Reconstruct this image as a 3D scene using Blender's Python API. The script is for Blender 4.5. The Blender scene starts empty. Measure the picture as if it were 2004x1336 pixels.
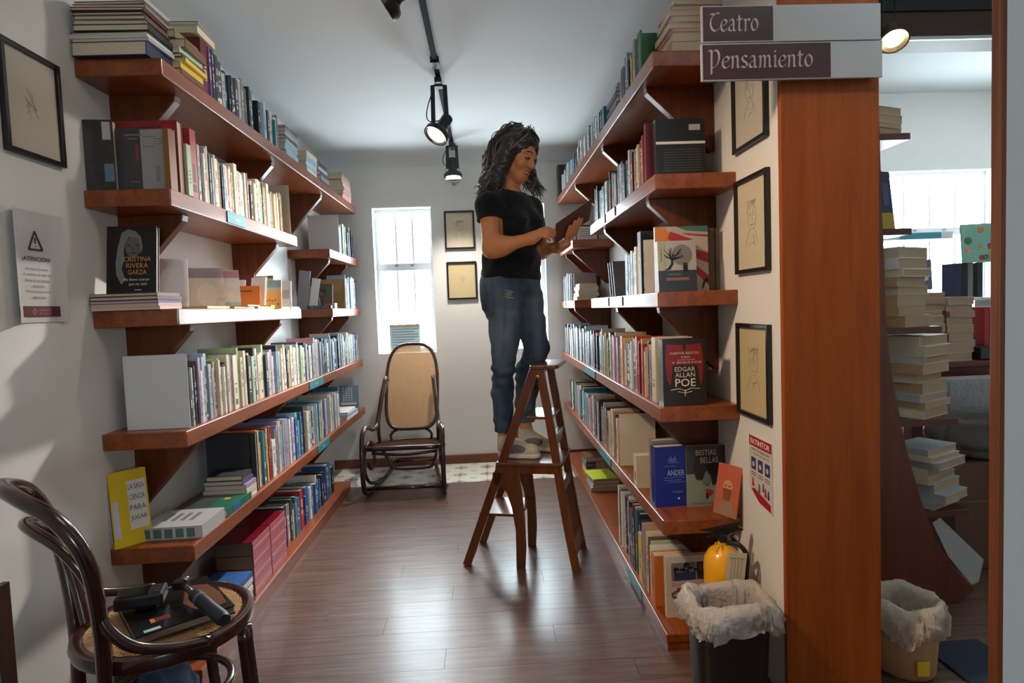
import bpy, math, random
import numpy as np
from mathutils import Vector, Matrix, Euler

S = bpy.context.scene
COL = S.collection
rng = random.Random(7)
PI = math.pi

# ------------------------------------------------------------------ camera
cam_d = bpy.data.cameras.new('camera')
cam_d.sensor_width = 36.0
cam_d.lens = 36.0 * 1206.3 / 2004.0
cam_d.clip_start = 0.05
cam = bpy.data.objects.new('camera', cam_d)
COL.objects.link(cam)
_r = Vector((0.99847626, -0.04099908, -0.03693542))
_u = Vector((0.03910923, 0.05355028, 0.997799))
_f = Vector((0.03893094, 0.99772313, -0.05507212))
cam.matrix_world = Matrix(((_r.x, _u.x, -_f.x, 0.0), (_r.y, _u.y, -_f.y, 0.0), (_r.z, _u.z, -_f.z, 1.22), (0, 0, 0, 1)))
S.camera = cam

# ------------------------------------------------------------------ exposure
S.view_settings.view_transform = 'Standard'
S.view_settings.look = 'None'
S.view_settings.gamma = 1.0
S.view_settings.use_curve_mapping = False
S.view_settings.exposure = 0.32

# ------------------------------------------------------------------ sky: bright overcast
W = bpy.data.worlds.new('overcast_sky')
S.world = W
W.use_nodes = True
wn = W.node_tree.nodes
bg = wn['Background']
bg.inputs['Color'].default_value = (0.80, 0.92, 1.0, 1.0)
bg.inputs['Strength'].default_value = 20.0

def area(name, loc, rot, sx, sy, power, color=(1, 1, 1), portal=False):
    d = bpy.data.lights.new(name, 'AREA')
    d.shape = 'RECTANGLE'; d.size = sx; d.size_y = sy; d.energy = power; d.color = color
    o = bpy.data.objects.new(name, d); COL.objects.link(o)
    o.location = loc; o.rotation_euler = rot
    if portal: d.cycles.is_portal = True
    return o
# daylight sampling guides in the window openings (portals: they add no light)
area('window_daylight', (-0.635, 4.98, 1.46), (-PI/2, 0, 0), 0.47, 1.14, 1, portal=True)
area('window_daylight', (0.25, 4.98, 1.46), (-PI/2, 0, 0), 0.48, 1.14, 1, portal=True)
area('window_daylight', (3.66, 4.98, 1.6), (-PI/2, 0, 0), 0.92, 1.19, 1, portal=True)
area('window_daylight', (1.1, -3.55, 1.5), (PI/2, 0, 0), 0.8, 0.8, 1, portal=True)
# unseen fill lamp added to brighten the woman; another lamp in the side room
area('unseen_ceiling_light', (-0.1, 1.1, 2.42), (0, 0, 0), 0.6, 0.6, 3.5, (1.0, 0.80, 0.60))
# unseen warm spotlight, upper left, turned to the right-hand wall
_sd = bpy.data.lights.new('shop_spotlight', 'SPOT'); _sd.energy = 145; _sd.color = (1.0, 0.74, 0.50); _sd.spot_size = 1.15; _sd.spot_blend = 0.8; _sd.shadow_soft_size = 0.12
_so = bpy.data.objects.new('shop_spotlight', _sd); COL.objects.link(_so); _so.location = (-0.95, 1.25, 2.40)
_so.rotation_euler = (Vector((0.86, 1.85, 0.85)) - _so.location).to_track_quat('-Z', 'Y').to_euler()
area('unseen_ceiling_light', (2.5, 3.2, 2.76), (0, 0, 0), 0.6, 0.6, 1, (1.0, 0.93, 0.84))

# ------------------------------------------------------------------ materials
def lin(c):
    return c / 12.92 if c <= 0.04045 else ((c + 0.055) / 1.055) ** 2.4
def rgb(r, g, b):
    return (lin(r / 255), lin(g / 255), lin(b / 255), 1.0)
_MC = {}
def mat(name, col, rough=0.6, metal=0.0, spec=0.5, coat=0.0, var=0.0, vscale=20.0, bump=0.0, bscale=200.0, trans=0.0, alpha=1.0, sheen=0.0, sss=0.0):
    if name in _MC: return _MC[name]
    m = bpy.data.materials.new(name); m.use_nodes = True
    nt = m.node_tree; N = nt.nodes; Lk = nt.links
    b = N['Principled BSDF']
    c = rgb(*col)
    b.inputs['Base Color'].default_value = c
    b.inputs['Roughness'].default_value = rough
    b.inputs['Metallic'].default_value = metal
    b.inputs['Specular IOR Level'].default_value = spec
    b.inputs['Coat Weight'].default_value = coat
    b.inputs['Coat Roughness'].default_value = 0.12
    b.inputs['Transmission Weight'].default_value = trans
    b.inputs['Alpha'].default_value = alpha
    b.inputs['Sheen Weight'].default_value = sheen
    if sss:
        b.inputs['Subsurface Weight'].default_value = sss
        b.inputs['Subsurface Radius'].default_value = (0.01, 0.004, 0.002)
    tc = None
    if var or bump:
        tc = N.new('ShaderNodeTexCoord')
    if var:
        nz = N.new('ShaderNodeTexNoise'); nz.inputs['Scale'].default_value = vscale; nz.inputs['Detail'].default_value = 5
        Lk.new(tc.outputs['Object'], nz.inputs['Vector'])
        mx = N.new('ShaderNodeMix'); mx.data_type = 'RGBA'
        mx.inputs[6].default_value = tuple(max(0, x * (1 - var)) for x in c[:3]) + (1,)
        mx.inputs[7].default_value = tuple(min(1, x * (1 + var)) for x in c[:3]) + (1,)
        Lk.new(nz.outputs['Fac'], mx.inputs[0]); Lk.new(mx.outputs[2], b.inputs['Base Color'])
    if bump:
        n2 = N.new('ShaderNodeTexNoise'); n2.inputs['Scale'].default_value = bscale; n2.inputs['Detail'].default_value = 4
        Lk.new(tc.outputs['Object'], n2.inputs['Vector'])
        bp = N.new('ShaderNodeBump'); bp.inputs['Strength'].default_value = bump; bp.inputs['Distance'].default_value = 0.002
        Lk.new(n2.outputs['Fac'], bp.inputs['Height']); Lk.new(bp.outputs['Normal'], b.inputs['Normal'])
    _MC[name] = m
    return m

def wood(name, dark, light, axis='Y', rough=0.32, coat=0.35, scale=1.0, rnd=False, lrough=0.12, spec=0.5):
    if name in _MC: return _MC[name]
    m = bpy.data.materials.new(name); m.use_nodes = True
    nt = m.node_tree; N = nt.nodes; Lk = nt.links
    b = N['Principled BSDF']
    b.inputs['Roughness'].default_value = rough
    b.inputs['Specular IOR Level'].default_value = spec
    b.inputs['Coat Weight'].default_value = coat
    b.inputs['Coat Roughness'].default_value = lrough
    tc = N.new('ShaderNodeTexCoord'); mp = N.new('ShaderNodeMapping')
    st = {'X': (1.2, 16, 16), 'Y': (16, 1.2, 16), 'Z': (16, 16, 1.2)}[axis]
    mp.inputs['Scale'].default_value = tuple(s * scale for s in st)
    src = tc.outputs['Object']
    if rnd:
        oi = N.new('ShaderNodeObjectInfo'); va = N.new('ShaderNodeVectorMath'); va.operation = 'ADD'
        ml = N.new('ShaderNodeVectorMath'); ml.operation = 'SCALE'; ml.inputs[3].default_value = 37.0
        Lk.new(oi.outputs['Location'], ml.inputs[0])
        Lk.new(src, va.inputs[0]); Lk.new(ml.outputs[0], va.inputs[1]); src = va.outputs[0]
    Lk.new(src, mp.inputs['Vector'])
    nz = N.new('ShaderNodeTexNoise'); nz.inputs['Scale'].default_value = 2.2; nz.inputs['Detail'].default_value = 8; nz.inputs['Roughness'].default_value = 0.65; nz.inputs['Distortion'].default_value = 0.6
    Lk.new(mp.outputs['Vector'], nz.inputs['Vector'])
    rp = N.new('ShaderNodeValToRGB')
    rp.color_ramp.elements[0].position = 0.3; rp.color_ramp.elements[0].color = rgb(*dark)
    rp.color_ramp.elements[1].position = 0.72; rp.color_ramp.elements[1].color = rgb(*light)
    Lk.new(nz.outputs['Fac'], rp.inputs['Fac']); Lk.new(rp.outputs['Color'], b.inputs['Base Color'])
    bp = N.new('ShaderNodeBump'); bp.inputs['Strength'].default_value = 0.12; bp.inputs['Distance'].default_value = 0.001
    Lk.new(nz.outputs['Fac'], bp.inputs['Height']); Lk.new(bp.outputs['Normal'], b.inputs['Normal'])
    _MC[name] = m
    return m

def emit(name, col, strength):
    if name in _MC: return _MC[name]
    m = bpy.data.materials.new(name); m.use_nodes = True
    b = m.node_tree.nodes['Principled BSDF']
    b.inputs['Base Color'].default_value = (0.9, 0.9, 0.9, 1)
    b.inputs['Emission Color'].default_value = rgb(*col); b.inputs['Emission Strength'].default_value = strength
    _MC[name] = m
    return m

def pane_mat():
    if 'window_glass' in _MC: return _MC['window_glass']
    m = bpy.data.materials.new('window_glass'); m.use_nodes = True
    nt = m.node_tree; N = nt.nodes; Lk = nt.links
    for n in list(N):
        if n.type == 'BSDF_PRINCIPLED': N.remove(n)
    out = [n for n in N if n.type == 'OUTPUT_MATERIAL'][0]
    tr = N.new('ShaderNodeBsdfTransparent'); tr.inputs['Color'].default_value = (0.95, 0.98, 0.97, 1)
    gl = N.new('ShaderNodeBsdfGlossy'); gl.inputs['Roughness'].default_value = 0.02
    fr = N.new('ShaderNodeFresnel'); fr.inputs['IOR'].default_value = 1.4
    mx = N.new('ShaderNodeMixShader')
    Lk.new(fr.outputs[0], mx.inputs[0]); Lk.new(tr.outputs[0], mx.inputs[1]); Lk.new(gl.outputs[0], mx.inputs[2]); Lk.new(mx.outputs[0], out.inputs['Surface'])
    _MC['window_glass'] = m
    return m

def film_mat(name, tint, rough, mixf, spec=0.5):
    """thin crumpled plastic film: partly see-through, glossy"""
    if name in _MC: return _MC[name]
    m = bpy.data.materials.new(name); m.use_nodes = True
    nt = m.node_tree; N = nt.nodes; Lk = nt.links
    b = N['Principled BSDF']; out = [n for n in N if n.type == 'OUTPUT_MATERIAL'][0]
    b.inputs['Base Color'].default_value = rgb(*tint); b.inputs['Roughness'].default_value = rough; b.inputs['Specular IOR Level'].default_value = spec
    tl = N.new('ShaderNodeBsdfTranslucent'); tl.inputs['Color'].default_value = rgb(*tint)
    tr = N.new('ShaderNodeBsdfTransparent')
    m0 = N.new('ShaderNodeMixShader'); m0.inputs[0].default_value = 0.3
    mx = N.new('ShaderNodeMixShader'); mx.inputs[0].default_value = mixf
    Lk.new(b.outputs[0], m0.inputs[1]); Lk.new(tl.outputs[0], m0.inputs[2])
    Lk.new(m0.outputs[0], mx.inputs[1]); Lk.new(tr.outputs[0], mx.inputs[2]); Lk.new(mx.outputs[0], out.inputs['Surface'])
    tc = N.new('ShaderNodeTexCoord'); n2 = N.new('ShaderNodeTexNoise'); n2.inputs['Scale'].default_value = 55; n2.inputs['Detail'].default_value = 5
    Lk.new(tc.outputs['Object'], n2.inputs['Vector'])
    bp = N.new('ShaderNodeBump'); bp.inputs['Strength'].default_value = 0.9; bp.inputs['Distance'].default_value = 0.010
    Lk.new(n2.outputs['Fac'], bp.inputs['Height']); Lk.new(bp.outputs['Normal'], b.inputs['Normal'])
    _MC[name] = m
    return m

WALL = mat('white_plaster', (222, 220, 216), 0.75, spec=0.3, var=0.03, vscale=3, bump=0.15, bscale=60)
CEIL = mat('ceiling_paint', (214, 217, 218), 0.8, spec=0.2, var=0.02, vscale=2, bump=0.1, bscale=50)
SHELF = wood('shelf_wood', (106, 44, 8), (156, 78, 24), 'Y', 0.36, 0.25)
SHELFX = wood('bracket_wood', (84, 34, 6), (114, 54, 16), 'Z', 0.42, 0.1, spec=.35)
PILLAR = wood('door_post_wood', (136, 62, 14), (168, 86, 28), 'Z', 0.5, 0.0, 0.8, spec=.3)
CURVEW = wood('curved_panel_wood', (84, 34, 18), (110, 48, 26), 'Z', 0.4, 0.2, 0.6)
SKIRT = wood('skirting_wood', (92, 44, 20), (125, 66, 34), 'X', 0.4, 0.2)
FLOORW = wood('floor_plank_wood', (62, 43, 36), (120, 88, 74), 'X', 0.38, 0.35, 1.4, rnd=True, lrough=0.20, spec=.5)
BENT = wood('bentwood_brown', (40, 18, 11), (66, 30, 18), 'Z', 0.22, 0.6)
LADW = wood('ladder_wood', (80, 38, 10), (116, 60, 20), 'Z', 0.28, 0.4)
CANE = mat('cane', (206, 164, 116), 0.55, var=0.12, vscale=40)
BLACKP = mat('black_paint', (22, 22, 24), 0.4)
BLACKM = mat('black_metal', (24, 24, 26), 0.35, 0.3)
CHROME = mat('chrome', (190, 190, 195), 0.15, 1.0)
PAPER = mat('page_paper', (206, 190, 165), 0.85, spec=0.2, var=0.06, vscale=150)
PAPERW = mat('white_paper', (226, 226, 224), 0.7, spec=0.3)
WHITEM = mat('white_metal', (214, 214, 212), 0.45)
TEAL = mat('teal_plastic', (38, 132, 140), 0.4)
INKB = mat('black_ink', (24, 24, 26), 0.6)
INKG = mat('grey_ink', (112, 108, 106), 0.7)
INKW = mat('white_ink', (226, 222, 216), 0.6)
MAROON = mat('maroon_print', (92, 28, 44), 0.5)

# ------------------------------------------------------------------ mesh helpers
WLOC = {}
def tag(o, label=None, cat=None, group=None, kind=None):
    if label: o['label'] = label
    if cat: o['category'] = cat
    if group: o['group'] = group
    if kind: o['kind'] = kind
    return o
def empty(name, loc, label=None, cat=None, group=None, rotz=0.0, rot=None):
    o = bpy.data.objects.new(name, None); COL.objects.link(o)
    o.location = loc; o.rotation_euler = rot if rot else (0, 0, rotz); o.empty_display_size = 0.05
    WLOC[o.name] = Vector(loc)
    return tag(o, label, cat, group)

class MB:
    def __init__(s):
        s.v = []; s.f = []; s.m = []
    def add(s, vs, fs, mi=0):
        n = len(s.v); s.v.extend([tuple(p) for p in vs])
        s.f.extend([tuple(i + n for i in f) for f in fs]); s.m.extend([mi] * len(fs)); return s
    def box(s, x0, x1, y0, y1, z0, z1, mi=0, M=None):
        vs = [(x0, y0, z0), (x1, y0, z0), (x1, y1, z0), (x0, y1, z0), (x0, y0, z1), (x1, y0, z1), (x1, y1, z1), (x0, y1, z1)]
        if M is not None: vs = [M @ Vector(p) for p in vs]
        return s.add(vs, [(3, 2, 1, 0), (4, 5, 6, 7), (0, 1, 5, 4), (1, 2, 6, 5), (2, 3, 7, 6), (3, 0, 4, 7)], mi)
    def bar(s, a, b, w, h, up=(0, 0, 1), mi=0, w2=None, h2=None):
        a = Vector(a); b = Vector(b); d = (b - a).normalized(); up = Vector(up)
        x = d.cross(up)
        if x.length < 1e-6: x = d.cross(Vector((1, 0, 0)))
        x.normalize(); y = x.cross(d)
        w2 = w if w2 is None else w2; h2 = h if h2 is None else h2
        vs = [a - x * w / 2 - y * h / 2, a + x * w / 2 - y * h / 2, a + x * w / 2 + y * h / 2, a - x * w / 2 + y * h / 2,
              b - x * w2 / 2 - y * h2 / 2, b + x * w2 / 2 - y * h2 / 2, b + x * w2 / 2 + y * h2 / 2, b - x * w2 / 2 + y * h2 / 2]
        return s.add(vs, [(3, 2, 1, 0), (4, 5, 6, 7), (0, 1, 5, 4), (1, 2, 6, 5), (2, 3, 7, 6), (3, 0, 4, 7)], mi)
    def prism(s, poly, axis, a0, a1, mi=0, M=None):
        """poly: 2D points; axis 'x': (y,z), 'y': (x,z), 'z': (x,y)"""
        def P(p, a):
            q = {'x': (a, p[0], p[1]), 'y': (p[0], a, p[1]), 'z': (p[0], p[1], a)}[axis]
            return M @ Vector(q) if M is not None else q
        n = len(poly)
        vs = [P(p, a0) for p in poly] + [P(p, a1) for p in poly]
        fs = [tuple(range(n - 1, -1, -1)), tuple(range(n, 2 * n))] + [(i, (i + 1) % n, (i + 1) % n + n, i + n) for i in range(n)]
        return s.add(vs, fs, mi)
    def tube(s, pts, r, n=8, mi=0, closed=False, flat=None):
        pts = [Vector(p) for p in pts]; k = len(pts)
        rs = r if isinstance(r, (list, tuple)) else [r] * k
        T = []
        for i in range(k):
            a = pts[(i - 1) % k] if (closed or i > 0) else pts[i]
            b = pts[(i + 1) % k] if (closed or i < k - 1) else pts[i]
            t = (b - a)
            T.append(t.normalized() if t.length > 1e-9 else Vector((0, 0, 1)))
        up = Vector((0, 0, 1)) if abs(T[0].z) < 0.9 else Vector((1, 0, 0))
        x = (up - T[0] * up.dot(T[0])).normalized(); vs = []
        for i in range(k):
            x = (x - T[i] * x.dot(T[i]))
            x = x.normalized() if x.length > 1e-6 else T[i].orthogonal().normalized()
            y = T[i].cross(x)
            for j in range(n):
                a = 2 * PI * j / n
                q = flat if flat else 1.0
                vs.append(pts[i] + x * (rs[i] * math.cos(a)) + y * (rs[i] * q * math.sin(a)))
        fs = []
        for i in range(k if closed else k - 1):
            for j in range(n):
                a = i * n + j; b = i * n + (j + 1) % n; c = ((i + 1) % k) * n + (j + 1) % n; d = ((i + 1) % k) * n + j
                fs.append((a, b, c, d))
        if not closed:
            fs.append(tuple(range(n - 1, -1, -1))); fs.append(tuple(range((k - 1) * n, k * n)))
        return s.add(vs, fs, mi)
    def lathe(s, prof, c=(0, 0, 0), n=24, mi=0, M=None, cap=True):
        vs = []
        for (r, z) in prof:
            for j in range(n):
                a = 2 * PI * j / n
                p = Vector((r * math.cos(a), r * math.sin(a), z))
                if M is not None: p = M @ p
                vs.append(p + Vector(c))
        fs = []
        for i in range(len(prof) - 1):
            for j in range(n):
                fs.append((i * n + j, i * n + (j + 1) % n, (i + 1) * n + (j + 1) % n, (i + 1) * n + j))
        if cap:
            fs.append(tuple(range(n - 1, -1, -1))); k = (len(prof) - 1) * n; fs.append(tuple(range(k, k + n)))
        return s.add(vs, fs, mi)
    def sphere(s, c, r, n=12, mi=0, sc=(1, 1, 1), M=None):
        prof = [(math.sin(PI * (i + 0.001) / (n)) * r, -math.cos(PI * i / n) * r) for i in range(n + 1)]
        vs = []
        for (q, z) in prof:
            for j in range(2 * n):
                a = PI * j / n
                p = Vector((q * math.cos(a) * sc[0], q * math.sin(a) * sc[1], z * sc[2]))
                if M is not None: p = M @ p
                vs.append(p + Vector(c))
        w = 2 * n; fs = []
        for i in range(n):
            for j in range(w):
                fs.append((i * w + j, i * w + (j + 1) % w, (i + 1) * w + (j + 1) % w, (i + 1) * w + j))
        return s.add(vs, fs, mi)
    def build(s, name, mats, parent=None, local=False, smooth=False, bevel=0.0, org=None, auto=None):
        if not isinstance(mats, (list, tuple)): mats = [mats]
        if parent is not None:
            o0 = Vector((0, 0, 0)) if local else WLOC[parent.name]
        elif org is not None:
            o0 = Vector(org)
        else:
            a = np.array(s.v); o0 = Vector(((a[:, 0].min() + a[:, 0].max()) / 2, (a[:, 1].min() + a[:, 1].max()) / 2, a[:, 2].min()))
        me = bpy.data.meshes.new(name)
        me.from_pydata([(p[0] - o0.x, p[1] - o0.y, p[2] - o0.z) for p in s.v], [], s.f)
        for m in mats: me.materials.append(m)
        if len(mats) > 1: me.polygons.foreach_set('material_index', s.m)
        if smooth: me.polygons.foreach_set('use_smooth', [True] * len(me.polygons))
        me.update()
        o = bpy.data.objects.new(name, me); COL.objects.link(o)
        if parent is not None:
            o.parent = parent; WLOC[o.name] = WLOC.get(parent.name, Vector((0, 0, 0))) if not local else Vector((0, 0, 0))
        else:
            o.location = o0; WLOC[o.name] = o0.copy()
        if bevel:
            b = o.modifiers.new('edge', 'BEVEL'); b.width = bevel; b.segments = 2; b.limit_method = 'ANGLE'; b.angle_limit = 0.6
        if auto:
            o.data.polygons.foreach_set('use_smooth', [True] * len(o.data.polygons))
            es = o.modifiers.new('crease', 'EDGE_SPLIT'); es.split_angle = auto
        return o

def smooth_pts(P, sub=6, closed=False):
    P = [Vector(p) for p in P]; n = len(P); out = []
    rngi = range(n if closed else n - 1)
    for i in rngi:
        p0 = P[(i - 1) % n] if (closed or i > 0) else P[0] * 2 - P[1]
        p1 = P[i]; p2 = P[(i + 1) % n]
        p3 = P[(i + 2) % n] if (closed or i + 2 < n) else P[-1] * 2 - P[-2]
        for k in range(sub):
            t = k / sub
            out.append(0.5 * ((2 * p1) + (p2 - p0) * t + (2 * p0 - 5 * p1 + 4 * p2 - p3) * t * t + (3 * p1 - p0 - 3 * p2 + p3) * t ** 3))
    if not closed: out.append(P[-1].copy())
    return out

def struct(name, mb, m, **k):
    o = mb.build(name, m, **k); o['kind'] = 'structure'; return o

_dg = None
def text_mb(s, M, size=None, width=None, height=None, bold=0.0, depth=0.0, align='CENTER', spacing=1.0):
    """flat lettering turned into mesh; M maps text plane (x,y,0) to the target frame"""
    c = bpy.data.curves.new('lettering', 'FONT'); c.body = s; c.size = 1.0; c.align_x = align; c.align_y = 'CENTER'
    c.offset = bold; c.extrude = 0.0; c.resolution_u = 2; c.space_character = spacing
    o = bpy.data.objects.new('lettering_tmp', c); COL.objects.link(o)
    dg = bpy.context.evaluated_depsgraph_get(); dg.update()
    me = bpy.data.meshes.new_from_object(o.evaluated_get(dg))
    vs = [v.co.copy() for v in me.vertices]; fs = [tuple(p.vertices) for p in me.polygons]
    bpy.data.objects.remove(o); bpy.data.curves.remove(c); bpy.data.meshes.remove(me)
    if not vs: return MB()
    x0 = min(v.x for v in vs); x1 = max(v.x for v in vs); y0 = min(v.y for v in vs); y1 = max(v.y for v in vs)
    sx = sy = size if size else 1.0
    if width: sx = sy = width / (x1 - x0)
    if height:
        sy = height / (y1 - y0)
        if not width: sx = sy
    cx = (x0 + x1) / 2 if align == 'CENTER' else x0; cy = (y0 + y1) / 2
    mb = MB(); mb.add([M @ Vector(((v.x - cx) * sx, (v.y - cy) * sy, 0)) for v in vs], fs)
    return mb
def frame(o, xd, yd):
    xd = Vector(xd).normalized(); yd = Vector(yd).normalized(); zd = xd.cross(yd)
    return Matrix(((xd.x, yd.x, zd.x, o[0]), (xd.y, yd.y, zd.y, o[1]), (xd.z, yd.z, zd.z, o[2]), (0, 0, 0, 1)))
# ================================================================== SETTING
XL, XR, YB, ZC = -1.2433, 0.8605, 4.855, 2.44      # left wall, right wall, back wall, ceiling
XF, RF = -0.978, 0.583                             # shelf fronts
X2 = 1.15                                          # other face of the dividing wall
Y0 = 1.76                                          # near end of the dividing wall
# floor slab with boards
struct('floor', MB().box(-1.6, 4.6, -3.8, 5.2, -0.12, -0.012), mat('floor_joint', (38, 24, 18), 0.6))
FL = bpy.data.objects['floor']
def plank(x0, x1, y0, y1):
    o = MB().box(x0, x1, y0, y1, -0.0125, 0.0).build('floor_plank', FLOORW, org=((x0 + x1) / 2, (y0 + y1) / 2, 0))
    o.parent = FL; o.matrix_parent_inverse = Matrix.Translation(-FL.location)
    return o
pw = 0.125
y = 1.42; i = 0
while y < 4.31:
    y1 = min(y + pw, 4.31); xs = XL; k = 0
    off = [0.55, 1.05, 0.3, 0.8][i % 4]
    ends = [XL] + [e for e in (XL + off, XL + off + 1.15) if e < XR - 0.1] + [XR]
    for a, b in zip(ends[:-1], ends[1:]): plank(a + 0.0006, b - 0.0006, y + 0.0006, y1 - 0.0006)
    y = y1; i += 1
y = 1.0; i = 0
while y < 3.2:
    y1 = y + pw; off = [0.45, 0.95, 0.2][i % 3]
    lo = XR if y > 1.40 else 0.8
    lo2 = X2 if y1 > Y0 else lo
    for a, b in zip([lo2, lo2 + off], [lo2 + off, 2.75]): plank(a + 0.0006, b - 0.0006, y + 0.0006, y1 - 0.0006)
    y = y1; i += 1
# cement tiles under the windows
TILE = bpy.data.materials.new('cement_tile'); TILE.use_nodes = True
def tile_material():
    nt = TILE.node_tree; N = nt.nodes; Lk = nt.links; b = N['Principled BSDF']; b.inputs['Roughness'].default_value = 0.35
    tc = N.new('ShaderNodeTexCoord'); sep = N.new('ShaderNodeSeparateXYZ'); Lk.new(tc.outputs['Object'], sep.inputs[0])
    def mth(op, a, c=None):
        n = N.new('ShaderNodeMath'); n.operation = op
        for i, q in enumerate((a, c)):
            if q is None: continue
            if isinstance(q, (int, float)): n.inputs[i].default_value = q
            else: Lk.new(q, n.inputs[i])
        return n.outputs[0]
    ax = mth('ABSOLUTE', sep.outputs[0]); ay = mth('ABSOLUTE', sep.outputs[1])
    cx = mth('SUBTRACT', 0.099, ax); cy = mth('SUBTRACT', 0.099, ay)
    corner = mth('ADD', cx, cy)                 # diamond at the corners
    ring = mth('LESS_THAN', mth('ABSOLUTE', mth('SUBTRACT', corner, 0.045)), 0.007)
    core = mth('LESS_THAN', corner, 0.022)
    mid = mth('LESS_THAN', mth('ABSOLUTE', mth('SUBTRACT', mth('ADD', ax, ay), 0.022)), 0.006)
    tot = mth('MAXIMUM', ring, core)
    m1 = N.new('ShaderNodeMix'); m1.data_type = 'RGBA'; m1.inputs[6].default_value = rgb(214, 210, 200); m1.inputs[7].default_value = rgb(96, 92, 92); Lk.new(tot, m1.inputs[0])
    m2 = N.new('ShaderNodeMix'); m2.data_type = 'RGBA'; m2.inputs[7].default_value = rgb(112, 158, 150); Lk.new(mid, m2.inputs[0]); Lk.new(m1.outputs[2], m2.inputs[6])
    Lk.new(m2.outputs[2], b.inputs['Base Color'])
tile_material()
tme = None
for j in range(3):
    for i in range(11):
        x = XL + 0.1 + i * 0.2; y = 4.412 + j * 0.2
        if x - 0.1 > XR: continue
        if tme is None:
            o = MB().box(x - 0.099, x + 0.099, y - 0.099, y + 0.099, -0.0125, 0.0).build('floor_tile', TILE, org=(x, y, 0)); tme = o.data
        else:
            o = bpy.data.objects.new('floor_tile', tme); COL.objects.link(o); o.location = (x, y, 0)
        o.parent = FL; o.matrix_parent_inverse = Matrix.Translation(-FL.location)

# walls
struct('wall_left', MB().box(XL - 0.15, XL, -3.8, YB + 0.2, -0.012, 2.95), WALL)
struct('wall_right', MB().box(XR, X2, Y0 + 0.018, YB, -0.012, 2.95), WALL)
pl = struct('trim_1', MB().box(XR - 0.002, X2, Y0, Y0 + 0.018, -0.012, 2.95), PILLAR, bevel=0.004)
# back wall with three window openings
def wall_holes(name, x0, x1, ya, yb, z0, z1, holes, m):
    mb = MB(); xs = x0
    for (a, b, c, d) in sorted(holes):
        mb.box(xs, a, ya, yb, z0, z1); mb.box(a, b, ya, yb, z0, c); mb.box(a, b, ya, yb, d, z1); xs = b
    mb.box(xs, x1, ya, yb, z0, z1)
    return struct(name, mb, m)
HOLES = [(-0.858, -0.405, 0.894, 2.024), (0.02, 0.478, 0.894, 2.024), (3.20, 4.12, 1.00, 2.19)]
wall_holes('wall_back', XL, 4.5, YB, YB + 0.2, -0.012, 2.95, HOLES, WALL)
wall_holes('wall_front', -1.39, 4.5, -3.8, -3.6, -0.012, 2.95, [(0.7, 1.5, 1.1, 1.9)], WALL)
struct('wall_side', MB().box(4.35, 4.5, -3.6, YB, -0.012, 2.95), WALL)
# wall at the photographer's right with its wooden casing
struct('wall_near', MB().box(0.769, 4.35, 0.886, 0.90, -0.012, 2.95), WALL)
struct('trim_2', MB().box(0.757, 0.769, 0.884, 0.901, -0.012, 2.95), wood('near_casing_wood', (106, 52, 14), (134, 70, 24), 'Z', 0.5, 0.05), bevel=0.003)
# ceilings, the corridor one rounding into the back wall
cb = MB().box(XL, XR, -3.6, YB, ZC, ZC + 0.1)
arc = [(YB, ZC - 0.11)] + [(YB - 0.11 + 0.11 * math.cos(a), ZC - 0.11 + 0.11 * math.sin(a)) for a in [i * PI / 16 for i in range(1, 8)]] + [(YB - 0.11, ZC), (YB, ZC)]
cb.prism(arc, 'x', XL, XR)
cb.box(XR, 4.35, -3.6, 1.0, ZC, ZC + 0.1)
struct('ceiling', cb, CEIL)
struct('ceiling_side', MB().box(X2, 4.35, 2.75, YB, 2.80, 2.9).box(XR, 4.35, 1.0, 2.75, 2.62, 2.72), CEIL)
# dark beam over the side room opening
bm_ = MB().box(X2, 4.35, 2.60, 2.75, 2.29, 2.62)
struct('trim_3', bm_, wood('beam_wood', (44, 24, 12), (66, 38, 22), 'X', 0.5, 0.0))
struct('trim_4', MB().box(X2, 4.35, 2.585, 2.60, 2.40, 2.62), BLACKP)
struct('trim_5', MB().box(X2, 4.35, 2.59, 2.60, 2.282, 2.296), mat('aluminium', (190, 192, 192), 0.4, 0.8))
# baseboards
struct('baseboard_back', MB().box(XL, XR, YB - 0.016, YB, 0.0, 0.070), SKIRT, bevel=0.004)
struct('baseboard_side', MB().box(X2, 4.35, YB - 0.016, YB, 0.0, 0.07), SKIRT)
# added board, whitened to show window light on the wall between the shelf runs
struct('lit_wall_strip', MB().box(XL, XL + 0.02, 3.22, 3.90, 0.87, 1.70), mat('lit_wall_white', (238, 238, 236), 0.35))

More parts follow.
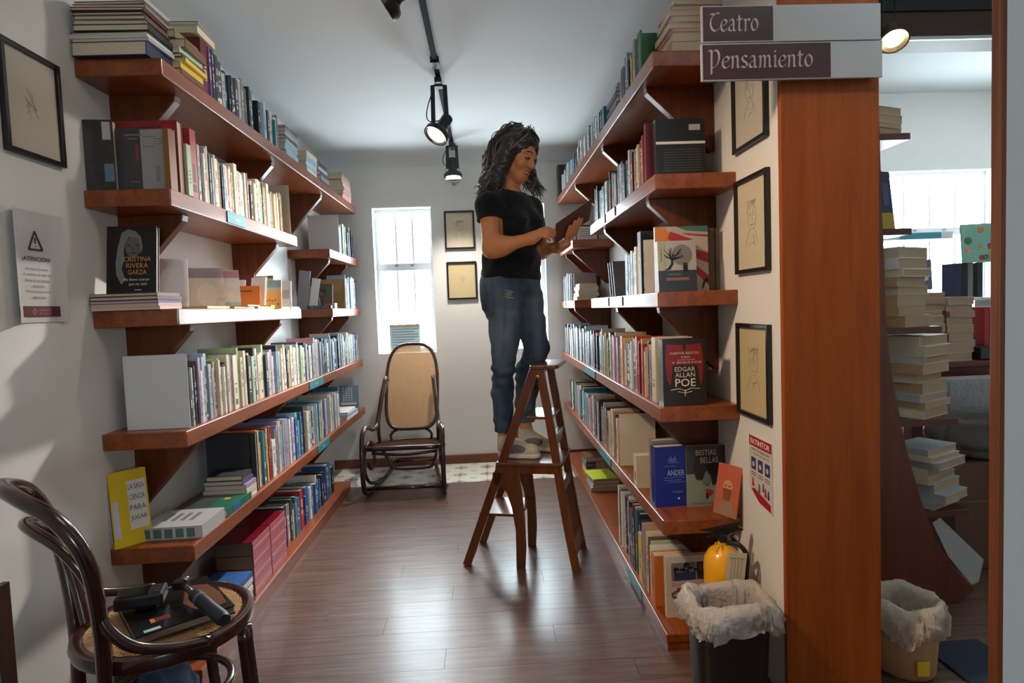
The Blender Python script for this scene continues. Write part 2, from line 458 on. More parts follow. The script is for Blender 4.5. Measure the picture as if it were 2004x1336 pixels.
FRAMEW = mat('window_white_paint', (225, 228, 230), 0.4)
def window(name, x0, x1, z0, z1, bars, sash, sheet=False):
    mb = MB(); f = 0.028; ya, yb = YB + 0.10, YB + 0.15
    mb.box(x0, x0 + f, ya, yb, z0, z1).box(x1 - f, x1, ya, yb, z0, z1).box(x0 + f, x1 - f, ya, yb, z0, z0 + f).box(x0 + f, x1 - f, ya, yb, z1 - f, z1)
    w = struct(name, mb, FRAMEW)
    zs = z0 + (z1 - z0) * 0.60
    MB().box(x0 + f, x1 - f, ya - 0.008, yb - 0.01, zs - 0.028, zs + 0.028).build('meeting_rail', FRAMEW, w)
    for k in range(1, bars):
        x = x0 + f + (x1 - x0 - 2 * f) * k / bars
        for (a, b) in ((z0 + f, zs - 0.028), (zs + 0.028, z1 - f)):
            MB().box(x - 0.008, x + 0.008, ya + 0.01, yb - 0.008, a, b).build('glazing_bar', FRAMEW, w)
    for (a, b) in ((z0 + f, zs - 0.028), (zs + 0.028, z1 - f)):
        for k in range(bars):
            xa = x0 + f + (x1 - x0 - 2 * f) * k / bars; xb = x0 + f + (x1 - x0 - 2 * f) * (k + 1) / bars
            MB().add([(xa, yb - 0.02, a), (xb, yb - 0.02, a), (xb, yb - 0.02, b), (xa, yb - 0.02, b)], [(0, 1, 2, 3)]).build('pane', pane_mat(), w)
    # window latches and the security bar outside
    for k in (0.35, 0.62):
        x = x0 + (x1 - x0) * k
        MB().box(x - 0.012, x + 0.012, ya - 0.016, ya - 0.004, zs + 0.004, zs + 0.018).build('latch', mat('latch_metal', (150, 152, 155), 0.4, 0.7), w)
    MB().box(x0 + f, x1 - f, yb + 0.02, yb + 0.032, z0 + 0.23, z0 + 0.242).build('outside_bar', FRAMEW, w)
    return w
window('window_1', *HOLES[0], 3, True)
window('window_2', *HOLES[1], 3, True)
window('window_3', *HOLES[2], 4, True)
# notice standing on the sill of the left window
t = empty('window_notice', (-0.645, YB + 0.06, 0.895), 'pale blue printed notice standing on the sill of the left back window', 'notice')
MB().box(-0.775, -0.535, YB + 0.055, YB + 0.058, 0.896, 1.118).build('sheet', mat('notice_paper', (176, 200, 206), 0.6), t)
mb = MB()
for k in range(8): mb.box(-0.76, -0.55 - 0.03 * (k % 3 == 1), YB + 0.0535, YB + 0.0548, 1.085 - 0.021 * k - 0.006, 1.085 - 0.021 * k)
mb.build('printed_lines', mat('notice_ink', (110, 132, 142), 0.6), t)
MB().box(-0.775, -0.535, YB + 0.053, YB + 0.0545, 1.098, 1.117).build('ornament_border', mat('notice_ornament', (170, 140, 110), 0.6), t)

# ================================================================== SHELVES
def shelf(name, side, y0, y1, zt, th, brackets, label, tags=(), nose=0.05, clips=()):
    xf, xw = (XF, XL) if side == 'L' else (RF, XR)
    sg = 1 if side == 'L' else -1            # towards the corridor
    t = empty(name, ((xf + xw) / 2, (y0 + y1) / 2, zt - th), label, 'shelf')
    x0, x1 = min(xf, xw), max(xf, xw)
    MB().box(x0, x1, y0, y1, zt - th, zt).build('board', SHELF, t, bevel=0.004)
    for by in brackets:
        zb = zt - th; n = xf - sg * nose
        poly = [(xw, zb), (xw, zb - 0.235), (xw + sg * 0.018, zb - 0.238), (n, zb - 0.022), (n + sg * 0.004, zb)]
        if sg < 0: poly = poly[::-1]
        MB().prism(poly, 'y', by, by + 0.042).build('bracket', SHELFX, t, bevel=0.003)
    for (ty, w) in tags:
        o = MB().box(min(xf, xf + sg * 0.004), max(xf, xf + sg * 0.004), ty, ty + w, zt - th + 0.006, zt - 0.006).build('shelf_tag', TEAL, t)
        o['label'] = 'teal printed shelf tag'
        mb = text_mb('Novela' if side == 'L' else 'Ensayo', frame((xf + sg * 0.0046, ty + w / 2, zt - th / 2), (0, sg * 1.0, 0), (0, 0, 1)), height=0.014)
        mb.build('tag_lettering', INKW, o)
    for ty in clips:
        MB().box(xf - 0.004, xf, ty, ty + 0.012, zt - th + 0.008, zt - 0.004).build('tag_clip', BLACKP, t)
    return t
TL, TR = 0.054, 0.052
ZL = [2.0345, 1.634, 1.256, 0.8626, 0.489]
ZR = [2.055, 1.651, 1.253, 0.857, 0.461]
shelf('wall_shelf', 'L', 2.0, 4.82, ZL[0], TL, (2.17, 3.11, 4.0), 'long topmost shelf on the left wall under the ceiling')
shelf('wall_shelf', 'L', 2.0, 3.30, ZL[1], TL, (2.17, 3.11), 'second shelf from the top on the left wall, nearer half, with pale blue tag', tags=((2.42, 0.18),))
shelf('wall_shelf', 'L', 3.97, 4.82, ZL[1], TL, (4.12, 4.63), 'second shelf from the top on the left wall, short far half')
shelf('wall_shelf', 'L', 2.0, 3.30, ZL[2], TL, (2.17, 3.10), 'third shelf on the left wall, nearer half, with facing books and magazines')
shelf('wall_shelf', 'L', 3.97, 4.82, ZL[2], TL, (4.12, 4.63), 'third shelf on the left wall, short far half by the window')
shelf('wall_shelf', 'L', 2.0, 4.82, ZL[3], TL, (2.17, 3.11, 4.1), 'fourth long shelf on the left wall packed with upright books', tags=((3.37, 0.28),))
shelf('wall_shelf', 'L', 2.0, 4.82, ZL[4], TL, (2.17, 3.11, 4.1), 'fifth long shelf on the left wall, the one above the low plinth', tags=((3.46, 0.25),))
shelf('wall_shelf', 'R', 2.08, 4.82, ZR[0], TR, (2.265, 3.1, 4.05), 'long topmost shelf on the right wall behind the section signs', nose=0.03)
shelf('wall_shelf', 'R', 2.08, 3.38, ZR[1], TR, (2.265, 3.1), 'second shelf from the top on the right wall, nearer half', nose=0.03, clips=(2.72, 2.95))
shelf('wall_shelf', 'R', 4.08, 4.82, ZR[1], TR, (4.25, 4.62), 'second shelf on the right wall, short far half behind the open book', nose=0.03)
shelf('wall_shelf', 'R', 2.08, 3.42, ZR[2], TR, (2.265, 3.0), 'third shelf on the right wall, nearer half, holding the tree cover book', nose=0.06, clips=(2.62, 2.92))
shelf('wall_shelf', 'R', 4.08, 4.82, ZR[2], TR, (4.25, 4.62), 'third shelf on the right wall, short far half with a paper stack', nose=0.03, clips=(4.5,))
shelf('wall_shelf', 'R', 2.08, 4.82, ZR[3], TR, (2.285, 3.1, 4.05), 'fourth long shelf on the right wall under the red poe cover book', nose=0.03, tags=((3.35, 0.34),))
shelf('wall_shelf', 'R', 2.08, 4.82, ZR[4], TR, (2.285, 3.1, 4.05), 'fifth long shelf on the right wall holding the blue boxed book', nose=0.03, tags=((2.98, 0.3),))
def plinth(name, side, y0, y1, zt, label, tags=()):
    xf, xw = (XF, XL) if side == 'L' else (RF, XR); sg = 1 if side == 'L' else -1
    t = empty(name, ((xf + xw) / 2, (y0 + y1) / 2, 0.0), label, 'shelf')
    MB().box(min(xf, xw), max(xf, xw), y0, y1, zt - 0.03, zt).build('top_board', SHELF, t, bevel=0.003)
    MB().box(min(xf - sg * .004, xw), max(xf - sg * .004, xw), y0 + 0.003, y1 - 0.003, 0.0, zt - 0.03).build('base', SHELF, t)
    for (ty, w) in tags:
        MB().box(min(xf, xf + sg * 0.003), max(xf, xf + sg * 0.003), ty, ty + w, 0.012, zt - 0.008).build('shelf_tag', TEAL, t)
plinth('plinth_shelf', 'L', 2.0, 4.22, 0.072, 'low plinth shelf along the floor on the left')
plinth('plinth_shelf', 'R', 2.07, 4.80, 0.060, 'low plinth shelf along the floor on the right', tags=((2.42, 0.24),))
# ================================================================== BOOKS
PAL = {'cream': (206, 194, 166), 'white': (222, 220, 214), 'ivory': (224, 212, 184), 'grey': (128, 128, 130), 'charcoal': (56, 56, 60), 'black': (26, 26, 29),
       'navy blue': (34, 44, 78), 'blue': (44, 92, 158), 'light blue': (144, 178, 204), 'teal': (30, 116, 128), 'green': (66, 116, 76), 'olive': (122, 118, 58),
       'pale green': (166, 188, 152), 'yellow': (216, 182, 48), 'orange': (206, 118, 46), 'red': (168, 38, 42), 'maroon': (98, 28, 38), 'pink': (206, 148, 154),
       'lilac': (156, 138, 170), 'purple': (88, 60, 108), 'brown': (108, 74, 50), 'tan': (184, 150, 112), 'silver grey': (168, 172, 176)}
def cmat(c, rough=0.5): return mat('cover_' + c.replace(' ', '_'), PAL[c], rough, var=0.05, vscale=25)
def ordinal(n):
    one = ['', 'first', 'second', 'third', 'fourth', 'fifth', 'sixth', 'seventh', 'eighth', 'ninth', 'tenth', 'eleventh', 'twelfth', 'thirteenth', 'fourteenth', 'fifteenth', 'sixteenth', 'seventeenth', 'eighteenth', 'nineteenth']
    tens = {2: ('twentieth', 'twenty'), 3: ('thirtieth', 'thirty'), 4: ('fortieth', 'forty'), 5: ('fiftieth', 'fifty'), 6: ('sixtieth', 'sixty'), 7: ('seventieth', 'seventy'), 8: ('eightieth', 'eighty'), 9: ('ninetieth', 'ninety')}
    if n < 20: return one[n]
    if n >= 100: return 'hundred and ' + ordinal(n - 100) if n > 100 else 'hundredth'
    return tens[n // 10][0] if n % 10 == 0 else tens[n // 10][1] + '-' + one[n % 10]

MIX_WARM = ['cream'] * 7 + ['white'] * 5 + ['ivory'] * 4 + ['grey'] * 2 + ['black'] * 3 + ['charcoal'] * 2 + ['orange', 'red', 'brown', 'tan', 'tan', 'light blue', 'green', 'yellow', 'navy blue', 'teal', 'maroon', 'pale green']
MIX_L4 = ['cream'] * 5 + ['white'] * 5 + ['ivory'] * 3 + ['silver grey'] * 3 + ['black'] * 2 + ['charcoal'] * 2 + ['lilac'] * 3 + ['pink'] * 2 + ['pale green'] * 2 + ['light blue', 'olive', 'navy blue', 'blue', 'teal', 'tan', 'purple', 'grey']
MIX_FAR = ['light blue'] * 3 + ['white'] * 5 + ['silver grey'] * 3 + ['navy blue'] * 2 + ['teal', 'charcoal', 'black', 'pale green', 'blue', 'grey', 'cream', 'cream']
MIX_L5 = ['white'] * 5 + ['silver grey'] * 4 + ['light blue'] * 3 + ['lilac'] * 2 + ['teal', 'blue', 'navy blue', 'grey', 'cream', 'cream', 'charcoal', 'pink', 'pale green']
MIX_L6 = ['navy blue'] * 3 + ['charcoal'] * 3 + ['blue'] * 3 + ['black'] * 2 + ['white'] * 2 + ['light blue', 'teal', 'grey', 'maroon', 'olive', 'red']
MIX_R4 = ['cream'] * 4 + ['white'] * 4 + ['silver grey'] * 2 + ['pink'] * 2 + ['charcoal'] * 2 + ['tan', 'red', 'navy blue', 'lilac', 'light blue', 'pale green', 'brown', 'black', 'orange']
MIX_R5 = ['cream'] * 3 + ['white'] * 4 + ['black'] * 3 + ['navy blue'] * 3 + ['lilac'] * 2 + ['grey'] * 2 + ['silver grey'] * 2 + ['charcoal', 'light blue', 'tan', 'pale green', 'pink']
MIX_TOP = ['charcoal'] * 3 + ['black'] * 3 + ['grey'] * 3 + ['silver grey'] * 3 + ['white'] * 3 + ['navy blue'] * 2 + ['teal', 'light blue', 'cream', 'maroon', 'cream']
BOOKS = []
def row(desc, side, z, y0, y1, first=(), mix=MIX_WARM, t=0.02, ts=0.35, h=0.20, hs=0.02, d=0.14, inset=0.015, far=None, yfar=3.7):
    y = y0; n = 0; r = random.Random(hash(desc) % 1000 if False else sum(ord(c) for c in desc))
    first = list(first)
    while True:
        if first:
            q = first.pop(0); c, tt, hh = (q + (None,) * 3)[:3]
            tt = tt or t; hh = hh or h
            if c is None: y += tt; continue
        else:
            c = r.choice(far if (far and y > yfar) else mix)
            tt = max(0.007, t * math.exp(r.gauss(0, ts))); hh = max(0.12, r.gauss(h, hs))
        if y + tt > y1: break
        n += 1
        BOOKS.append(dict(desc=desc, side=side, z=z, y=y, t=tt, h=hh, d=d * r.uniform(0.88, 1.1), c=c, n=n, inset=inset + r.uniform(0, 0.014), seed=r.random()))
        y += tt + r.uniform(0.0004, 0.0022)

row('second shelf on the left', 'L', ZL[1], 2.215, 3.17, [('maroon', .012, .215), ('white', .014, .205), ('silver grey', .016, .20), ('cream', .012, .19), ('black', .010, .185), ('white', .012, .18), ('tan', .010, .175), ('pink', .014, .205), ('pale green', .012, .215), ('black', .014, .19), ('silver grey', .012, .18), ('silver grey', .014, .195), ('ivory', .018, .185), ('orange', .012, .185), ('brown', .010, .18), ('cream', .012, .175), ('black', .008, .17), ('light blue', .014, .178)], MIX_WARM + ['ivory'] * 4 + ['tan'] * 3, t=0.016, h=0.178, hs=0.012)
row('far second shelf on the left', 'L', ZL[1], 4.31, 4.80, [], MIX_FAR, t=0.022, h=0.20, hs=0.02)
row('far third shelf on the left', 'L', ZL[2], 4.43, 4.80, [], MIX_FAR + ['light blue'] * 3, t=0.02, h=0.215, hs=0.015)
row('fourth shelf on the left', 'L', ZL[3], 2.075, 4.80, [('black', .014, .19), ('charcoal', .012, .195), ('white', .014, .195), ('black', .010, .2), ('charcoal', .014, .215), ('lilac', .016, .225), ('white', .012, .18), ('silver grey', .018, .225), ('navy blue', .014, .19), ('light blue', .02, .235), ('silver grey', .022, .195), ('lilac', .012, .18), ('olive', .008, .205), ('cream', .024, .20), ('cream', .014, .205), ('pale green', .008, .21), ('ivory', .02, .175), ('white', .012, .175), ('purple', .01, .185), ('black', .008, .19), ('cream', .018, .195)], MIX_L4, t=0.021, h=0.20, hs=0.017, far=MIX_FAR)
row('fifth shelf on the left', 'L', ZL[4], 2.63, 4.12, [('white', .012, .24), ('orange', .014, .25), ('cream', .012, .245), ('tan', .02, .19), ('teal', .026, .235), ('maroon', .012, .24), ('white', .012, .235), ('yellow', .018, .235), ('red', .014, .235), ('maroon', .01, .235), ('lilac', .016, .235)], MIX_L5, t=0.02, h=0.215, hs=0.016, d=0.17)
row('low plinth on the left', 'L', 0.072, 2.085, 2.27, [('white', .035, .17), ('cream', .016, .16), ('light blue', .014, .16), ('orange', .014, .165), ('white', .012, .17), ('cream', .012, .17), ('maroon', .022, .19), ('grey', .016, .185)], h=0.18)
row('far plinth on the left', 'L', 0.072, 2.95, 4.02, [('charcoal', .05, .20), ('light blue', .012, .20), ('navy blue', .045, .21), ('pink', .014, .14), ('grey', .05, .20), ('charcoal', .03, .215), ('white', .012, .15), ('olive', .012, .18)], MIX_L6, t=0.03, h=0.19, hs=0.02, d=0.16, inset=0.05)
row('top shelf on the left', 'L', ZL[0], 2.325, 2.82, [('maroon', .055, .20), ('purple', .02, .19), ('navy blue', .018, .19), ('black', .012, .18)], MIX_TOP, t=0.02, h=0.165, hs=0.012, inset=0.005)
row('far top shelf on the left', 'L', ZL[0], 2.84, 3.12, [], MIX_TOP, t=0.02, h=0.15, hs=0.01, inset=0.005)
row('second shelf on the right', 'R', ZR[1], 2.27, 3.36, [('maroon', .022, .205), ('tan', .012, .195), ('red', .018, .19), ('black', .016, .18), ('white', .010, .15), ('brown', .02, .185), ('cream', .018, .175), ('ivory', .022, .17), ('cream', .014, .14), ('orange', .02, .16), ('olive', .018, .15), ('maroon', .03, .17), ('black', .012, .17), ('white', .012, .18)], ['black', 'teal', 'white', 'pale green', 'pink', 'maroon', 'charcoal', 'silver grey', 'brown'], t=0.026, h=0.165, hs=0.02)
row('far second shelf on the right', 'R', ZR[1], 4.35, 4.80, [('white', .03, .14), ('light blue', .02, .12)], MIX_FAR, t=0.022, h=0.13, hs=0.01)
row('third shelf on the right', 'R', ZR[2], 2.34, 2.70, [('white', .014, .205), ('black', .05, .24), ('white', .008, .205), ('tan', .022, .195), ('ivory', .018, .19), ('orange', .014, .19), ('light blue', .03, .17), ('silver grey', .03, .18)], ['white', 'cream', 'light blue', 'silver grey'], t=0.025, h=0.18)
row('far third shelf on the right', 'R', ZR[2], 4.38, 4.80, [], ['white', 'white', 'silver grey', 'white', 'light blue'], t=0.03, h=0.185, hs=0.012)
row('fourth shelf on the right', 'R', ZR[3], 2.20, 4.80, [('cream', .05, .235), ('white', .012, .19), ('purple', .02, .185), ('cream', .014, .205), ('black', .012, .21), ('green', .022, .215), ('cream', .012, .175), ('pink', .03, .19), ('red', .012, .2), ('tan', .02, .18), ('tan', .014, .22), ('maroon', .016, .2), ('orange', .02, .21), ('red', .03, .225), ('brown', .01, .2), ('navy blue', .05, .215), ('black', .012, .22), ('white', .014, .2)], MIX_R4, t=0.022, h=0.20, hs=0.015, far=MIX_FAR, yfar=3.5)
row('fifth shelf on the right', 'R', ZR[4], 2.84, 4.62, [('tan', .03, .215), ('orange', .014, .21), ('cream', .03, .21), ('navy blue', .014, .215), ('silver grey', .02, .21), ('black', .018, .215), ('navy blue', .016, .21)], MIX_R5, t=0.022, h=0.20, hs=0.014, far=MIX_FAR, yfar=3.7)
row('low plinth on the right', 'R', 0.060, 2.275, 2.95, [('orange', .05, .195), ('white', .012, .215), ('pale green', .016, .225), ('brown', .012, .235), ('cream', .035, .245), ('tan', .014, .27), ('lilac', .03, .265), ('charcoal', .012, .27), ('yellow', .06, .2), ('navy blue', .03, .27), ('teal', .02, .28), ('white', .014, .285), ('maroon', .03, .29)], ['white', 'silver grey', 'navy blue', 'maroon', 'cream', 'teal'], t=0.024, h=0.27, hs=0.01, d=0.17)
row('top shelf on the right', 'R', ZR[0], 2.34, 2.62, [('green', .012, .17), ('teal', .012, .165), ('silver grey', .014, .16), ('pink', .012, .16), ('light blue', .024, .12), ('tan', .014, .11), ('yellow', .02, .13), ('black', .03, .12)], MIX_TOP, t=0.022, h=0.14, hs=0.015, inset=0.01)
row('far top shelf on the right', 'R', ZR[0], 3.02, 4.7, [], MIX_TOP, t=0.03, h=0.115, hs=0.03, inset=0.008)

def book_geo(b, mb, pages):
    """spine-out book: boards and spine in mb, paper in pages"""
    L = b['side'] == 'L'; sg = -1 if L else 1
    xs = (XF - b['inset']) if L else (RF + b['inset'])
    y0, y1, z0, z1 = b['y'], b['y'] + b['t'], b['z'], b['z'] + b['h']
    c = min(0.0022, b['t'] * 0.16); d = b['d']
    def bx(m, xa, xb, *a, mi=0): m.box(min(xa, xb), max(xa, xb), *a, mi)
    bx(mb, xs, xs + sg * d, y0, y0 + c, z0, z1); bx(mb, xs, xs + sg * d, y1 - c, y1, z0, z1); bx(mb, xs, xs + sg * c, y0 + c, y1 - c, z0, z1)
    bx(pages, xs + sg * c, xs + sg * (d - 0.003), y0 + c, y1 - c, z0 + 0.002, z1 - 0.003)
    # printed title and publisher marks on the spine
    w = b['t']; r = random.Random(b['seed']); zz = z0 + b['h'] * r.uniform(0.22, 0.4); e = -sg * 0.0005
    for k in range(r.randint(1, 3)):
        ln = b['h'] * r.uniform(0.08, 0.3)
        if zz + ln > z1 - 0.012: break
        a, q = w * r.uniform(0.25, 0.36), w * r.uniform(0.64, 0.76)
        ns = max(2, int(ln / 0.006))
        for j in range(ns):
            za = zz + ln * j / ns
            if r.random() < 0.15: continue
            mb.add([(xs + e, y0 + a, za), (xs + e, y0 + q, za), (xs + e, y0 + q, za + ln / ns * 0.7), (xs + e, y0 + a, za + ln / ns * 0.7)], [(0, 1, 2, 3)], 1)
        zz += ln + b['h'] * 0.06
    if r.random() < 0.3:
        zc = z0 + r.uniform(0.06, 0.14) * b['h']
        mb.add([(xs + e, y0 + w * .2, zc), (xs + e, y0 + w * .8, zc), (xs + e, y0 + w * .8, zc + w * .6), (xs + e, y0 + w * .2, zc + w * .6)], [(0, 1, 2, 3)], 1)

for b in BOOKS:
    dx = 0.978 if b['side'] == 'L' else 0.583
    ym = b['y'] + b['t'] / 2
    b['score'] = b['t'] * b['h'] * dx / ym ** 3 + 0.15 * b['d'] * b['h'] * 0.05 / ym ** 2
BOOKS.sort(key=lambda b: -b['score'])
NSINGLE = 275
dark = {'grey', 'charcoal', 'black', 'navy blue', 'blue', 'teal', 'green', 'olive', 'red', 'maroon', 'purple', 'brown'}
def short(d):
    d = d.replace('far ', ''); q = d.split(' on the '); return q[1] + ' ' + q[0]
def thick(t): return 'slim' if t < 0.0125 else ('thick' if t > 0.026 else 'medium')
for b in BOOKS[:NSINGLE]:
    mb, pg = MB(), MB(); book_geo(b, mb, pg)
    o = mb.build('book', [cmat(b['c']), INKW if b['c'] in dark else INKG])
    pre = 'far ' if b['desc'].startswith('far ') else ''
    tag(o, '%s %s book, %s from the near end, %s%s' % (thick(b['t']), b['c'], ordinal(b['n']), pre, short(b['desc'])), 'book', 'upright books on the ' + b['desc'])
    pg.build('page_block', PAPER, o)
rest = BOOKS[NSINGLE:]
mb = MB(); mats = []; mix = {}
def slot(m):
    if m.name not in mix: mix[m.name] = len(mats); mats.append(m)
    return mix[m.name]
for b in rest:
    m1, pg = MB(), MB(); book_geo(b, m1, pg)
    s0, s1, s2 = slot(cmat(b['c'])), slot(INKW if b['c'] in dark else INKG), slot(PAPER)
    n = len(mb.v); mb.v += m1.v; mb.f += [tuple(i + n for i in f) for f in m1.f]; mb.m += [s0 if k == 0 else s1 for k in m1.m]
    n = len(mb.v); mb.v += pg.v; mb.f += [tuple(i + n for i in f) for f in pg.f]; mb.m += [s2] * len(pg.f)
o = mb.build('distant_books', mats)
tag(o, 'remaining slim upright books filling the far ends of the shelves', 'books', kind='stuff')

# ---- flat book: boards + pages; pages show to the camera
def flat_book(name, label, cx, cy, z, w, d, t, col, rotz=0.0, spine='x+', group=None, parent=None, paper=None, covm=None, rx=0.0):
    """lying book; w along local x, d along local y; spine on the given side"""
    t_ = empty(name, (cx, cy, z), label, 'book', group, rot=(rx, 0, rotz))
    c = min(0.0022, t * 0.2)
    cov = MB().box(-w / 2, w / 2, -d / 2, d / 2, 0, c).box(-w / 2, w / 2, -d / 2, d / 2, t - c, t)
    if spine == 'x+': cov.box(w / 2 - c, w / 2, -d / 2, d / 2, c, t - c)
    elif spine == 'x-': cov.box(-w / 2, -w / 2 + c, -d / 2, d / 2, c, t - c)
    else: cov.box(-w / 2, w / 2, d / 2 - c, d / 2, c, t - c)
    cov.build('cover', covm or cmat(col), t_, local=True)
    MB().box(-w / 2 + 0.0025, w / 2 - 0.0025, -d / 2 + 0.002, d / 2 - 0.0025, c, t - c).build('page_block', paper or PAPER, t_, local=True)
    return t_
def flat_stack(place, cx, cy, z, items, group, jit=0.008, spine='x+', seed=1, rot=0.0, paper=None):
    """items bottom to top: (w, d, t, colour)"""
    r = random.Random(seed); n = len(items)
    for i, it in enumerate(items):
        w, d, t, c = it[:4]
        k = i + 1
        pos = 'lowest' if k == 1 else ('topmost' if k == n else ordinal(k) + ' from bottom')
        flat_book('stacked_book', '%s %s book, %s, %s' % (thick(t), c, pos, place), cx + r.uniform(-jit, jit), cy + r.uniform(-jit, jit), z, w, d, t, c, rot + r.uniform(-0.04, 0.04), spine, group, paper=paper)
        z += t + 0.0003
    return z
# ---- book standing with its cover to the viewer
def face_book(name, label, w, h, t, loc, yaw=0.0, tilt=0.0, covm=None, spinem=None, cat='book', group=None, paper=None, roll=0.0):
    """local: x across the cover, z up, cover face at y=0, body to +y; tilt leans back"""
    o = empty(name, loc, label, cat, group)
    o.rotation_euler = Euler((0, 0, yaw)).to_matrix().to_4x4().to_euler()
    o.matrix_world = Matrix.Translation(loc) @ Matrix.Rotation(yaw, 4, 'Z') @ Matrix.Rotation(-tilt, 4, 'X') @ Matrix.Rotation(roll, 4, 'Y')
    c = min(0.0025, t * 0.2)
    MB().box(-w / 2, w / 2, 0, c, 0, h).box(-w / 2, w / 2, t - c, t, 0, h).box(-w / 2, -w / 2 + c, c, t - c, 0, h).build('cover', covm, o, local=True)
    if t > 0.006:
        MB().box(-w / 2 + c, w / 2 - 0.003, c, t - c, 0.003, h - 0.003).build('page_block', paper or PAPER, o, local=True)
    return o
_fk = [0]
def face_rect(o, name, x0, z0, x1, z1, m, lay=1):
    e = -0.0006 * lay
    return MB().box(x0, x1, e, 0, z0, z1).build(name, m, o, local=True)
def face_poly(o, name, poly, m, lay=1):
    return MB().prism(poly, 'y', -0.0006 * lay, 0).build(name, m, o, local=True)
def face_text(o, name, s, x, z, h, m, lay=3, width=None, bold=0.0, vert=False, align='CENTER'):
    M = frame((x, -0.0006 * lay - 0.0002, z), (1, 0, 0), (0, 0, 1)) if not vert else frame((x, -0.0006 * lay - 0.0002, z), (0, 0, -1), (1, 0, 0))
    return text_mb(s, M, height=h, width=width, bold=bold, align=align).build(name, m, o, local=True)
def disc(o, name, x, z, r, m, lay=1, n=20, sx=1.0):
    return face_poly(o, name, [(x + r * sx * math.cos(2 * PI * i / n), z + r * math.sin(2 * PI * i / n)) for i in range(n)], m, lay)

# white end panels
def end_panel(label, side, y, z, w=0.205, h=0.245, m=None, inset=0.012):
    xf = XF - inset if side == 'L' else RF + inset
    x0, x1 = (xf - w, xf) if side == 'L' else (xf, xf + w)
    o = empty('bookend', ((x0 + x1) / 2, y, z), label, 'bookend', 'white bookend panels')
    MB().box(x0, x1, y, y + 0.003, z + 0.0005, z + h).build('upright', m or WHITEM, o, bevel=0.001)
    MB().box(x0, x1, y + 0.003, y + 0.012, z + 0.0005, z + 0.002).build('foot', m or WHITEM, o)
end_panel('white metal bookend at the near end of the left fourth shelf', 'L', 2.058, ZL[3])
end_panel('beige grey bookend at the far end of the nearer left second shelf', 'L', 3.20, ZL[1], m=mat('beige_metal', (176, 168, 150), 0.5), inset=0.0)
end_panel('white bookend on the short far half of the left second shelf', 'L', 4.29, ZL[1], h=0.26)
end_panel('cream white bookend beside the blue boxed book on the right fifth shelf', 'R', 2.822, ZR[4], w=0.17, m=mat('cream_metal', (214, 206, 190), 0.5))

# ---------------------------------------------------------------- left shelf 1 (top)
bw = [(0.225, 0.155, .042, 'navy blue'), (0.235, .15, .012, 'silver grey'), (0.24, .155, .010, 'white'), (0.232, .15, .009, 'charcoal'), (0.225, .15, .020, 'black'), (0.21, .145, .014, 'grey'), (0.212, .15, .013, 'brown'), (0.21, .15, .010, 'charcoal'), (0.214, .15, .010, 'maroon'), (.215, .15, .012, 'grey'), (.21, .15, .010, 'brown')]
flat_stack('nearest pile, left top shelf', -1.118, 2.055, ZL[0], bw, 'books piled on the left top shelf', 0.006, seed=3)
bw = [(0.16, .16, .018, 'brown'), (.16, .16, .022, 'yellow'), (.165, .165, .014, 'yellow'), (.17, .165, .012, 'charcoal'), (.16, .16, .02, 'pale green'), (.165, .16, .03, 'brown'), (.12, .16, .026, 'olive')]
flat_stack('yellow second pile, left top shelf', -1.055, 2.215, ZL[0], bw, 'books piled on the left top shelf', 0.006, seed=4)
flat_stack('pair over the red book, left top shelf', -1.05, 2.36, ZL[0] + 0.2012, [(0.12, .15, .025, 'cream'), (.12, .15, .014, 'grey')], 'books piled on the left top shelf', 0.004, seed=5)
flat_stack('pale blue pile, left top shelf', -1.04, 3.28, ZL[0], [(.13, .2, .018, 'light blue'), (.13, .2, .018, 'silver grey'), (.13, .2, .018, 'light blue'), (.13, .2, .018, 'silver grey'), (.13, .2, .018, 'charcoal'), (.13, .2, .018, 'silver grey'), (.13, .2, .018, 'grey'), (.13, .2, .012, 'charcoal')], 'books piled on the left top shelf', 0.004, seed=6)
flat_stack('far cream pile, left top shelf', -1.05, 3.70, ZL[0], [(.13, .2, .02, 'white'), (.13, .2, .02, 'light blue'), (.13, .2, .02, 'cream'), (.13, .2, .03, 'light blue'), (.13, .19, .03, 'cream')], 'books piled on the left top shelf', 0.006, seed=7)
flat_stack('farthest pink pile, left top shelf', -1.06, 4.55, ZL[0], [(.17, .24, .026, 'pink'), (.17, .24, .026, 'tan'), (.17, .24, .026, 'pink'), (.17, .24, .026, 'cream'), (.17, .24, .026, 'pink'), (.17, .24, .026, 'tan'), (.16, .23, .02, 'grey')], 'books piled on the left top shelf', 0.006, seed=8)
flat_stack('far dark pile, left top shelf', -1.09, 4.08, ZL[0], [(.15, .2, .03, 'charcoal'), (.15, .2, .03, 'grey'), (.14, .2, .03, 'charcoal'), (.14, .2, .026, 'silver grey'), (.14, .2, .03, 'charcoal'), (.12, .18, .03, 'grey')], 'books piled on the left top shelf', 0.01, seed=9)

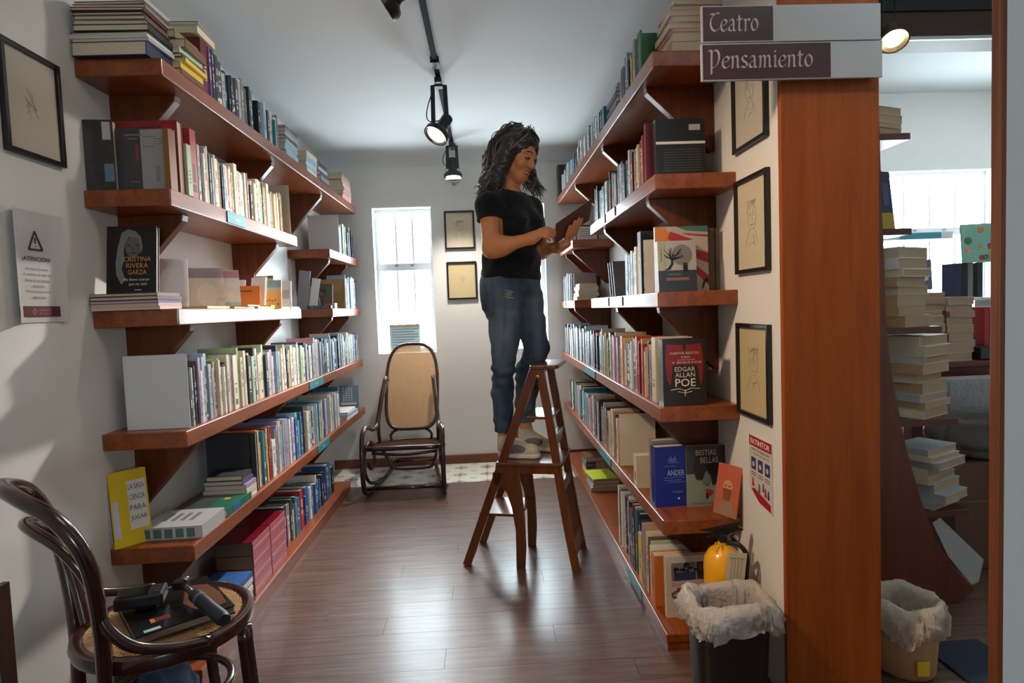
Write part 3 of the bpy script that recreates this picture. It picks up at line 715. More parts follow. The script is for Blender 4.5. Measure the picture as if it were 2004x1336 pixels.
# ---------------------------------------------------------------- left shelf 2, near end
GRC = mat('dark_grey_cover', (66, 66, 68), 0.35)
o = face_book('wrapped_book', 'dark grey book in plastic film with bluish spine, outermost on left second shelf', .085, .222, .03, (-1.198, 2.02, ZL[1]), yaw=0.12, covm=mat('film_wrapped_grey', (58, 58, 58), 0.2, bump=0.8, bscale=30, var=.4, vscale=14))
face_rect(o, 'printed_panel', .012, .03, .040, .085, mat('steel_blue_print', (96, 124, 142), 0.2))
face_rect(o, 'film_glint', .012, .16, .036, .215, mat('film_silver', (180, 178, 172), 0.15))
o = face_book('grey_book', 'dark grey book with a small red spine mark facing out on left second shelf', .105, .20, .022, (-1.112, 2.045, ZL[1]), covm=GRC)
face_rect(o, 'red_mark', .012, .10, .022, .15, mat('dull_red', (140, 50, 64), 0.4))
face_rect(o, 'title_lines', -.02, .176, .034, .182, INKG); face_rect(o, 'title_lines', -.01, .165, .02, .169, INKG); face_rect(o, 'publisher_line', -.01, .03, .02, .034, INKG)
o = face_book('grey_card_book', 'pale grey card covered book with printed lines facing out on left second shelf', .10, .195, .02, (-1.033, 2.044, ZL[1]), yaw=-0.02, covm=mat('pale_grey_card', (150, 150, 148), 0.6))
for k, (a, c_) in enumerate(((-.04, .0), (-.01, .035), (-.01, .035), (-.01, .035), (-.042, -.005))): face_rect(o, 'printed_line', a, .172 - .008 * k, c_, .174 - .008 * k, INKG)
face_rect(o, 'faint_mark', -.006, .03, .006, .08, mat('faint_grey', (128, 128, 128), 0.6))
o = face_book('red_hardback', 'large red hardback standing behind the grey books on left second shelf', .20, .235, .035, (-1.085, 2.085, ZL[1]), covm=mat('red_cloth', (138, 28, 40), 0.45))
face_rect(o, 'dark_line', -.02, .213, .05, .216, mat('dark_red_print', (84, 16, 24), 0.5)); face_rect(o, 'title_patch', .045, .12, .085, .22, mat('bright_red', (170, 20, 26), 0.4))
o = MB().box(-1.0, -.982, 2.018, 2.028, ZL[1], ZL[1] + .19).box(-1.0, -.998, 2.028, 2.06, ZL[1], ZL[1] + .19).box(-.984, -.982, 2.028, 2.06, ZL[1], ZL[1] + .19).build('orange_book', mat('burnt_orange', (138, 86, 40), .5))
tag(o, 'narrow orange brown book between the grey card book and shelf edge', 'book'); MB().box(-.998, -.984, 2.028, 2.058, ZL[1] + .002, ZL[1] + .187).build('page_block', PAPER, o)
b = dict(side='L', inset=-0.001, y=2.125, t=.03, z=ZL[1], h=.17, d=.11, seed=.4); mb, pg = MB(), MB(); book_geo(b, mb, pg)
o = mb.build('book', [cmat('pale green'), INKG]); tag(o, 'pale green spined book just before the tall red spine on left second shelf', 'book'); pg.build('page_block', PAPER, o)
b = dict(side='L', inset=0.003, y=2.162, t=.042, z=ZL[1], h=.232, d=.11, seed=.7); mb, pg = MB(), MB(); book_geo(b, mb, pg)
o = mb.build('book', [cmat('red'), INKG]); tag(o, 'tall thick red spined book at the near end of left second shelf', 'book'); pg.build('page_block', PAPER, o)

# ---------------------------------------------------------------- left shelf 3
z3 = ZL[2]
zt = flat_stack('short pile under the black portrait book', -1.135, 2.06, z3, [(.21, .15, .010, 'cream'), (.21, .15, .010, 'pink'), (.21, .15, .010, 'purple'), (.21, .15, .012, 'maroon'), (.205, .148, .010, 'brown')], 'books piled under the black book', .003, seed=11)
o = face_book('black_portrait_book', 'black paperback with a grey portrait and gold lettering standing on a pile', .15, .222, .022, (-1.138, 2.035, zt + .0005), yaw=0.10, tilt=.16, covm=mat('black_cover', (14, 13, 14), 0.4))
sk = mat('portrait_grey', (92, 92, 92), 0.5); hairg = mat('portrait_hair_grey', (120, 120, 118), 0.5); dk = mat('portrait_dark', (30, 30, 30), 0.5)
face_poly(o, 'portrait_hair', [(-.030, .20), (-.012, .212), (.012, .205), (.028, .185), (.033, .15), (.028, .13), (.02, .17), (-.008, .187), (-.02, .165), (-.024, .14), (-.022, .11), (-.03, .08), (-.018, .045), (-.03, .03), (-.045, .06), (-.048, .10), (-.042, .15)], hairg)
disc(o, 'portrait_face', .004, .152, .034, sk, 2, sx=.68)
for a in (-.008, .016): face_rect(o, 'portrait_eye', a - .005, .156, a + .005, .1595, dk, 3)
face_rect(o, 'portrait_nose', .002, .140, .0065, .152, mat('portrait_mid', (70, 70, 70), .5), 3); face_rect(o, 'portrait_mouth', -.006, .131, .014, .134, dk, 3)
GOLD = mat('gold_print', (206, 152, 62), 0.4)
for k, s_ in enumerate(('CRISTINA', 'RIVERA', 'GARZA')): face_text(o, 'author_lettering', s_, .018, .112 - .0215 * k, .0155, GOLD, 4, width=(.082, .066, .056)[k])
face_text(o, 'title_lettering', 'Me llamo cuerpo', .016, .044, .011, INKW, 4, width=.078); face_text(o, 'title_lettering', 'que no está', .020, .029, .011, INKW, 4, width=.055)
face_rect(o, 'publisher_line', .01, .010, .03, .012, INKW, 3)
FILM = film_mat('crumpled_film', (224, 220, 222), 0.12, 0.72, 0.9)
def wrapped(label, w, h, t, loc, yaw, tilt, cov, **k):
    o = face_book('wrapped_book', label, w, h, t, loc, yaw, tilt, covm=cov, **k)
    r = random.Random(int(loc[1] * 1000)); nx, nz = 8, 12; vs = []
    for j in range(nz + 1):
        for i in range(nx + 1): vs.append((-w / 2 + w * i / nx, -0.0015 - r.random() * 0.006, h * 1.02 * j / nz))
    MB().add(vs, [(j * (nx + 1) + i, j * (nx + 1) + i + 1, (j + 1) * (nx + 1) + i + 1, (j + 1) * (nx + 1) + i) for j in range(nz) for i in range(nx)]).build('plastic_film', FILM, o, local=True)['label'] = 'crumpled clear plastic film'
    return o
o = wrapped('silvery book wrapped in crumpled plastic film beside the black portrait book', .12, .19, .012, (-1.12, 2.235, z3), 0.35, .24, mat('silver_cover', (226, 224, 226), 0.25))
o = wrapped('tall beige book in film with purple top band leaning on left third shelf', .15, .165, .02, (-1.085, 2.42, z3), 0.45, .22, mat('beige_cover', (204, 184, 168), 0.35))
face_rect(o, 'purple_band', -.075, .125, .075, .165, mat('dusty_purple', (116, 88, 104), 0.4)); disc(o, 'pale_oval', .015, .055, .05, mat('pale_oval', (214, 200, 184), 0.4), 2, sx=.7)
o = wrapped('book in film with pink top band and coloured foot leaning on left third shelf', .13, .165, .012, (-1.09, 2.62, z3), 0.5, .2, mat('greyish_cover', (216, 206, 200), 0.35))
face_rect(o, 'pink_band', -.065, .135, .065, .165, mat('rose_band', (160, 66, 100), 0.4)); face_rect(o, 'sky_foot', -.065, .0, .065, .03, mat('sky_print', (130, 190, 210), 0.4))
o = face_book('ochre_book', 'ochre orange book facing out behind the yellow magazines on left third shelf', .125, .105, .012, (-1.075, 2.80, z3), 0.1, .16, mat('ochre_cover', (206, 118, 44), 0.45)); face_rect(o, 'title_strip', -.04, .078, .03, .085, mat('ochre_dark', (120, 84, 50), 0.5))
o = face_book('white_olive_book', 'white book with an olive spine standing behind the ochre book', .07, .135, .014, (-1.13, 2.86, z3), 0.1, .05, mat('soft_white_cover', (226, 224, 220), 0.4)); face_rect(o, 'olive_spine', -.035, 0, -.01, .135, mat('olive_print', (112, 102, 56), .4))
o = face_book('maroon_book', 'dark maroon book standing behind the white paperbacks on left third shelf', .08, .16, .02, (-1.115, 2.92, z3), 0, .04, cmat('maroon'))
o = face_book('white_paperback', 'bright white paperback leaning beside the landscape cover book', .075, .145, .012, (-1.045, 2.86, z3), -0.3, .15, mat('bright_white_cover', (236, 236, 238), 0.35))
o = face_book('grey_paperback', 'grey white paperback with green corner behind the landscape cover book', .10, .158, .012, (-1.06, 2.985, z3), 0, .05, mat('grey_white_cover', (190, 194, 192), 0.4)); face_rect(o, 'green_corner', .025, .145, .05, .158, cmat('green'))
o = face_book('landscape_book', 'book with a blue sky and orange sand picture facing out', .105, .135, .012, (-1.015, 2.94, z3), 0, .14, mat('sand_cover', (214, 160, 92), 0.4))
face_rect(o, 'sky_picture', -.052, .10, .052, .134, mat('sky_picture', (128, 160, 168), .4)); face_rect(o, 'mist_band', -.052, .085, .052, .10, mat('mist', (176, 184, 160), .4), 2)
r = random.Random(5)
for k in range(7): disc(o, 'figure_spot', -.04 + .013 * k, .02 + r.random() * .022, .004, mat('brown_spot', (132, 78, 44), .5), 2, 8)
o = face_book('pale_blue_paperback', 'pale blue and white paperback facing out at the right of the landscape book', .09, .14, .01, (-1.02, 3.13, z3), 0, .1, mat('icy_cover', (206, 214, 232), 0.35)); face_rect(o, 'teal_edge', -.045, .0, -.03, .08, TEAL); face_rect(o, 'grey_panel', -.01, .05, .035, .095, mat('grey_panel', (170, 170, 178), .4))
YEL = mat('yellow_magazine', (222, 176, 42), 0.4); yc = ['yellow', 'tan', 'cream', 'yellow', 'orange', 'yellow']
for k, (yy, w, d_, col_) in enumerate(((2.33, .12, .2, 'yellow'), (2.55, .13, .22, 'tan'), (2.80, .13, .22, 'yellow'), (3.02, .13, .2, 'yellow'), (3.20, .11, .17, 'white'))):
    flat_book('magazine', '%s thin magazine lying flat, %s from near end, left third shelf edge' % (col_, ordinal(k + 1)), -.978 - w / 2 - .002, yy, z3 if k < 1 else z3, w if k else .1, d_ - .01, .007 if k % 2 else .009, col_, 0.0, group='magazines laid flat on left third shelf', covm=YEL if col_ == 'yellow' else None)
for k, yy in enumerate((2.66, 2.93)):
    flat_book('magazine', ('open topped yellow magazine lying across two others, %s one on left third shelf') % ('nearer' if k == 0 else 'farther'), -1.03, yy, z3 + .0093, .09, .2, .006, 'yellow', 0.12, covm=YEL)
# far third shelf (left)
o = face_book('grey_leaning_book', 'tall grey book leaning at the near end of the far left third shelf', .07, .25, .014, (-1.185, 4.02, z3), 0, 0, mat('mid_grey_cover', (150, 148, 150), .4), roll=.12)
o = face_book('white_leaning_book', 'white book leaning beside the tall grey one on far left third shelf', .05, .2, .012, (-1.12, 4.03, z3), 0, 0, mat('soft_white_cover', (226, 224, 220), .4), roll=.16)
o = face_book('portrait_book', 'dark paperback with a hatted portrait leaning on far left third shelf', .12, .145, .014, (-1.07, 4.10, z3 + .022), 0, .2, mat('umber_cover', (92, 80, 70), .45))
disc(o, 'portrait_head', -.012, .09, .024, mat('portrait_umber', (58, 46, 40), .5), 2); disc(o, 'portrait_face', -.01, .08, .016, mat('portrait_skin', (120, 100, 84), .5), 3); face_rect(o, 'hat_brim', -.045, .1, .02, .106, mat('portrait_umber', (58, 46, 40), .5), 4)
for k in range(3): face_poly(o, 'striped_arm', [(-.05 + .014 * k, .0), (-.045 + .014 * k, .0), (-.052 + .014 * k, .055), (-.057 + .014 * k, .055)], INKW, 2)
t_ = flat_book('flat_title_book', 'dark book lying with its lettered spine to the viewer on far left third shelf', -1.07, 4.05, z3, .15, .11, .021, 'navy blue', PI * 0)
text_mb('SEXTON', frame((0.0, -.0556, .0105), (1, 0, 0), (0, 0, 1)), height=.013, width=.12).build('spine_lettering', mat('lilac_ink', (190, 180, 205), .5), t_, local=True)
MB().box(-.074, .074, -.0552, -.053, .0, .021).build('spine', cmat('navy blue'), t_, local=True)
o = MB().box(-1.0, -.985, 4.06, 4.12, z3, z3 + .035).box(-1.055, -1.0, 4.06, 4.12, z3, z3 + .035, 1).build('card_box', [mat('ivory_card', (226, 216, 196), .5), mat('coral_card', (214, 96, 70), .5)]); tag(o, 'small coral and ivory card box in front of the brown envelope', 'box')
t_ = face_book('envelope', 'brown padded envelope standing on the far left third shelf', .165, .205, .008, (-1.06, 4.32, z3), 0, .1, mat('kraft_paper', (164, 132, 84), .6), cat='envelope')
face_poly(t_, 'flap', [(-.08, .205), (.08, .205), (.05, .12), (-.06, .105)], mat('kraft_flap', (178, 150, 100), .55), 3)

# ---------------------------------------------------------------- left shelf 5, near end
z5 = ZL[4]
o = face_book('yellow_activity_book', 'yellow book with a white printed panel standing at the near end of left fifth shelf', .112, .245, .03, (-1.185, 2.035, z5), yaw=0.85, tilt=.10, covm=mat('yellow_cover', (226, 194, 26), .35))
face_rect(o, 'white_panel', -.005, .05, .05, .21, INKW); face_rect(o, 'spine_strip', -.052, .03, -.035, .15, mat('pale_violet', (206, 200, 220), .4))
r = random.Random(2)
for k in range(4): face_text(o, 'title_lettering', ('LA SAGA', 'CIENCIA', 'PARA', 'JUGAR')[k], .022, .19 - .035 * k, .018, mat(('ink_violet', 'ink_green', 'ink_blue', 'ink_dark')[k], ((110, 60, 120), (50, 120, 90), (50, 90, 150), (40, 50, 60))[k], .5), 3, width=.048)
MB().box(-.06, -.0595, .002, .028, .02, .22).build('spine_print', mat('pale_violet', (206, 200, 220), .4), o, local=True)
t_ = flat_book('patterned_book', 'flat thick book with green and white patterned edge nearest on left fifth shelf', -1.085, 2.16, z5, .205, .19, .042, 'silver grey', 0.03, covm=mat('pale_grey_cover', (176, 176, 176), .35))
for k in range(5): MB().box(-.092 + .036 * k, -.066 + .036 * k, -.0962, -.095, .006, .036).build('edge_pattern', mat('pattern_green', (70, 120, 104), .4), t_, local=True)
MB().box(-.103, .103, -.0957, -.0945, .003, .039).build('patterned_edge', mat('pattern_base', (196, 180, 186), .45), t_, local=True)
mb = MB()
for k in range(4): mb.box(-.06 + .03 * k, -.045 + .03 * k, -.03, .05, .042, .0426)
mb.build('cover_stripes', INKG, t_, local=True)
t_ = flat_book('green_picture_book', 'flat green and dark covered picture book with a yellow dot on left fifth shelf', -1.07, 2.385, z5, .18, .23, .028, 'green', 0.0, covm=mat('deep_green_cover', (36, 104, 84), .3))
MB().box(-.088, .0, -.11, .09, .028, .0285).build('dark_panel', mat('slate_cover', (66, 76, 76), .3), t_, local=True)
MB().lathe([(.012, .028), (.012, .0288)], (.03, .03, 0), 14).build('yellow_dot', cmat('yellow'), t_, local=True)
MB().box(.088, .0906, -.06, .0, .002, .026).build('blue_spine_end', cmat('blue'), t_, local=True)
flat_stack('cream paged pile, left fifth shelf', -1.075, 2.60 - .07, z5, [(.175, .11, .02, 'white'), (.175, .11, .022, 'cream'), (.165, .11, .02, 'lilac'), (.155, .11, .018, 'purple'), (.14, .11, .02, 'charcoal')], 'pile on left fifth shelf', .004, seed=21)
o = face_book('dark_album', 'tall charcoal album cover standing behind the pile on left fifth shelf', .205, .245, .02, (-1.095, 2.605, z5), 0, 0.0, mat('slate_album', (52, 52, 58), .4))
face_rect(o, 'dark_edge', .075, 0, .083, .24, BLACKP)
o = face_book('blue_picture_book', 'pale blue illustrated book facing out at the far end of left fifth shelf', .15, .195, .012, (-1.06, 4.62, z5), 0, .1, mat('powder_blue', (120, 144, 170), .4))
for k in range(6):
    for j in range(4): face_rect(o, 'window_print', -.04 + .02 * j, .08 + .017 * k, -.03 + .02 * j, .09 + .017 * k, INKW, 2)
disc(o, 'dark_figure', .03, .03, .012, INKB, 2); face_rect(o, 'white_title', -.055, .05, .06, .068, INKW, 2)
flat_stack('far pale pile, left fifth shelf', -1.05, 4.40, z5, [(.13, .3, .02, 'white'), (.13, .3, .016, 'light blue'), (.12, .28, .014, 'white')], 'pale flat books at far end of left fifth shelf', .005, seed=22)

# ---------------------------------------------------------------- left plinth
flat_stack('white pile, left plinth', -1.06, 2.385, .072, [(.15, .16, .018, 'white')] * 6 + [(.15, .16, .022, 'blue')], 'white books piled on the left plinth', .003, seed=31)
PINKS = mat('rose_plastic_spine', (176, 92, 104), .25, var=.15, vscale=30)
for k in range(2):
    for j in range(4):
        y0 = 2.525 + .205 * k; zz = .072 + .0562 * j
        o = MB().box(-1.15, -1.0, y0, y0 + .20, zz, zz + .056).box(-1.0, -.998, y0 + .002, y0 + .198, zz + .002, zz + .054, 1).box(-1.148, -1.002, y0 - .001, y0, zz + .002, zz + .054, 2).build('shrink_wrapped_set', [mat('deep_maroon', (112, 18, 34), .25), PINKS, mat('brown_page_edge', (112, 92, 74), .6)])
        tag(o, 'maroon wrapped book set, %s from bottom, %s column on the left plinth' % (ordinal(j + 1), ('nearer', 'farther')[k]), 'book', 'maroon wrapped sets on the left plinth')
        MB().box(-.998, -.9975, y0 + .01, y0 + .19, zz + .024, zz + .028).build('spine_line', mat('rose_line', (214, 150, 158), .3), o)

# ---------------------------------------------------------------- right shelf 1 (top)
bw = [(.17, .17, .04, 'tan'), (.17, .17, .03, 'cream'), (.17, .17, .012, 'pink'), (.19, .17, .02, 'cream'), (.17, .17, .022, 'pink'), (.17, .17, .018, 'cream'), (.17, .17, .014, 'pink'), (.17, .17, .016, 'cream')]
flat_stack('pile behind the sign, right top shelf', .685 + .06, 2.19, ZR[0], bw, 'books piled on the right top shelf', .005, spine='x-', seed=41)
o = MB().box(.60, .606, 2.29, 2.32, ZR[0], ZR[0] + .16).build('green_folder', cmat('green')); tag(o, 'thin green folder standing beside the pile on the right top shelf', 'folder')
flat_stack('striped pile, right top shelf', .67, 2.80, ZR[0], [(.14, .2, .02, 'white'), (.14, .2, .02, 'navy blue'), (.14, .2, .02, 'silver grey'), (.14, .2, .02, 'maroon'), (.14, .2, .02, 'light blue'), (.14, .2, .015, 'silver grey')], 'books piled on the right top shelf', .008, spine='x-', seed=42)

# ---------------------------------------------------------------- right shelf 2
o = face_book('black_hardback', 'large black hardback with a white band facing out on right second shelf', .175, .205, .045, (.70, 2.165, ZR[1]), 0, 0, mat('black_board', (30, 30, 33), .35))
face_rect(o, 'white_band', -.087, .118, .087, .127, INKW); face_rect(o, 'white_sticker', .03, .165, .07, .185, mat('sticker_grey', (176, 176, 178), .5))
for k in range(9): face_rect(o, 'printed_line', -.06, .098 - .009 * k, .07, .100 - .009 * k, mat('dim_print', (78, 78, 80), .5))
o = face_book('purple_topped_book', 'maroon book peeping from behind the large black hardback', .16, .212, .02, (.675, 2.235, ZR[1]), 0, 0, cmat('maroon'))
# right shelf 3: covers facing
z3 = ZR[2]
o = face_book('tree_cover_book', 'white and slate book with a tree, full moon and couple on right third shelf', .135, .178, .03, (.668, 2.125, z3), 0, .06, mat('tree_cover', (172, 166, 158), .4))
face_rect(o, 'slate_panel', -.0675, .0, .0675, .075, mat('slate_print', (48, 52, 62), .4)); disc(o, 'moon', .018, .128, .036, mat('moon_print', (122, 116, 118), .4), 1)
face_poly(o, 'tree_trunk', [(-.047, .076), (-.026, .078), (-.014, .098), (-.016, .118), (-.021, .118), (-.021, .1), (-.032, .084)], INKB, 2)
r = random.Random(3); mb = MB()
for k in range(16):
    a = r.uniform(.2, PI * .98); ln = r.uniform(.02, .05); p = (-.018, .112)
    mb.tube([(p[0], -.0016, p[1]), (p[0] + ln * .5 * math.cos(a + r.uniform(-.5, .5)), -.0016, p[1] + ln * .5 * math.sin(a)), (p[0] + ln * math.cos(a), -.0016, p[1] + ln * math.sin(a))], [.0016, .001, .0005], 4)
mb.build('tree_branches', INKB, o, local=True)
for k, x in enumerate((.024, .032)):
    disc(o, 'couple_head', x, .098, .0032, INKB, 3, 8); face_rect(o, 'couple_body', x - .0035, .070, x + .0035, .094, INKB, 3)
face_rect(o, 'title_block', -.035, .058, .012, .064, mat('dim_lettering', (88, 92, 98), .5), 2); face_rect(o, 'gold_band', -.04, .040, .04, .050, mat('bronze_print', (132, 96, 56), .4), 2)
face_rect(o, 'spine_stripe', -.0675, .075, -.044, .178, mat('pale_olive', (168, 168, 140), .4), 2); face_text(o, 'spine_title', 'LA NOCHE', -.056, .13, .007, INKG, 3, vert=True)
o = face_book('sunburst_book', 'large orange, red and white rayed picture book behind the tree cover book', .19, .232, .016, (.70, 2.175, z3), 0, .02, mat('ray_white', (176, 164, 152), .4))
face_poly(o, 'ray_orange', [(-.095, .232), (-.095, .185), (-.055, .175), (-.03, .195), (-.06, .228)], cmat('orange')); face_poly(o, 'ray_red', [(-.05, .19), (-.03, .175), (.04, .185), (-.04, .215)], cmat('red'), 2)
face_poly(o, 'ray_teal', [(-.02, .232), (.095, .232), (.095, .21), (.02, .216)], mat('ray_teal', (64, 112, 110), .4)); face_poly(o, 'ray_red', [(.0, .208), (.095, .20), (.095, .193), (.02, .202)], cmat('red'), 2)
face_poly(o, 'ray_red', [(.0, .165), (.095, .135), (.095, .10), (.0, .14)], cmat('red')); face_poly(o, 'ray_red', [(.0, .115), (.095, .02), (.095, .055), (.0, .135)], cmat('red'))
face_poly(o, 'runner_figure', [(.07, .012), (.075, .012), (.083, .035), (.095, .033), (.09, .05), (.08, .045), (.074, .03)], INKB, 3)
o = face_book('brown_album', 'dark brown album standing against the wall on right third shelf', .11, .225, .02, (.79, 2.20, z3), 0, 0, mat('umber_album', (84, 66, 50), .5)); face_rect(o, 'dark_joint', .035, 0, .041, .225, INKB)
for k in range(3):
    o = face_book('charcoal_notebook', 'charcoal notebook leaning back, %s of three dark ones on right third shelf' % ('nearest', 'middle', 'farthest')[k], .012 + .13, .17, .011, (.655 + .012, 2.86 + .028 * k, z3), PI / 2 * 0, 0, mat('notebook_grey', (92, 92, 98), .5), cat='notebook', group='charcoal notebooks on right third shelf')
    o.matrix_world = Matrix.Translation((.66, 2.80 + .05 * k, z3 + .001)) @ Matrix.Rotation(-.30, 4, 'X') @ Matrix.Rotation(0, 4, 'Z')
flat_stack('far cream pile, right third shelf', .685, 4.20, z3, [(.14, .2, .024, 'cream'), (.14, .2, .022, 'tan'), (.13, .2, .02, 'cream'), (.13, .2, .022, 'cream'), (.12, .18, .02, 'tan')], 'books piled on the far right third shelf', .008, spine='x-', seed=43)
o = face_book('grey_magazine', 'grey printed magazine standing behind the cream pile on far right third shelf', .16, .19, .006, (.70, 4.33, z3), 0, .03, mat('mauve_grey', (158, 150, 156), .5), cat='magazine')
for k in range(5): face_rect(o, 'printed_line', -.06, .17 - .02 * k, .05, .173 - .02 * k, INKG)
o = face_book('boxed_print', 'black framed white card standing on the far right second shelf', .16, .11, .01, (.70, 4.20, ZR[1]), 0, .05, INKB, cat='card'); face_rect(o, 'white_card', -.07, .01, .07, .1, PAPERW)
for k in range(4): face_rect(o, 'printed_line', -.05, .08 - .015 * k, .04, .083 - .015 * k, INKG, 2)

# right shelf 4: red and black cover
o = face_book('poe_cover_book', 'thick book with a red and black cover and white lettering on right fourth shelf', .152, .232, .055, (.678, 2.105, ZR[3]), 0, 0, mat('poe_cover', (34, 24, 22), .3), paper=mat('grey_pages', (160, 150, 136), .8))
RED = mat('poe_red', (132, 22, 26), .35)
face_poly(o, 'red_curtain', [(-.062, .215), (-.006, .212), (-.003, .19), (.003, .19), (.006, .212), (.058, .215), (.066, .16), (.062, .09), (.054, .07), (.045, .14), (-.042, .14), (-.05, .07), (-.062, .09), (-.068, .16)], RED)
face_rect(o, 'black_plate', -.038, .065, .044, .142, mat('poe_black', (26, 20, 14), .4), 2)
CRM = mat('cream_ink', (224, 206, 176), .5)
face_text(o, 'lettering', 'CUENTOS, RELATOS,', .0, .183, .0095, CRM, 4, width=.102); face_text(o, 'lettering', 'POESÍA', .004, .170, .008, CRM, 4, width=.032)
face_text(o, 'lettering', 'y una novela', .006, .160, .006, CRM, 4, width=.06); face_text(o, 'lettering', 'Y ENSAYOS', .006, .151, .007, CRM, 4, width=.105)
face_text(o, 'author_lettering', 'EDGAR', .0, .128, .016, CRM, 5, width=.072); face_text(o, 'author_lettering', 'ALLAN', .0, .108, .016, CRM, 5, width=.070); face_text(o, 'author_lettering', 'POE', .001, .081, .028, CRM, 5, width=.072, bold=.01)
mb = MB(); mb.tube([(-.05, -.002, .056), (-.02, -.002, .060), (0, -.002, .052), (.02, -.002, .060), (.052, -.002, .058)], .0012, 4).tube([(0, -.002, .056), (0, -.002, .032)], [.002, .0008], 4).tube([(-.025, -.002, .05), (0, -.002, .044), (.025, -.002, .05)], .001, 4)
mb.build('ornament', CRM, o, local=True)
mb = MB().box(-.0768, -.0762, .0, .055, .0, .232); mb.build('plastic_spine', mat('film_steel', (112, 122, 132), .12, bump=.8, bscale=40, var=.3, vscale=30), o, local=True)
# right shelf 5
z5 = ZR[4]
o = face_book('blue_boxed_book', 'royal blue boxed volume with pale lettering on right fifth shelf', .118, .225, .05, (.657, 2.225, z5), 0.06, 0, mat('royal_blue', (18, 40, 130), .3))
PB = mat('pale_blue_ink', (150, 176, 220), .5)
face_text(o, 'lettering', 'ANDER', .018, .127, .021, PB, 3, width=.066, bold=.01)
for (a, z_, b_) in ((-.03, .15, .02), (-.01, .163, .03), (-.03, .108, .05), (-.025, .098, .04), (-.01, .09, .055), (.0, .055, .045), (.015, .05, .04)): face_rect(o, 'swash_line', a, z_, b_, z_ + .0025, mat('mid_blue_ink', (74, 104, 176), .5), 2)
face_poly(o, 'crown_mark', [(-.012, .172), (.0, .19), (.008, .178), (.018, .192), (.022, .17), (.005, .165)], mat('mid_blue_ink', (74, 104, 176), .5), 2); disc(o, 'publisher_dot', .028, .03, .004, INKW, 2, 8)
o = face_book('grey_lidded_box', 'grey slip cover showing above the blue boxed volume', .12, .235, .04, (.665, 2.29, z5), 0.04, 0, mat('stone_cover', (128, 122, 118), .5))
o = face_book('beasts_cover_book', 'green grey illustrated book with a red rose on right fifth shelf', .148, .222, .03, (.788, 2.215, z5), 0.0, .05, mat('sage_cover', (128, 142, 126), .35))
face_rect(o, 'dark_sky', -.074, .12, .074, .222, mat('dark_sky', (52, 54, 56), .4)); face_poly(o, 'dark_cloak', [(-.05, .145), (-.035, .19), (.03, .195), (.05, .14), (.042, .085), (.022, .075), (.012, .12), (-.02, .095), (-.04, .1)], mat('cloak_black', (34, 34, 38), .4), 2)
face_poly(o, 'teal_edge', [(.045, .07), (.072, .09), (.072, .16), (.055, .15)], mat('sea_green', (70, 112, 104), .4), 2)
face_text(o, 'lettering', 'BESTIAS', .0, .198, .02, CRM, 4, width=.075); face_text(o, 'lettering', 'BELLAS', .012, .170, .022, CRM, 4, width=.066)
face_poly(o, 'wolf_head', [(-.018, .085), (-.004, .125), (.004, .13), (.010, .105), (.012, .085), (-.002, .074)], mat('wolf_grey', (110, 112, 114), .4), 3)
face_poly(o, 'rose', [(-.006, .062), (.012, .062), (.022, .055), (.016, .042), (.006, .038), (.0, .05)], cmat('red'), 3); face_rect(o, 'rose_stem', -.004, .028, .003, .05, INKB, 3)
face_text(o, 'lettering', 'UNA ANTOLOGÍA', .0, .012, .008, mat('green_ink', (70, 96, 70), .5), 3, width=.12)
o = face_book('coral_portrait_book', 'coral book with a bearded portrait leaning against the right wall', .105, .178, .006, (.795, 2.085, z5 + .0005), -0.9, 0.0, mat('coral_cover', (186, 92, 66), .4))
o.matrix_world = Matrix.Translation((.806, 2.10, z5 + .001)) @ Matrix.Rotation(-1.12, 4, 'Z') @ Matrix.Rotation(-.2, 4, 'X')
disc(o, 'portrait_head', .0, .10, .026, mat('portrait_tan', (196, 140, 96), .5), 2, sx=.85); face_poly(o, 'beard', [(-.02, .095), (.02, .095), (.012, .055), (-.012, .055)], mat('beard_brown', (120, 74, 44), .5), 3); face_poly(o, 'shoulders', [(-.045, .0), (.045, .0), (.03, .05), (-.03, .05)], mat('portrait_coat', (150, 116, 96), .5), 1)
for a in (-.009, .009): face_rect(o, 'portrait_eye', a - .004, .103, a + .004, .106, INKB, 4)
b = dict(side='R', inset=0.004, y=2.47, t=.05, z=z5, h=.135, d=.08, seed=.3); mb, pg = MB(), MB(); book_geo(b, mb, pg)
o = mb.build('book', [cmat('cream'), INKG]); tag(o, 'thick cream book half hidden between the bookend and the blue boxed volume', 'book'); pg.build('page_block', PAPER, o)
# right plinth
o = face_book('cookery_book', 'large white book with four food pictures facing out on the right plinth', .20, .225, .025, (.72, 2.19, .060), 0.05, .03, mat('cookery_cover', (206, 194, 178), .35))
face_rect(o, 'picture_blueberries', -.08, .135, .012, .20, mat('pic_grey', (130, 118, 116), .4)); face_rect(o, 'picture_basket', -.07, .135, .012, .165, mat('pic_blue', (44, 56, 104), .4), 2)
r = random.Random(8)
for k in range(12): disc(o, 'blueberry', -.035 + r.random() * .045, .166 + r.random() * .03, .006, mat('pic_navy', (38, 36, 66), .4), 3, 8)
for k in range(8): disc(o, 'blackberry', -.07 + r.random() * .03, .166 + r.random() * .016, .005, mat('pic_black', (52, 44, 44), .4), 3, 8)
face_rect(o, 'picture_salad', .016, .135, .098, .20, mat('pic_dark', (70, 52, 46), .4))
for k in range(12): disc(o, 'salad_leaf', .025 + r.random() * .065, .14 + r.random() * .05, .008, [cmat('red'), cmat('green'), mat('pic_green', (40, 90, 40), .4)][k % 3], 3, 8)
face_rect(o, 'title_band', -.08, .115, .098, .132, mat('band_pink', (190, 172, 166), .4)); face_text(o, 'title_lettering', 'KOHIN', .07, .123, .009, INKG, 3, width=.05)
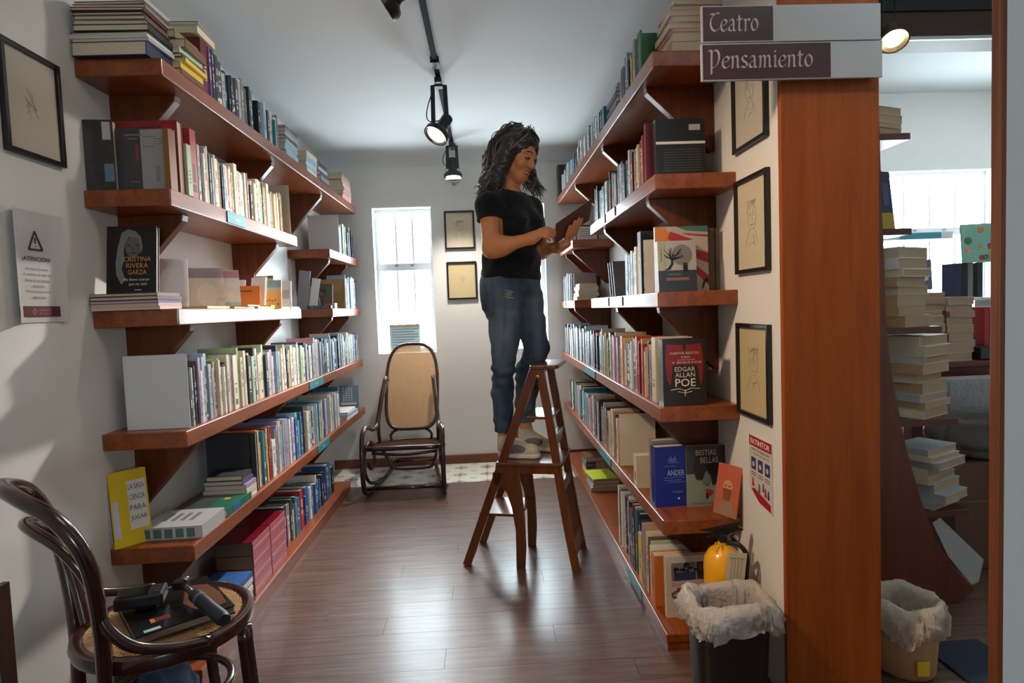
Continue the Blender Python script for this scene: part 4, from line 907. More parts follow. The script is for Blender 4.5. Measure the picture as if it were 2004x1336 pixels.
face_poly(o, 'red_cup', [(-.062, .108), (.008, .108), (-.002, .068), (-.048, .068)], cmat('red'), 2); face_rect(o, 'picture_stew', .016, .05, .098, .112, mat('pic_maroon', (104, 34, 30), .4))
mb = MB().tube([(-.058, -.0018, .10), (-.082, -.0018, .088), (-.08, -.0018, .078), (-.05, -.0018, .07)], .002, 5); mb.build('cup_handle', INKB, o, local=True)
face_poly(o, 'green_leaf', [(-.06, .062), (-.02, .066), (-.015, .052), (-.055, .05)], cmat('green'), 3); disc(o, 'radish', -.012, .052, .016, cmat('red'), 3); disc(o, 'tomato', -.052, .022, .012, cmat('red'), 3)
mb = MB().tube([(-.052, -.002, .034), (-.054, -.002, .05), (-.05, -.002, .056)], .0015, 5).tube([(-.042, -.002, .02), (-.02, -.002, .034), (.01, -.002, .038)], .0015, 5); mb.build('stalk', cmat('green'), o, local=True)
t_ = flat_book('green_magazine', 'thin yellow green magazine lying near the far end of the right plinth', .685, 3.85, .132, .16, .22, .01, 'yellow', .1, covm=mat('lime_cover', (186, 200, 60), .4))
flat_stack('grey pile under the magazine, right plinth', .69, 3.85, .060, [(.16, .22, .024, 'grey'), (.16, .22, .024, 'silver grey'), (.16, .22, .022, 'grey')], 'grey pile on the right plinth', .006, spine='x-', seed=51)
flat_stack('pile beside the skirting with a black lettered label', .70, 4.22, .060, [(.13, .18, .045, 'cream'), (.13, .18, .045, 'grey'), (.13, .18, .03, 'brown')], 'far pile on the right plinth', .003, spine='x-', seed=52)
o = MB().box(.64, .70, 4.124, 4.128, .105, .145).build('pile_label', INKB); tag(o, 'small black label lettered PO on the far pile of the right plinth', 'label')
text_mb('PO', frame((.67, 4.1236, .125), (1, 0, 0), (0, 0, 1)), height=.026).build('lettering', INKW, o)
# ================================================================== PICTURE FRAMES
FRW = mat('frame_black', (24, 23, 24), 0.35)
MATB = mat('aged_paper', (196, 184, 160), 0.7, var=.04, vscale=8)
PENCIL = mat('pencil_line', (140, 128, 110), 0.7); PENCILF = mat('faint_pencil', (168, 156, 136), 0.7)
def picture(label, c, xd, w, h, seed, paper=MATB, strong=False, face=True, tape=0.013, group='framed sketches'):
    """c: lower-left corner on the wall plane (seen from the room), xd: direction along the wall"""
    t = empty('framed_sketch', c, label, 'picture', group)
    M = frame(c, xd, (0, 0, 1))       # local z points into the room
    f, dp = tape, 0.016
    mb = MB()
    mb.box(0, w, 0, f, 0.0005, dp, M=M).box(0, w, h - f, h, 0.0005, dp, M=M).box(0, f, f, h - f, 0.0005, dp, M=M).box(w - f, w, f, h - f, 0.0005, dp, M=M)
    mb.build('frame', FRW, t, bevel=.0015)
    MB().box(f, w - f, f, h - f, 0.0005, 0.006, M=M).build('paper', paper, t)
    r = random.Random(seed); mb = MB(); k = h / .3
    def ln(P, rr=.0006): mb.tube([M @ Vector((x, y, 0.0063)) for x, y in P], rr, 4)
    cx, cy = w * .5, h * .52
    if face:
        n = 14; hw, hh = .030 * k, .042 * k
        ln([(cx + hw * math.cos(a) * (1 + .05 * r.random()), cy + .02 * k + hh * math.sin(a)) for a in [i * 2 * PI / n for i in range(n + 1)]])
        for s_ in (-1, 1):
            ln([(cx + s_ * .006 * k, cy + .028 * k), (cx + s_ * .013 * k, cy + .031 * k), (cx + s_ * .020 * k, cy + .027 * k)], .0009)
            ln([(cx + s_ * .008 * k, cy + .022 * k), (cx + s_ * .017 * k, cy + .022 * k)], .0011)
        ln([(cx, cy + .022 * k), (cx + .004 * k, cy + .006 * k), (cx - .003 * k, cy + .005 * k)]); ln([(cx - .01 * k, cy - .006 * k), (cx, cy - .009 * k), (cx + .011 * k, cy - .005 * k)], .0012)
        for j in range(7): ln([(cx + r.uniform(-.034, .034) * k, cy + r.uniform(.04, .065) * k), (cx + r.uniform(-.04, .04) * k, cy + .068 * k), (cx + r.uniform(-.045, .045) * k, cy + r.uniform(.02, .06) * k)])
        ln([(cx - .012 * k, cy - .02 * k), (cx - .03 * k, cy - .036 * k), (cx - .045 * k, cy - .07 * k)]); ln([(cx + .012 * k, cy - .02 * k), (cx + .03 * k, cy - .036 * k), (cx + .042 * k, cy - .07 * k)])
        for j in range(5): ln([(cx + r.uniform(-.03, .03) * k, cy - r.uniform(.03, .06) * k), (cx + r.uniform(-.03, .03) * k, cy - r.uniform(.04, .075) * k)])
    else:
        for j in range(6): ln([(cx + r.uniform(-.03, .03) * k, cy + r.uniform(-.04, .05) * k), (cx + r.uniform(-.03, .03) * k, cy + r.uniform(-.04, .05) * k), (cx + r.uniform(-.02, .02) * k, cy + r.uniform(-.05, .04) * k)])
    mb.build('pencil_sketch', PENCIL if strong else PENCILF, t)
    return t
OCH = mat('ochre_paper', (190, 172, 132), .7, var=.05, vscale=6)
# on the left wall, seen along +Y from its near edge
picture('black framed faint sketch high on the left wall above the warning notice', (XL, 1.685, 1.681), (0, 1, 0), .225, .295, 1, mat('grey_paper', (186, 178, 164), .7, var=.03, vscale=6), face=False)
# right wall, local x runs towards the camera
picture('topmost black framed sketch on the right wall, partly behind the section signs', (XR, 2.075, 1.703), (0, -1, 0), .245, .305, 2, mat('grey_paper', (186, 178, 164), .7), True)
picture('middle black framed portrait sketch on the right wall beside the door post', (XR, 2.068, 1.303), (0, -1, 0), .240, .307, 3, MATB, True)
picture('lowest black framed portrait sketch on the right wall above the extinguisher sign', (XR, 2.072, .833), (0, -1, 0), .240, .306, 4, OCH, True)
picture('upper black framed portrait sketch on the back wall right of the window', (-.303, YB, 1.690), (1, 0, 0), .233, .294, 5, mat('ivory_sketch_paper', (204, 192, 168), .7), True)
picture('lower black framed nearly blank ochre sheet on the back wall', (-.300, YB, 1.298), (1, 0, 0), .233, .294, 6, OCH, False, face=False)

# ================================================================== WALL SIGNS
def sign_board(name, label, x0, x1, y, z0, z1, xm, words):
    t = empty(name, ((x0 + x1) / 2, y, z0), label, 'sign')
    MB().box(x0, x1, y, y + .010, z0, z1).build('board', mat('sign_white', (172, 172, 174), .5), t, bevel=.001)
    MB().box(x0 + .004, xm, y - .0006, y, z0 + .003, z1 - .003).build('printed_field', mat('sign_brown', (62, 26, 26), .35, var=.25, vscale=9), t)
    return t
# broad-nib lettering drawn as pen strokes
NIB = (math.cos(math.radians(38)), math.sin(math.radians(38)))
GLY = {
 'T': (.62, [[(.60, .98), (.45, 1.0), (.30, .93), (.14, .97), (.05, .90)], [(.34, .93), (.18, .80), (.08, .58), (.08, .32), (.18, .12), (.34, .04), (.52, .12), (.58, .20)]]),
 'P': (.72, [[(.02, .92), (.12, 1.0), (.20, .92), (.20, .5), (.18, -.30)], [(.20, .84), (.38, 1.0), (.56, .92), (.62, .62), (.54, .30), (.38, .10), (.22, .04)]]),
 'e': (.46, [[(.30, .66), (.14, .56), (.06, .34), (.10, .12), (.22, .02), (.36, .08), (.42, .16)], [(.28, .66), (.40, .56), (.36, .42), (.12, .32)]]),
 'a': (.50, [[(.08, .54), (.20, .66), (.32, .60), (.34, .40), (.34, .12), (.40, .02), (.48, .08)], [(.34, .40), (.16, .34), (.06, .20), (.10, .06), (.22, .04), (.34, .16)]]),
 't': (.38, [[(.16, .86), (.17, .5), (.15, .16), (.22, .03), (.34, .09)], [(.03, .64), (.18, .66), (.34, .66)]]),
 'r': (.42, [[(.04, .58), (.13, .66), (.15, .4), (.13, .10), (.10, .02), (.20, .05)], [(.16, .50), (.26, .64), (.34, .66), (.40, .58)]]),
 'o': (.50, [[(.26, .68), (.12, .54), (.06, .30), (.14, .08), (.26, .02)], [(.24, .68), (.38, .56), (.44, .36), (.38, .14), (.25, .02)]]),
 'n': (.54, [[(.03, .58), (.12, .66), (.14, .4), (.12, .10), (.08, .02), (.18, .05)], [(.15, .50), (.28, .66), (.40, .58), (.40, .14), (.44, .03), (.53, .09)]]),
 's': (.42, [[(.36, .60), (.24, .68), (.10, .58), (.14, .42), (.30, .30), (.36, .16), (.24, .03), (.06, .10)]]),
 'm': (.80, [[(.03, .58), (.12, .66), (.14, .4), (.12, .10), (.08, .02), (.18, .05)], [(.15, .50), (.27, .66), (.37, .58), (.37, .12), (.34, .03), (.43, .05)], [(.40, .50), (.52, .66), (.63, .58), (.63, .14), (.67, .03), (.77, .09)]]),
 'i': (.26, [[(.03, .58), (.12, .66), (.13, .4), (.11, .12), (.17, .03), (.25, .09)], [(.10, .90), (.16, .86)]]),
 'l': (.26, [[(.03, .92), (.12, 1.0), (.13, .5), (.11, .12), (.17, .03), (.25, .09)]]),
}
def pen_text(s, M, xh, width=None):
    adv = 0; segs = []
    for ch in s:
        w, st = GLY[ch]
        for P in st:
            Q = smooth_pts([(adv + a, b, 0) for a, b in P], 4) if len(P) > 2 else [Vector((adv + a, b, 0)) for a, b in P]
            segs.append(Q)
        adv += w + .02
    k = xh; kx = width / adv if width else k
    mb = MB(); nb = .062
    for Q in segs:
        L = [(q.x - NIB[0] * nb, q.y - NIB[1] * nb) for q in Q]; R = [(q.x + NIB[0] * nb, q.y + NIB[1] * nb) for q in Q]
        th = .014
        for i in range(len(Q) - 1):
            d = (Q[i + 1] - Q[i]); n = Vector((-d.y, d.x, 0)); n = n.normalized() * th if n.length > 0 else Vector((0, th, 0))
            quad = [L[i], R[i], R[i + 1], L[i + 1]]
            mb.add([M @ Vector((a * kx, b * k, 0)) for a, b in quad], [(0, 1, 2, 3)])
            # hairline body keeps thin joins visible
            q0, q1 = Q[i], Q[i + 1]
            mb.add([M @ Vector((a.x * kx, a.y * k, 0)) for a in (q0 - n, q1 - n, q1 + n, q0 + n)], [(0, 1, 2, 3)])
    return mb
SGN = mat('sign_lettering_white', (208, 196, 194), .55)
t = sign_board('section_sign', 'upper white section sign on the door post, brown field lettered Teatro', .626, 1.136, Y0 - .028, 1.934, 2.033, .828, 'Teatro')
pen_text('Teatro', frame((.648, Y0 - .0288, 1.963), (1, 0, 0), (0, 0, 1)), .050, .140).build('lettering', SGN, t)
MB().box(.9, 1.1, Y0 - .018, Y0, 1.95, 2.02).build('mounting_block', PILLAR, t)
t = sign_board('section_sign', 'lower white section sign on the door post, brown field lettered Pensamiento', .623, 1.139, Y0 - .030, 1.829, 1.930, .990, 'Pensamiento')
pen_text('Pensamiento', frame((.641, Y0 - .0308, 1.862), (1, 0, 0), (0, 0, 1)), .050, .300).build('lettering', SGN, t)
MB().box(.9, 1.1, Y0 - .020, Y0, 1.85, 1.91).build('mounting_block', PILLAR, t)
t = empty('section_sign', (-1.08, 1.2, 1.80), 'brown section sign at the top left corner, cut by the frame edge', 'sign')
MB().box(XL + .001, -.918, 1.2, 1.21, 1.772, 1.885).build('board', mat('sign_white', (172, 172, 174), .5), t); MB().box(XL + .001, -.922, 1.1994, 1.2, 1.792, 1.885).build('printed_field', mat('sign_brown', (62, 26, 26), .35), t)
pen_text('l', frame((-.955, 1.1988, 1.822), (1, 0, 0), (0, 0, 1)), .050).build('lettering', SGN, t)

# warning notice on the left wall
t = empty('warning_notice', (XL, 1.77, 1.227), 'curling white warning notice with a triangle on the left wall', 'notice')
def wm(y, z, e=0.0): return frame((XL + .004 + e, y, z), (0, 1, 0), (0, 0, 1))
vs = []; ny, nz = 12, 6
def curl(s): return .003 + .022 * max(0, (0.22 - s)) ** 1.5 / .22 ** 1.5 + .010 * max(0, s - .85) / .15
for j in range(nz + 1):
    for i in range(ny + 1):
        s_ = i / ny; vs.append((XL + curl(s_), 1.666 + .208 * s_, 1.227 + .306 * j / nz))
MB().add(vs, [(j * (ny + 1) + i, j * (ny + 1) + i + 1, (j + 1) * (ny + 1) + i + 1, (j + 1) * (ny + 1) + i) for j in range(nz) for i in range(ny)]).build('sheet', mat('notice_white', (196, 194, 192), .45), t, smooth=True)
BRN = mat('notice_brown', (66, 40, 40), .5)
M = wm(1.768, 1.448, .0012)
mb = MB(); tri = [(-.026, -.020), (.026, -.020), (0, .030)]
for a, b in ((0, 1), (1, 2), (2, 0)): mb.bar(M @ Vector((*tri[a], 0)), M @ Vector((*tri[b], 0)), .0012, .0045, up=(0, 1, 0.3))
mb.bar(M @ Vector((0, -.004, 0)), M @ Vector((0, .012, 0)), .0012, .003, up=(0, 1, 0)); mb.bar(M @ Vector((0, -.0125, 0)), M @ Vector((0, -.0095, 0)), .0012, .003, up=(0, 1, 0)); mb.build('warning_triangle', BRN, t)
text_mb('¡ATENCIÓN!', wm(1.768, 1.402, .0012), height=.0175, width=.108, bold=.012).build('heading', INKB, t)
for k, (s_, w) in enumerate((('Por favor NO, mover', .085), ('ni cambiar de lugar los', .108), ('libros de los estantes', .094), ('exhibidos', .045), ('Muchas gracias por su', .094), ('atención', .05))):
    text_mb(s_, wm(1.768, 1.374 - .0155 * k, .0012), height=.0085, width=w).build('notice_text', mat('notice_grey', (92, 86, 84), .6), t)
MB().box(XL + .0045, XL + .0052, 1.692, 1.862, 1.243, 1.272).build('maroon_footer', MAROON, t)
text_mb('LIBRERÍA', wm(1.785, 1.262, .0016), height=.007, width=.05).build('footer_text', mat('footer_rose', (176, 120, 124), .6), t); text_mb('del centro', wm(1.785, 1.252, .0016), height=.007, width=.05).build('footer_text', mat('footer_rose', (176, 120, 124), .6), t)
mb = MB()
for k in range(6):
    a = k * PI / 3; mb.add([wm(1.745 + .006 * math.cos(a), 1.257 + .007 * math.sin(a), .0016) @ Vector(p) for p in ((-.003, -.003, 0), (.003, -.003, 0), (.0, .004, 0))], [(0, 1, 2)])
mb.build('footer_emblem', mat('footer_rose', (176, 120, 124), .6), t)

# extinguisher instruction sign on the right wall
t = empty('extinguisher_sign', (XR, 1.92, .54), 'white and red EXTINTOR instruction sign on the right wall', 'sign')
def rm(y, z, e=0.0): return frame((XR - .003 - e, y, z), (0, -1, 0), (0, 0, 1))
MB().prism([(2.003, .772), (2.003, .60), (1.975, .575), (1.838, .545), (1.838, .772)], 'x', XR - .003, XR).build('plate', mat('sign_plate', (204, 196, 188), .4), t)
SRED = mat('sign_red', (166, 26, 34), .4)
MB().box(XR - .0036, XR - .003, 1.841, 2.001, .738, .769).build('red_header', SRED, t); text_mb('EXTINTOR', rm(1.921, .7535, .0010), height=.018, width=.14, bold=.02).build('heading', INKW, t)
text_mb('MODO DE OPERACIÓN', rm(1.921, .728, .0006), height=.008, width=.13).build('subheading', mat('sign_green', (60, 110, 96), .5), t); text_mb('en caso de incendio', rm(1.915, .715, .0006), height=.006, width=.11).build('subheading', INKG, t)
SB = mat('sign_blue', (42, 66, 120), .4)
for k in range(3):
    yc = 1.97 - .05 * k; o = MB().box(XR - .0036, XR - .003, yc - .017, yc + .017, .660, .700).build('instruction_panel', SB, t)
    MB().lathe([(.009, 0), (.009, .0006)], (0, 0, 0), 10, M=frame((XR - .0036, yc, .678), (0, -1, 0), (0, 0, 1))).build('pictogram', mat('sign_skin', (206, 176, 150), .5), t)
    for j in range(2): MB().box(XR - .0035, XR - .003, yc - .018, yc + .018, .648 - .008 * j, .651 - .008 * j).build('caption_line', INKG, t)
for k, (yy, zz, c) in enumerate(((1.975, .615, SRED), (1.93, .605, mat('sign_green', (60, 110, 96), .5)), (1.885, .602, SRED), (1.90, .615, mat('sign_green', (60, 110, 96), .5)), (1.865, .60, SB))): MB().prism([(yy - .008, zz - .012), (yy + .008, zz - .012), (yy + .003, zz + .016), (yy - .003, zz + .016)], 'x', XR - .0036, XR - .003).build('pictogram', c, t)
MB().prism([(1.99, .592), (1.965, .598), (1.85, .575), (1.85, .552), (1.93, .56)], 'x', XR - .0038, XR - .003).build('red_arrow', SRED, t)

# small fittings on the back wall
t = empty('alarm_fitting', (-.218, YB, 2.243), 'small white alarm fitting with a black dome on the back wall', 'alarm')
Mb = Matrix.Translation((-.218, YB, 2.243)) @ Matrix.Rotation(PI / 2, 4, 'X')
MB().lathe([(.045, 0), (.045, .012), (.036, .018)], (0, 0, 0), 20, M=Mb).build('base', mat('fitting_white', (206, 208, 208), .4), t)
MB().lathe([(.020, .016), (.018, .026), (.008, .033)], (0, 0, 0), 16, M=Mb).build('dome', BLACKP, t)
for dx, dz in ((-.052, 0), (.05, .0), (0, -.052), (-.01, .055)): MB().lathe([(.012, 0), (.010, .014), (.004, .018)], (0, 0, 0), 10, M=Matrix.Translation((-.218 + dx, YB, 2.243 + dz)) @ Matrix.Rotation(PI / 2, 4, 'X')).build('side_lamp', mat('fitting_grey', (156, 160, 160), .3), t)
t = empty('wall_speaker', (.62, 4.80, 2.02), 'small dark grey loudspeaker on the back wall above the right shelves', 'speaker')
MB().box(.585, .655, 4.765, YB, 2.06, 2.30).build('cabinet', mat('speaker_grey', (74, 74, 76), .5), t, bevel=.006); MB().box(.591, .649, 4.761, 4.765, 2.07, 2.29).build('grille', mat('speaker_grille', (50, 50, 52), .7, bump=.5, bscale=400), t)

# ================================================================== TRACK LIGHTS
xt = -.205
t = empty('ceiling_track', (xt, 3.5, ZC), 'black lighting track running along the corridor ceiling', 'track')
MB().box(xt - .012, xt + .012, 2.1, 4.70, ZC - .020, ZC).build('rail', mat('track_black', (20, 20, 22), .8, spec=.15), t, bevel=.002)
MB().box(xt - .006, xt + .006, 2.1, 4.69, ZC - .0212, ZC - .020).build('conductor_groove', mat('track_black', (20, 20, 22), .8, spec=.15), t)
for yy in (3.05, 4.62): MB().box(xt - .021, xt + .021, yy, yy + .08, ZC - .03, ZC + 0).build('joint_piece', BLACKP, t)
GLOW = emit('lamp_glow', (255, 240, 220), 9.0)
def spot(label, y, zdrop, aim, power, side=.0, cone=1.9):
    t = empty('track_spotlight', (xt, y, ZC - .022), label, 'spotlight', 'track spotlights')
    MB().box(xt - .018, xt + .018, y - .055, y + .055, ZC - .05, ZC - .024).build('adapter', BLACKP, t, bevel=.003)
    zc = ZC - zdrop; hc = Vector((xt + side, y, zc)); a = Vector(aim).normalized()
    for s_ in (-1, 1): MB().bar((xt + s_ * .032, y, ZC - .05), (hc.x + s_ * .036, y, zc + .01), .010, .022).build('yoke_arm', BLACKP, t)
    MB().box(xt - .036, xt + .036, y - .012, y + .012, ZC - .058, ZC - .05).build('yoke', BLACKP, t)
    q = a.to_track_quat('Z', 'Y').to_matrix().to_4x4(); M = Matrix.Translation(hc) @ q
    MB().lathe([(.026, -.085), (.030, -.082), (.030, .0), (.036, .012), (.058, .022), (.066, .034), (.066, .058), (.061, .058), (.056, .04)], (0, 0, 0), 24, M=M, cap=False).lathe([(.0005, -.0852), (.026, -.085)], (0, 0, 0), 24, M=M, cap=False).build('lamp_head', BLACKM, t, auto=.6)
    MB().lathe([(.0605, .0575), (.056, .052), (.050, .0505)], (0, 0, 0), 24, M=M, cap=False).build('reflector', CHROME, t, smooth=True)
    MB().lathe([(.0005, .050), (.049, .050), (.049, .047), (.0005, .047)], (0, 0, 0), 24, M=M, cap=False).build('lamp_face', GLOW, t)
    mb = MB(); P = smooth_pts([hc + a * -.08, (hc.x - .05, y - .02, zc + .03), (hc.x - .065, y - .03, zc + .08), (xt - .02, y - .02, ZC - .05)], 5); mb.tube(P, .003, 6).build('cable', BLACKP, t)
    d = bpy.data.lights.new('spot_light', 'SPOT'); d.energy = power; d.color = (1, .92, .82); d.spot_size = cone; d.spot_blend = .8; d.shadow_soft_size = .04
    lo = bpy.data.objects.new('spot_light', d); COL.objects.link(lo); lo.matrix_world = Matrix.Translation(hc + a * .062) @ (-a).to_track_quat('Z', 'Y').to_matrix().to_4x4()
    return t
spot('black track spotlight with a swivelled round head, middle one over the corridor', 3.30, .27, (-.46, -.42, -.78), 115, cone=1.5)
spot('black track spotlight hanging farthest, near the back wall window', 4.50, .22, (.02, -.10, -1), 75)
spot('black track spotlight nearest the camera, cut by the top frame edge', 2.26, .100, (-.85, .1, -.5), 8, side=-.07)

# pendant spotlight in the side room
t = empty('side_room_spotlight', (1.575, 2.35, 2.62), 'small round glowing spotlight hanging beside the dark beam', 'spotlight')
a = Vector((-.18, -.55, -.8)).normalized(); M = Matrix.Translation((1.575, 2.33, 2.19)) @ a.to_track_quat('Z', 'Y').to_matrix().to_4x4()
MB().lathe([(.02, -.06), (.026, -.05), (.026, .0), (.046, .015), (.052, .03), (.047, .03), (.036, .014)], (0, 0, 0), 24, M=M, cap=False).build('lamp_head', mat('brass_grey', (120, 108, 80), .35, .7), t, auto=.6)
MB().lathe([(.0005, .016), (.036, .016)], (0, 0, 0), 20, M=M, cap=False).build('lamp_face', emit('warm_glow', (255, 238, 200), 14), t)
for dx in (-.02, .03): MB().tube([(1.575 + dx, 2.36, 2.62), (1.575 + dx, 2.36, 2.20)], .0025, 6).build('suspension_wire', BLACKP, t)
d = bpy.data.lights.new('spot_light', 'SPOT'); d.energy = 6; d.color = (1, .86, .66); d.spot_size = 1.6; d.spot_blend = .7; d.shadow_soft_size = .04
lo = bpy.data.objects.new('spot_light', d); COL.objects.link(lo); lo.matrix_world = Matrix.Translation(Vector((1.575, 2.33, 2.19)) + a * .034) @ (-a).to_track_quat('Z', 'Y').to_matrix().to_4x4()

# ================================================================== CANE WEAVE
def lattice(inside, u0, u1, v0, v1, pitch, M, wd=.0032, diag=True, thick_=.0012):
    mb = MB()
    def strip(P, D, L, w, off):
        n = int(L / .006); run = None; N = Vector((-D[1], D[0]))
        for i in range(n + 2):
            q = (P[0] + D[0] * i * .006, P[1] + D[1] * i * .006); ok = i <= n and inside(*q)
            if ok and run is None: run = q
            if not ok and run is not None:
                e = (P[0] + D[0] * (i - 1) * .006, P[1] + D[1] * (i - 1) * .006)
                if (e[0] - run[0]) ** 2 + (e[1] - run[1]) ** 2 > 1e-6:
                    a, b = Vector(run), Vector(e); h = N * w / 2
                    vs = [(p.x, p.y, z) for z in (off, off + thick_) for p in (a - h, b - h, b + h, a + h)]
                    mb.add([M @ Vector(p) for p in vs], [(3, 2, 1, 0), (4, 5, 6, 7), (0, 1, 5, 4), (2, 3, 7, 6)])
                run = None
    x = u0
    while x < u1:
        strip((x, v0), (0, 1), v1 - v0, wd, 0); x += pitch
    y = v0
    while y < v1:
        strip((u0, y), (1, 0), u1 - u0, wd, thick_); y += pitch
    if diag:
        L = (u1 - u0) + (v1 - v0); k = u0 - (v1 - v0)
        while k < u1:
            strip((k, v0), (.7071, .7071), L, wd * .8, 2 * thick_); strip((k + (v1 - v0), v0), (-.7071, .7071), L, wd * .8, 3 * thick_); k += pitch
    return mb
def rounded(u, v, w, h, r):
    du = max(abs(u) - (w / 2 - r), 0); dv = max(abs(v) - (h / 2 - r), 0)
    return du * du + dv * dv < r * r and abs(u) < w / 2 and abs(v) < h / 2

# ================================================================== ROCKING CHAIR
RC = empty('rocking_chair', (-.585, 4.06, 0), 'brown bentwood rocking chair with cane back in front of the left window', 'chair')
def W_(s_, y): return s_ * (.262 - .19 * max(0, y))     # side frames converge to the back
BT = BENT
def side_curve(P, s_, r, name, n=9):
    pts = smooth_pts([(W_(s_, y), y, z) for (y, z) in P], 6)
    MB().tube(pts, r, n).build(name, BT, RC, local=True, smooth=True)
for s_ in (-1, 1):
    side_curve([(.62, .10), (.45, .045), (.25, .022), (.10, .016), (.0, .028), (-.055, .09), (-.075, .20), (-.06, .33), (-.02, .42), (.04, .452), (.10, .445), (.17, .42), (.24, .43), (.30, .50), (.36, .60), (.42, .68), (.455, .73)], s_, .016, 'runner')
    side_curve([(.30, .04), (.17, .05), (.06, .09), (.0, .17), (-.005, .26), (.05, .335), (.12, .345), (.175, .29), (.175, .21), (.13, .16), (.085, .18), (.075, .225)], s_, .0125, 'scroll')
    side_curve([(.62, .10), (.50, .12), (.38, .20), (.30, .29), (.28, .42), (.34, .56), (.44, .66), (.50, .72)], s_, .013, 'back_upright')
    side_curve([(.455, .73), (.49, .735), (.50, .715)], s_, .014, 'arm_loop')
# seat ring and cane
sp = smooth_pts([(-.245, .02, .318), (0, -.005, .322), (.245, .02, .318), (.225, .22, .30), (.185, .42, .278), (0, .455, .275), (-.185, .42, .278), (-.225, .22, .30)], 6, closed=True)
MB().tube(sp, .017, 8, closed=True).build('seat_ring', BT, RC, local=True, smooth=True)
Ms = Matrix(((1, 0, 0, 0), (0, 1, 0, 0), (0, -.10, 1, .322), (0, 0, 0, 1)))
lattice(lambda u, v: abs(u) < .235 - .1 * v and .01 < v < .45, -.24, .24, .0, .45, .014, Ms).build('seat_cane', mat('cane_seen_dark', (104, 66, 42), .5), RC, local=True)['kind'] = 'stuff'  # same cane as the back; its dark look edge-on is put into the colour
MB().tube(smooth_pts([(-.215, .03, .285), (0, .015, .272), (.215, .03, .285)], 6), .011, 8).build('seat_rail', BT, RC, local=True, smooth=True)
# back: rounded frame leaning back with cane
bw_, bh_ = .385, .66
th_ = math.radians(24)
Mk = Matrix.Translation((.005, .56, .665)) @ Matrix(((1, 0, 0, 0), (0, 0, -1, 0), (0, 1, 0, 0), (0, 0, 0, 1)))
Mk = Matrix.Translation((.005, .555, .668)) @ Matrix.Rotation(-th_, 4, 'X') @ Matrix(((1, 0, 0, 0), (0, 0, -1, 0), (0, 1, 0, 0), (0, 0, 0, 1)))
def half(v): return (bw_ / 2) * (0.94 + .06 * min(1, (.33 - v) / .5))
op = []
for i in range(48):
    a = 2 * PI * i / 48; ca, sa = math.cos(a), math.sin(a)
    u = half(0) * math.copysign(abs(ca) ** (.62 if sa > 0 else .42), ca); v = (bh_ / 2) * math.copysign(abs(sa) ** (.72 if sa > 0 else .42), sa)
    op.append((u, v))
MB().tube([Mk @ Vector((u, v, 0)) for u, v in op], .0135, 8, closed=True).build('back_frame', BT, RC, local=True, smooth=True)
def inback(u, v):
    e1, e2 = (1 / .62, 1 / .72) if v > 0 else (1 / .42, 1 / .42)
    return (abs(u) / (half(0) - .006)) ** (2 * e1 / 1.0) + (abs(v) / (bh_ / 2 - .006)) ** (2 * e2 / 1.0) < 1
lattice(inback, -.2, .2, -.34, .34, .0135, Mk, wd=.0047).build('back_cane', CANE, RC, local=True)['kind'] = 'stuff'
MB().tube(smooth_pts([(-.145, .415, .285), (-.145, .42, .33), (-.10, .43, .362), (0, .435, .37), (.10, .43, .362), (.145, .42, .33), (.145, .415, .285)], 5), .0105, 8).build('lower_back_loop', BT, RC, local=True, smooth=True)
for s_ in (-1, 1): MB().bar((s_ * .19, .53, .62), (s_ * .178, .47, .70), .012, .012).build('back_bolt_block', BT, RC, local=True)
# stretchers
MB().tube([(-.255, .03, .045), (.255, .03, .045)], .012, 8).build('front_stretcher', BT, RC, local=True, smooth=True)
MB().tube(smooth_pts([(-.20, .30, .30), (-.185, .36, .20), (-.15, .40, .10), (-.11, .42, .075), (0, .42, .072), (.11, .42, .075), (.15, .40, .10), (.185, .36, .20), (.20, .30, .30)], 5), .0115, 8).build('lower_stretcher_loop', BT, RC, local=True, smooth=True)
MB().tube([(W_(-1, .58), .58, .09), (W_(1, .58), .58, .09)], .011, 8).build('rear_stretcher', BT, RC, local=True, smooth=True)
for s_ in (-1, 1): MB().sphere((W_(s_, .02) + s_ * .012, .03, .045), .014, 6).build('stretcher_knob', BT, RC, local=True, smooth=True)

# ================================================================== LADDER CHAIR
LA = empty('library_step_chair', (.109, 2.815, 0), 'brown wooden folding library step chair the woman stands on', 'step ladder', rotz=math.radians(-14.9))
SX0, SY = -.0, .30
def lbar(name, a, b, w, h, up=(0, 1, 0), w2=None, h2=None, bev=.003): return MB().bar(a, b, w, h, up, 0, w2, h2).build(name, LADW, LA, local=True, bevel=bev)
ZS = .505
for yy in (0.011, .289):
    # long front stile
    lbar('front_stile', (-.262, yy, 0), (.098, yy, .935), .040, .022)
    # curved rear stile
    P = [(.262, 0), (.235, .16), (.205, .36), (.182, .54), (.160, .70), (.138, .84), (.126, .94)]
    pts = smooth_pts([(a, yy, z) for a, z in P], 4); mb = MB()
    for i in range(len(pts) - 1): mb.bar(pts[i], pts[i + 1], .036, .022, up=(0, 1, 0))
    mb.build('rear_stile', LADW, LA, local=True)
    # middle leg with the arched brace
    poly = [(-.018, 0), (.022, 0), (.030, .10), (.028, .24), (.020, .34), (.012, .42), (.008, ZS - .05), (-.115, ZS - .05), (-.118, .42), (-.098, .385), (-.075, .388), (-.052, .36), (-.030, .29), (-.015, .18)]
    MB().prism(poly, 'y', yy - .011, yy + .011).build('arched_leg', LADW, LA, local=True, bevel=.002)
